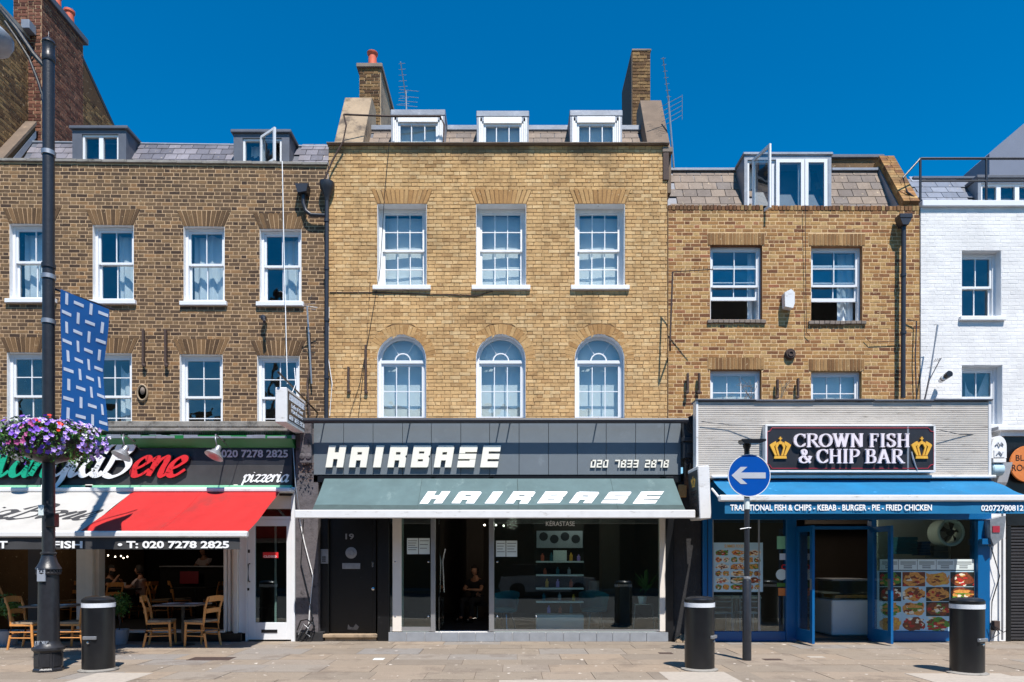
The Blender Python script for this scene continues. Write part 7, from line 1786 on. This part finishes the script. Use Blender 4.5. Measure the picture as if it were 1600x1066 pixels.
def person(lab, loc, rz, shirt, trousers, hair, arms, beard=False, standing=False, bun=False):
    """local frame: faces +X; arms = two lists of (elbow, wrist) points"""
    t = thing('person', lab, 'person', loc); hz = .48 if not standing else .92
    sh_z = hz+.5; hd_z = hz+.695
    V = [(0, 0, hz, .14, .12), (.02, 0, hz+.15, .12, .1), (.03, 0, hz+.3, .15, .11), (.02, 0, hz+.43, .14, .1), (.03, 0, hz+.52, .06, .06), (.05, 0, hz+.6, .055)]
    E = [(0, 1), (1, 2), (2, 3), (3, 4), (4, 5)]
    body_arm = []
    for s, (el, wr) in zip((-1, 1), arms):
        i = len(V); V += [(.02, s*.17, sh_z-.06, .055), el+(.043,), tuple(el[k]*.5+wr[k]*.5 for k in range(3))+(.037,), wr+(.026,), tuple(wr[k]+(wr[k]-el[k])*.22 for k in range(3))+(.03,)]
        E += [(3, i), (i, i+1), (i+1, i+2), (i+2, i+3), (i+3, i+4)]
        j = len(V); wv = Vector(wr)+(Vector(wr)-Vector(el))*.22; dv = (Vector(wr)-Vector(el)).normalized(); lv_ = dv.cross(Vector((0, 0, 1))).normalized()
        for f_ in range(4):
            p1 = wv+dv*.03+lv_*(f_-1.5)*.017; p2 = p1+dv*(.032+.006*(f_ in (1, 2))) + Vector((0, 0, -.012)); V += [tuple(p1)+(.009,), tuple(p2)+(.007,)]; E += [(i+4, j), (j, j+1)]; j += 2
    for s in (-1, 1):
        i = len(V)
        if standing: V += [(0, s*.1, hz-.05, .085), (.02, s*.11, .5, .055), (.0, s*.11, .1, .038), (.12, s*.12, .04, .035)]
        else: V += [(.08, s*.1, hz, .085), (.42, s*.13, hz+.02, .062), (.42, s*.13, .12, .042), (.54, s*.14, .05, .036)]
        E += [(0, i), (i, i+1), (i+1, i+2), (i+2, i+3)]
    skinmesh('body', V, E, m_skin, t)
    for s in (-1, 1):
        x_ = (.12 if standing else .54); so = obj('shoe', MB().box(x_-.14, x_+.12, s*.14-.05, s*.14+.05, 0, .1, .03), m_blk); so.parent = t; so.location = (0, 0, 0)
    h = MB(); hc = Vector((.07, 0, hd_z))
    def hfn(u, v):
        th = 2*PI*u; ph = PI*(v-.5); x, y, z = math.cos(th)*math.cos(ph), math.sin(th)*math.cos(ph), math.sin(ph)
        fx_ = x*.098; fy_ = y*.076; fz_ = z*.118
        if z < 0: fy_ *= (1+.28*z); fx_ *= (1+.12*z)
        if x > .9 and -.35 < z < .12: fx_ += .022*(1-abs(z+.12)/.3)
        if x > .8 and .05 < z < .3 and .15 < abs(y) < .5: fx_ -= .006
        if x > .85 and -.62 < z < -.5: fx_ += .005
        return tuple(hc+Vector((fx_, fy_, fz_)))
    h.grid(hfn, 32, 24)
    for s in (-1, 1): h.lathe([(0, -.01), (.02, -.008), (.026, .004), (.012, .01)], (hc.x-.01, hc.y+s*.078, hc.z-.01), 10, 'y', sy=1.3)
    ho = obj('head', h, m_skin, None, smooth=True); ho.parent = t; ho.location = (0, 0, 0)
    ey = MB()
    for s in (-1, 1): ey.lathe([(0, -.012), (.012, 0), (0, .012)], (hc.x+.083, hc.y+s*.03, hc.z+.012), 8)
    eo = obj('eyes', ey, m_hair); eo.parent = ho
    hm = MB(); lim = .0
    def hair_fn(u, v):
        th = 2*PI*u; ph = PI*.5*(1-v)+(-.55 if math.cos(th) < .35 else .42)*v; x, y, z = math.cos(th)*math.cos(ph), math.sin(th)*math.cos(ph), math.sin(ph)
        return tuple(hc+Vector((x*.112-.006, y*.09, z*.135+.004*math.sin(th*9))))
    hm.grid(hair_fn, 28, 10)
    if bun: hm.lathe([(0, -.04), (.045, 0), (0, .05)], (hc.x-.1, 0, hc.z+.05), 12)
    a_ = obj('hair', hm, hair, smooth=True); a_.parent = t
    if beard:
        bm2 = MB().grid(lambda u, v: tuple(hc+Vector((math.cos(-1.2+2.4*u)*(.1-.02*v), math.sin(-1.2+2.4*u)*.078, -.03-.1*v+.02*abs(math.sin(-1.2+2.4*u))))), 14, 4)
        a_ = obj('beard', bm2, hair, smooth=True); a_.parent = t
    VS = [(0, 0, hz-.04, .155, .13), (.02, 0, hz+.15, .132, .112), (.03, 0, hz+.3, .162, .122), (.02, 0, hz+.44, .145, .105), (.025, 0, hz+.49, .07, .07)]; ES = [(0, 1), (1, 2), (2, 3), (3, 4)]
    for s, (el, wr) in zip((-1, 1), arms):
        i = len(VS); mid = tuple(Vector((.02, s*.17, sh_z-.06)).lerp(Vector(el), .62)); VS += [(.02, s*.17, sh_z-.055, .068), mid+(.06,)]; ES += [(3, i), (i, i+1)]
    skinmesh('shirt', VS, ES, shirt, t)
    VT = [(0, 0, hz-.0, .15, .13)]; ET = []
    for s in (-1, 1):
        i = len(VT)
        if standing: VT += [(0, s*.1, hz-.06, .1), (.02, s*.11, .5, .07), (.0, s*.11, .12, .055)]
        else: VT += [(.08, s*.1, hz, .095), (.42, s*.13, hz+.02, .075), (.42, s*.13, .16, .055), (.44, s*.135, .09, .05)]
        ET += [(0, i), (i, i+1), (i+1, i+2)]+([] if standing else [(i+2, i+3)])
    skinmesh('trousers', VT, ET, trousers, t)
    t.rotation_euler = (0, 0, rz)
    return t
person('young man in a pale T-shirt leaning over the restaurant table holding a drink', (X(222, 16.7), 16.7, .1), PI, m_shirt, m_dark, m_hair, [((.2, -.24, .74), (.5, -.06, .8)), ((.2, .22, .74), (.46, .1, .82))])
person('bearded man in black sitting opposite him with his hands raised to his mouth', (X(168, 16.7), 16.75, .1), -.3, m_dark, m_dark, m_hair, [((.26, -.2, .78), (.3, -.06, .98)), ((.26, .22, .76), (.34, .06, .9))], beard=True)
person('waiter in a pale shirt working behind the dark bar counter', (X(318, 19.3), 19.4, .15), -PI*.62, m_shirt, m_dark, m_hair, [((.2, -.22, 1.14), (.42, -.1, 1.16)), ((.2, .24, 1.14), (.42, .16, 1.16))], standing=True)
person('dark-haired woman in black sitting inside the salon doorway', (X(744, 16.2), 16.25, .1), -PI/2-.5, m_dark, m_dark, m_hair, [((.18, -.24, .72), (.36, -.08, .74)), ((.18, .24, .72), (.36, .08, .74))], bun=True)
sc2 = thing('salon_stool', 'dark seat with chrome foot under the woman in the salon', 'stool', (X(745, 16.2), 16.3, .1))
obj('seat', b_(X(745, 16.2)-.24, X(745, 16.2)+.24, 16.1, 16.55, .44, .5, .03), m_dark, sc2); obj('leg', MB().tube([(X(745, 16.2), 16.3, .12), (X(745, 16.2), 16.3, .44)], .025, 8), m_chrome, sc2)
obj('foot', MB().tube([(X(745, 16.2)-.28, 16.2, .12), (X(745, 16.2), 16.3, .15), (X(745, 16.2)+.28, 16.2, .12)], .02, 6), m_chrome, sc2)
for px_, y_, nm, lab in ((222, 16.75, 'a', 'wooden chair under the man in the pale T-shirt'), (166, 16.8, 'b', 'wooden chair under the bearded man in black')):
    c = copy_tree(ch0); c.location = (X(px_, y_), y_, .1); c.rotation_euler = (0, 0, PI if nm == 'a' else -.3); c['label'] = lab
tag(obj('drink_glass', MB().lathe([(.03, 0), (.04, .12), (.036, .12), (.027, .01)], (X(196, 16.6), 16.55, .86), 12), m_wtxt), 'pale drink glass on the table between the two diners', 'glass')
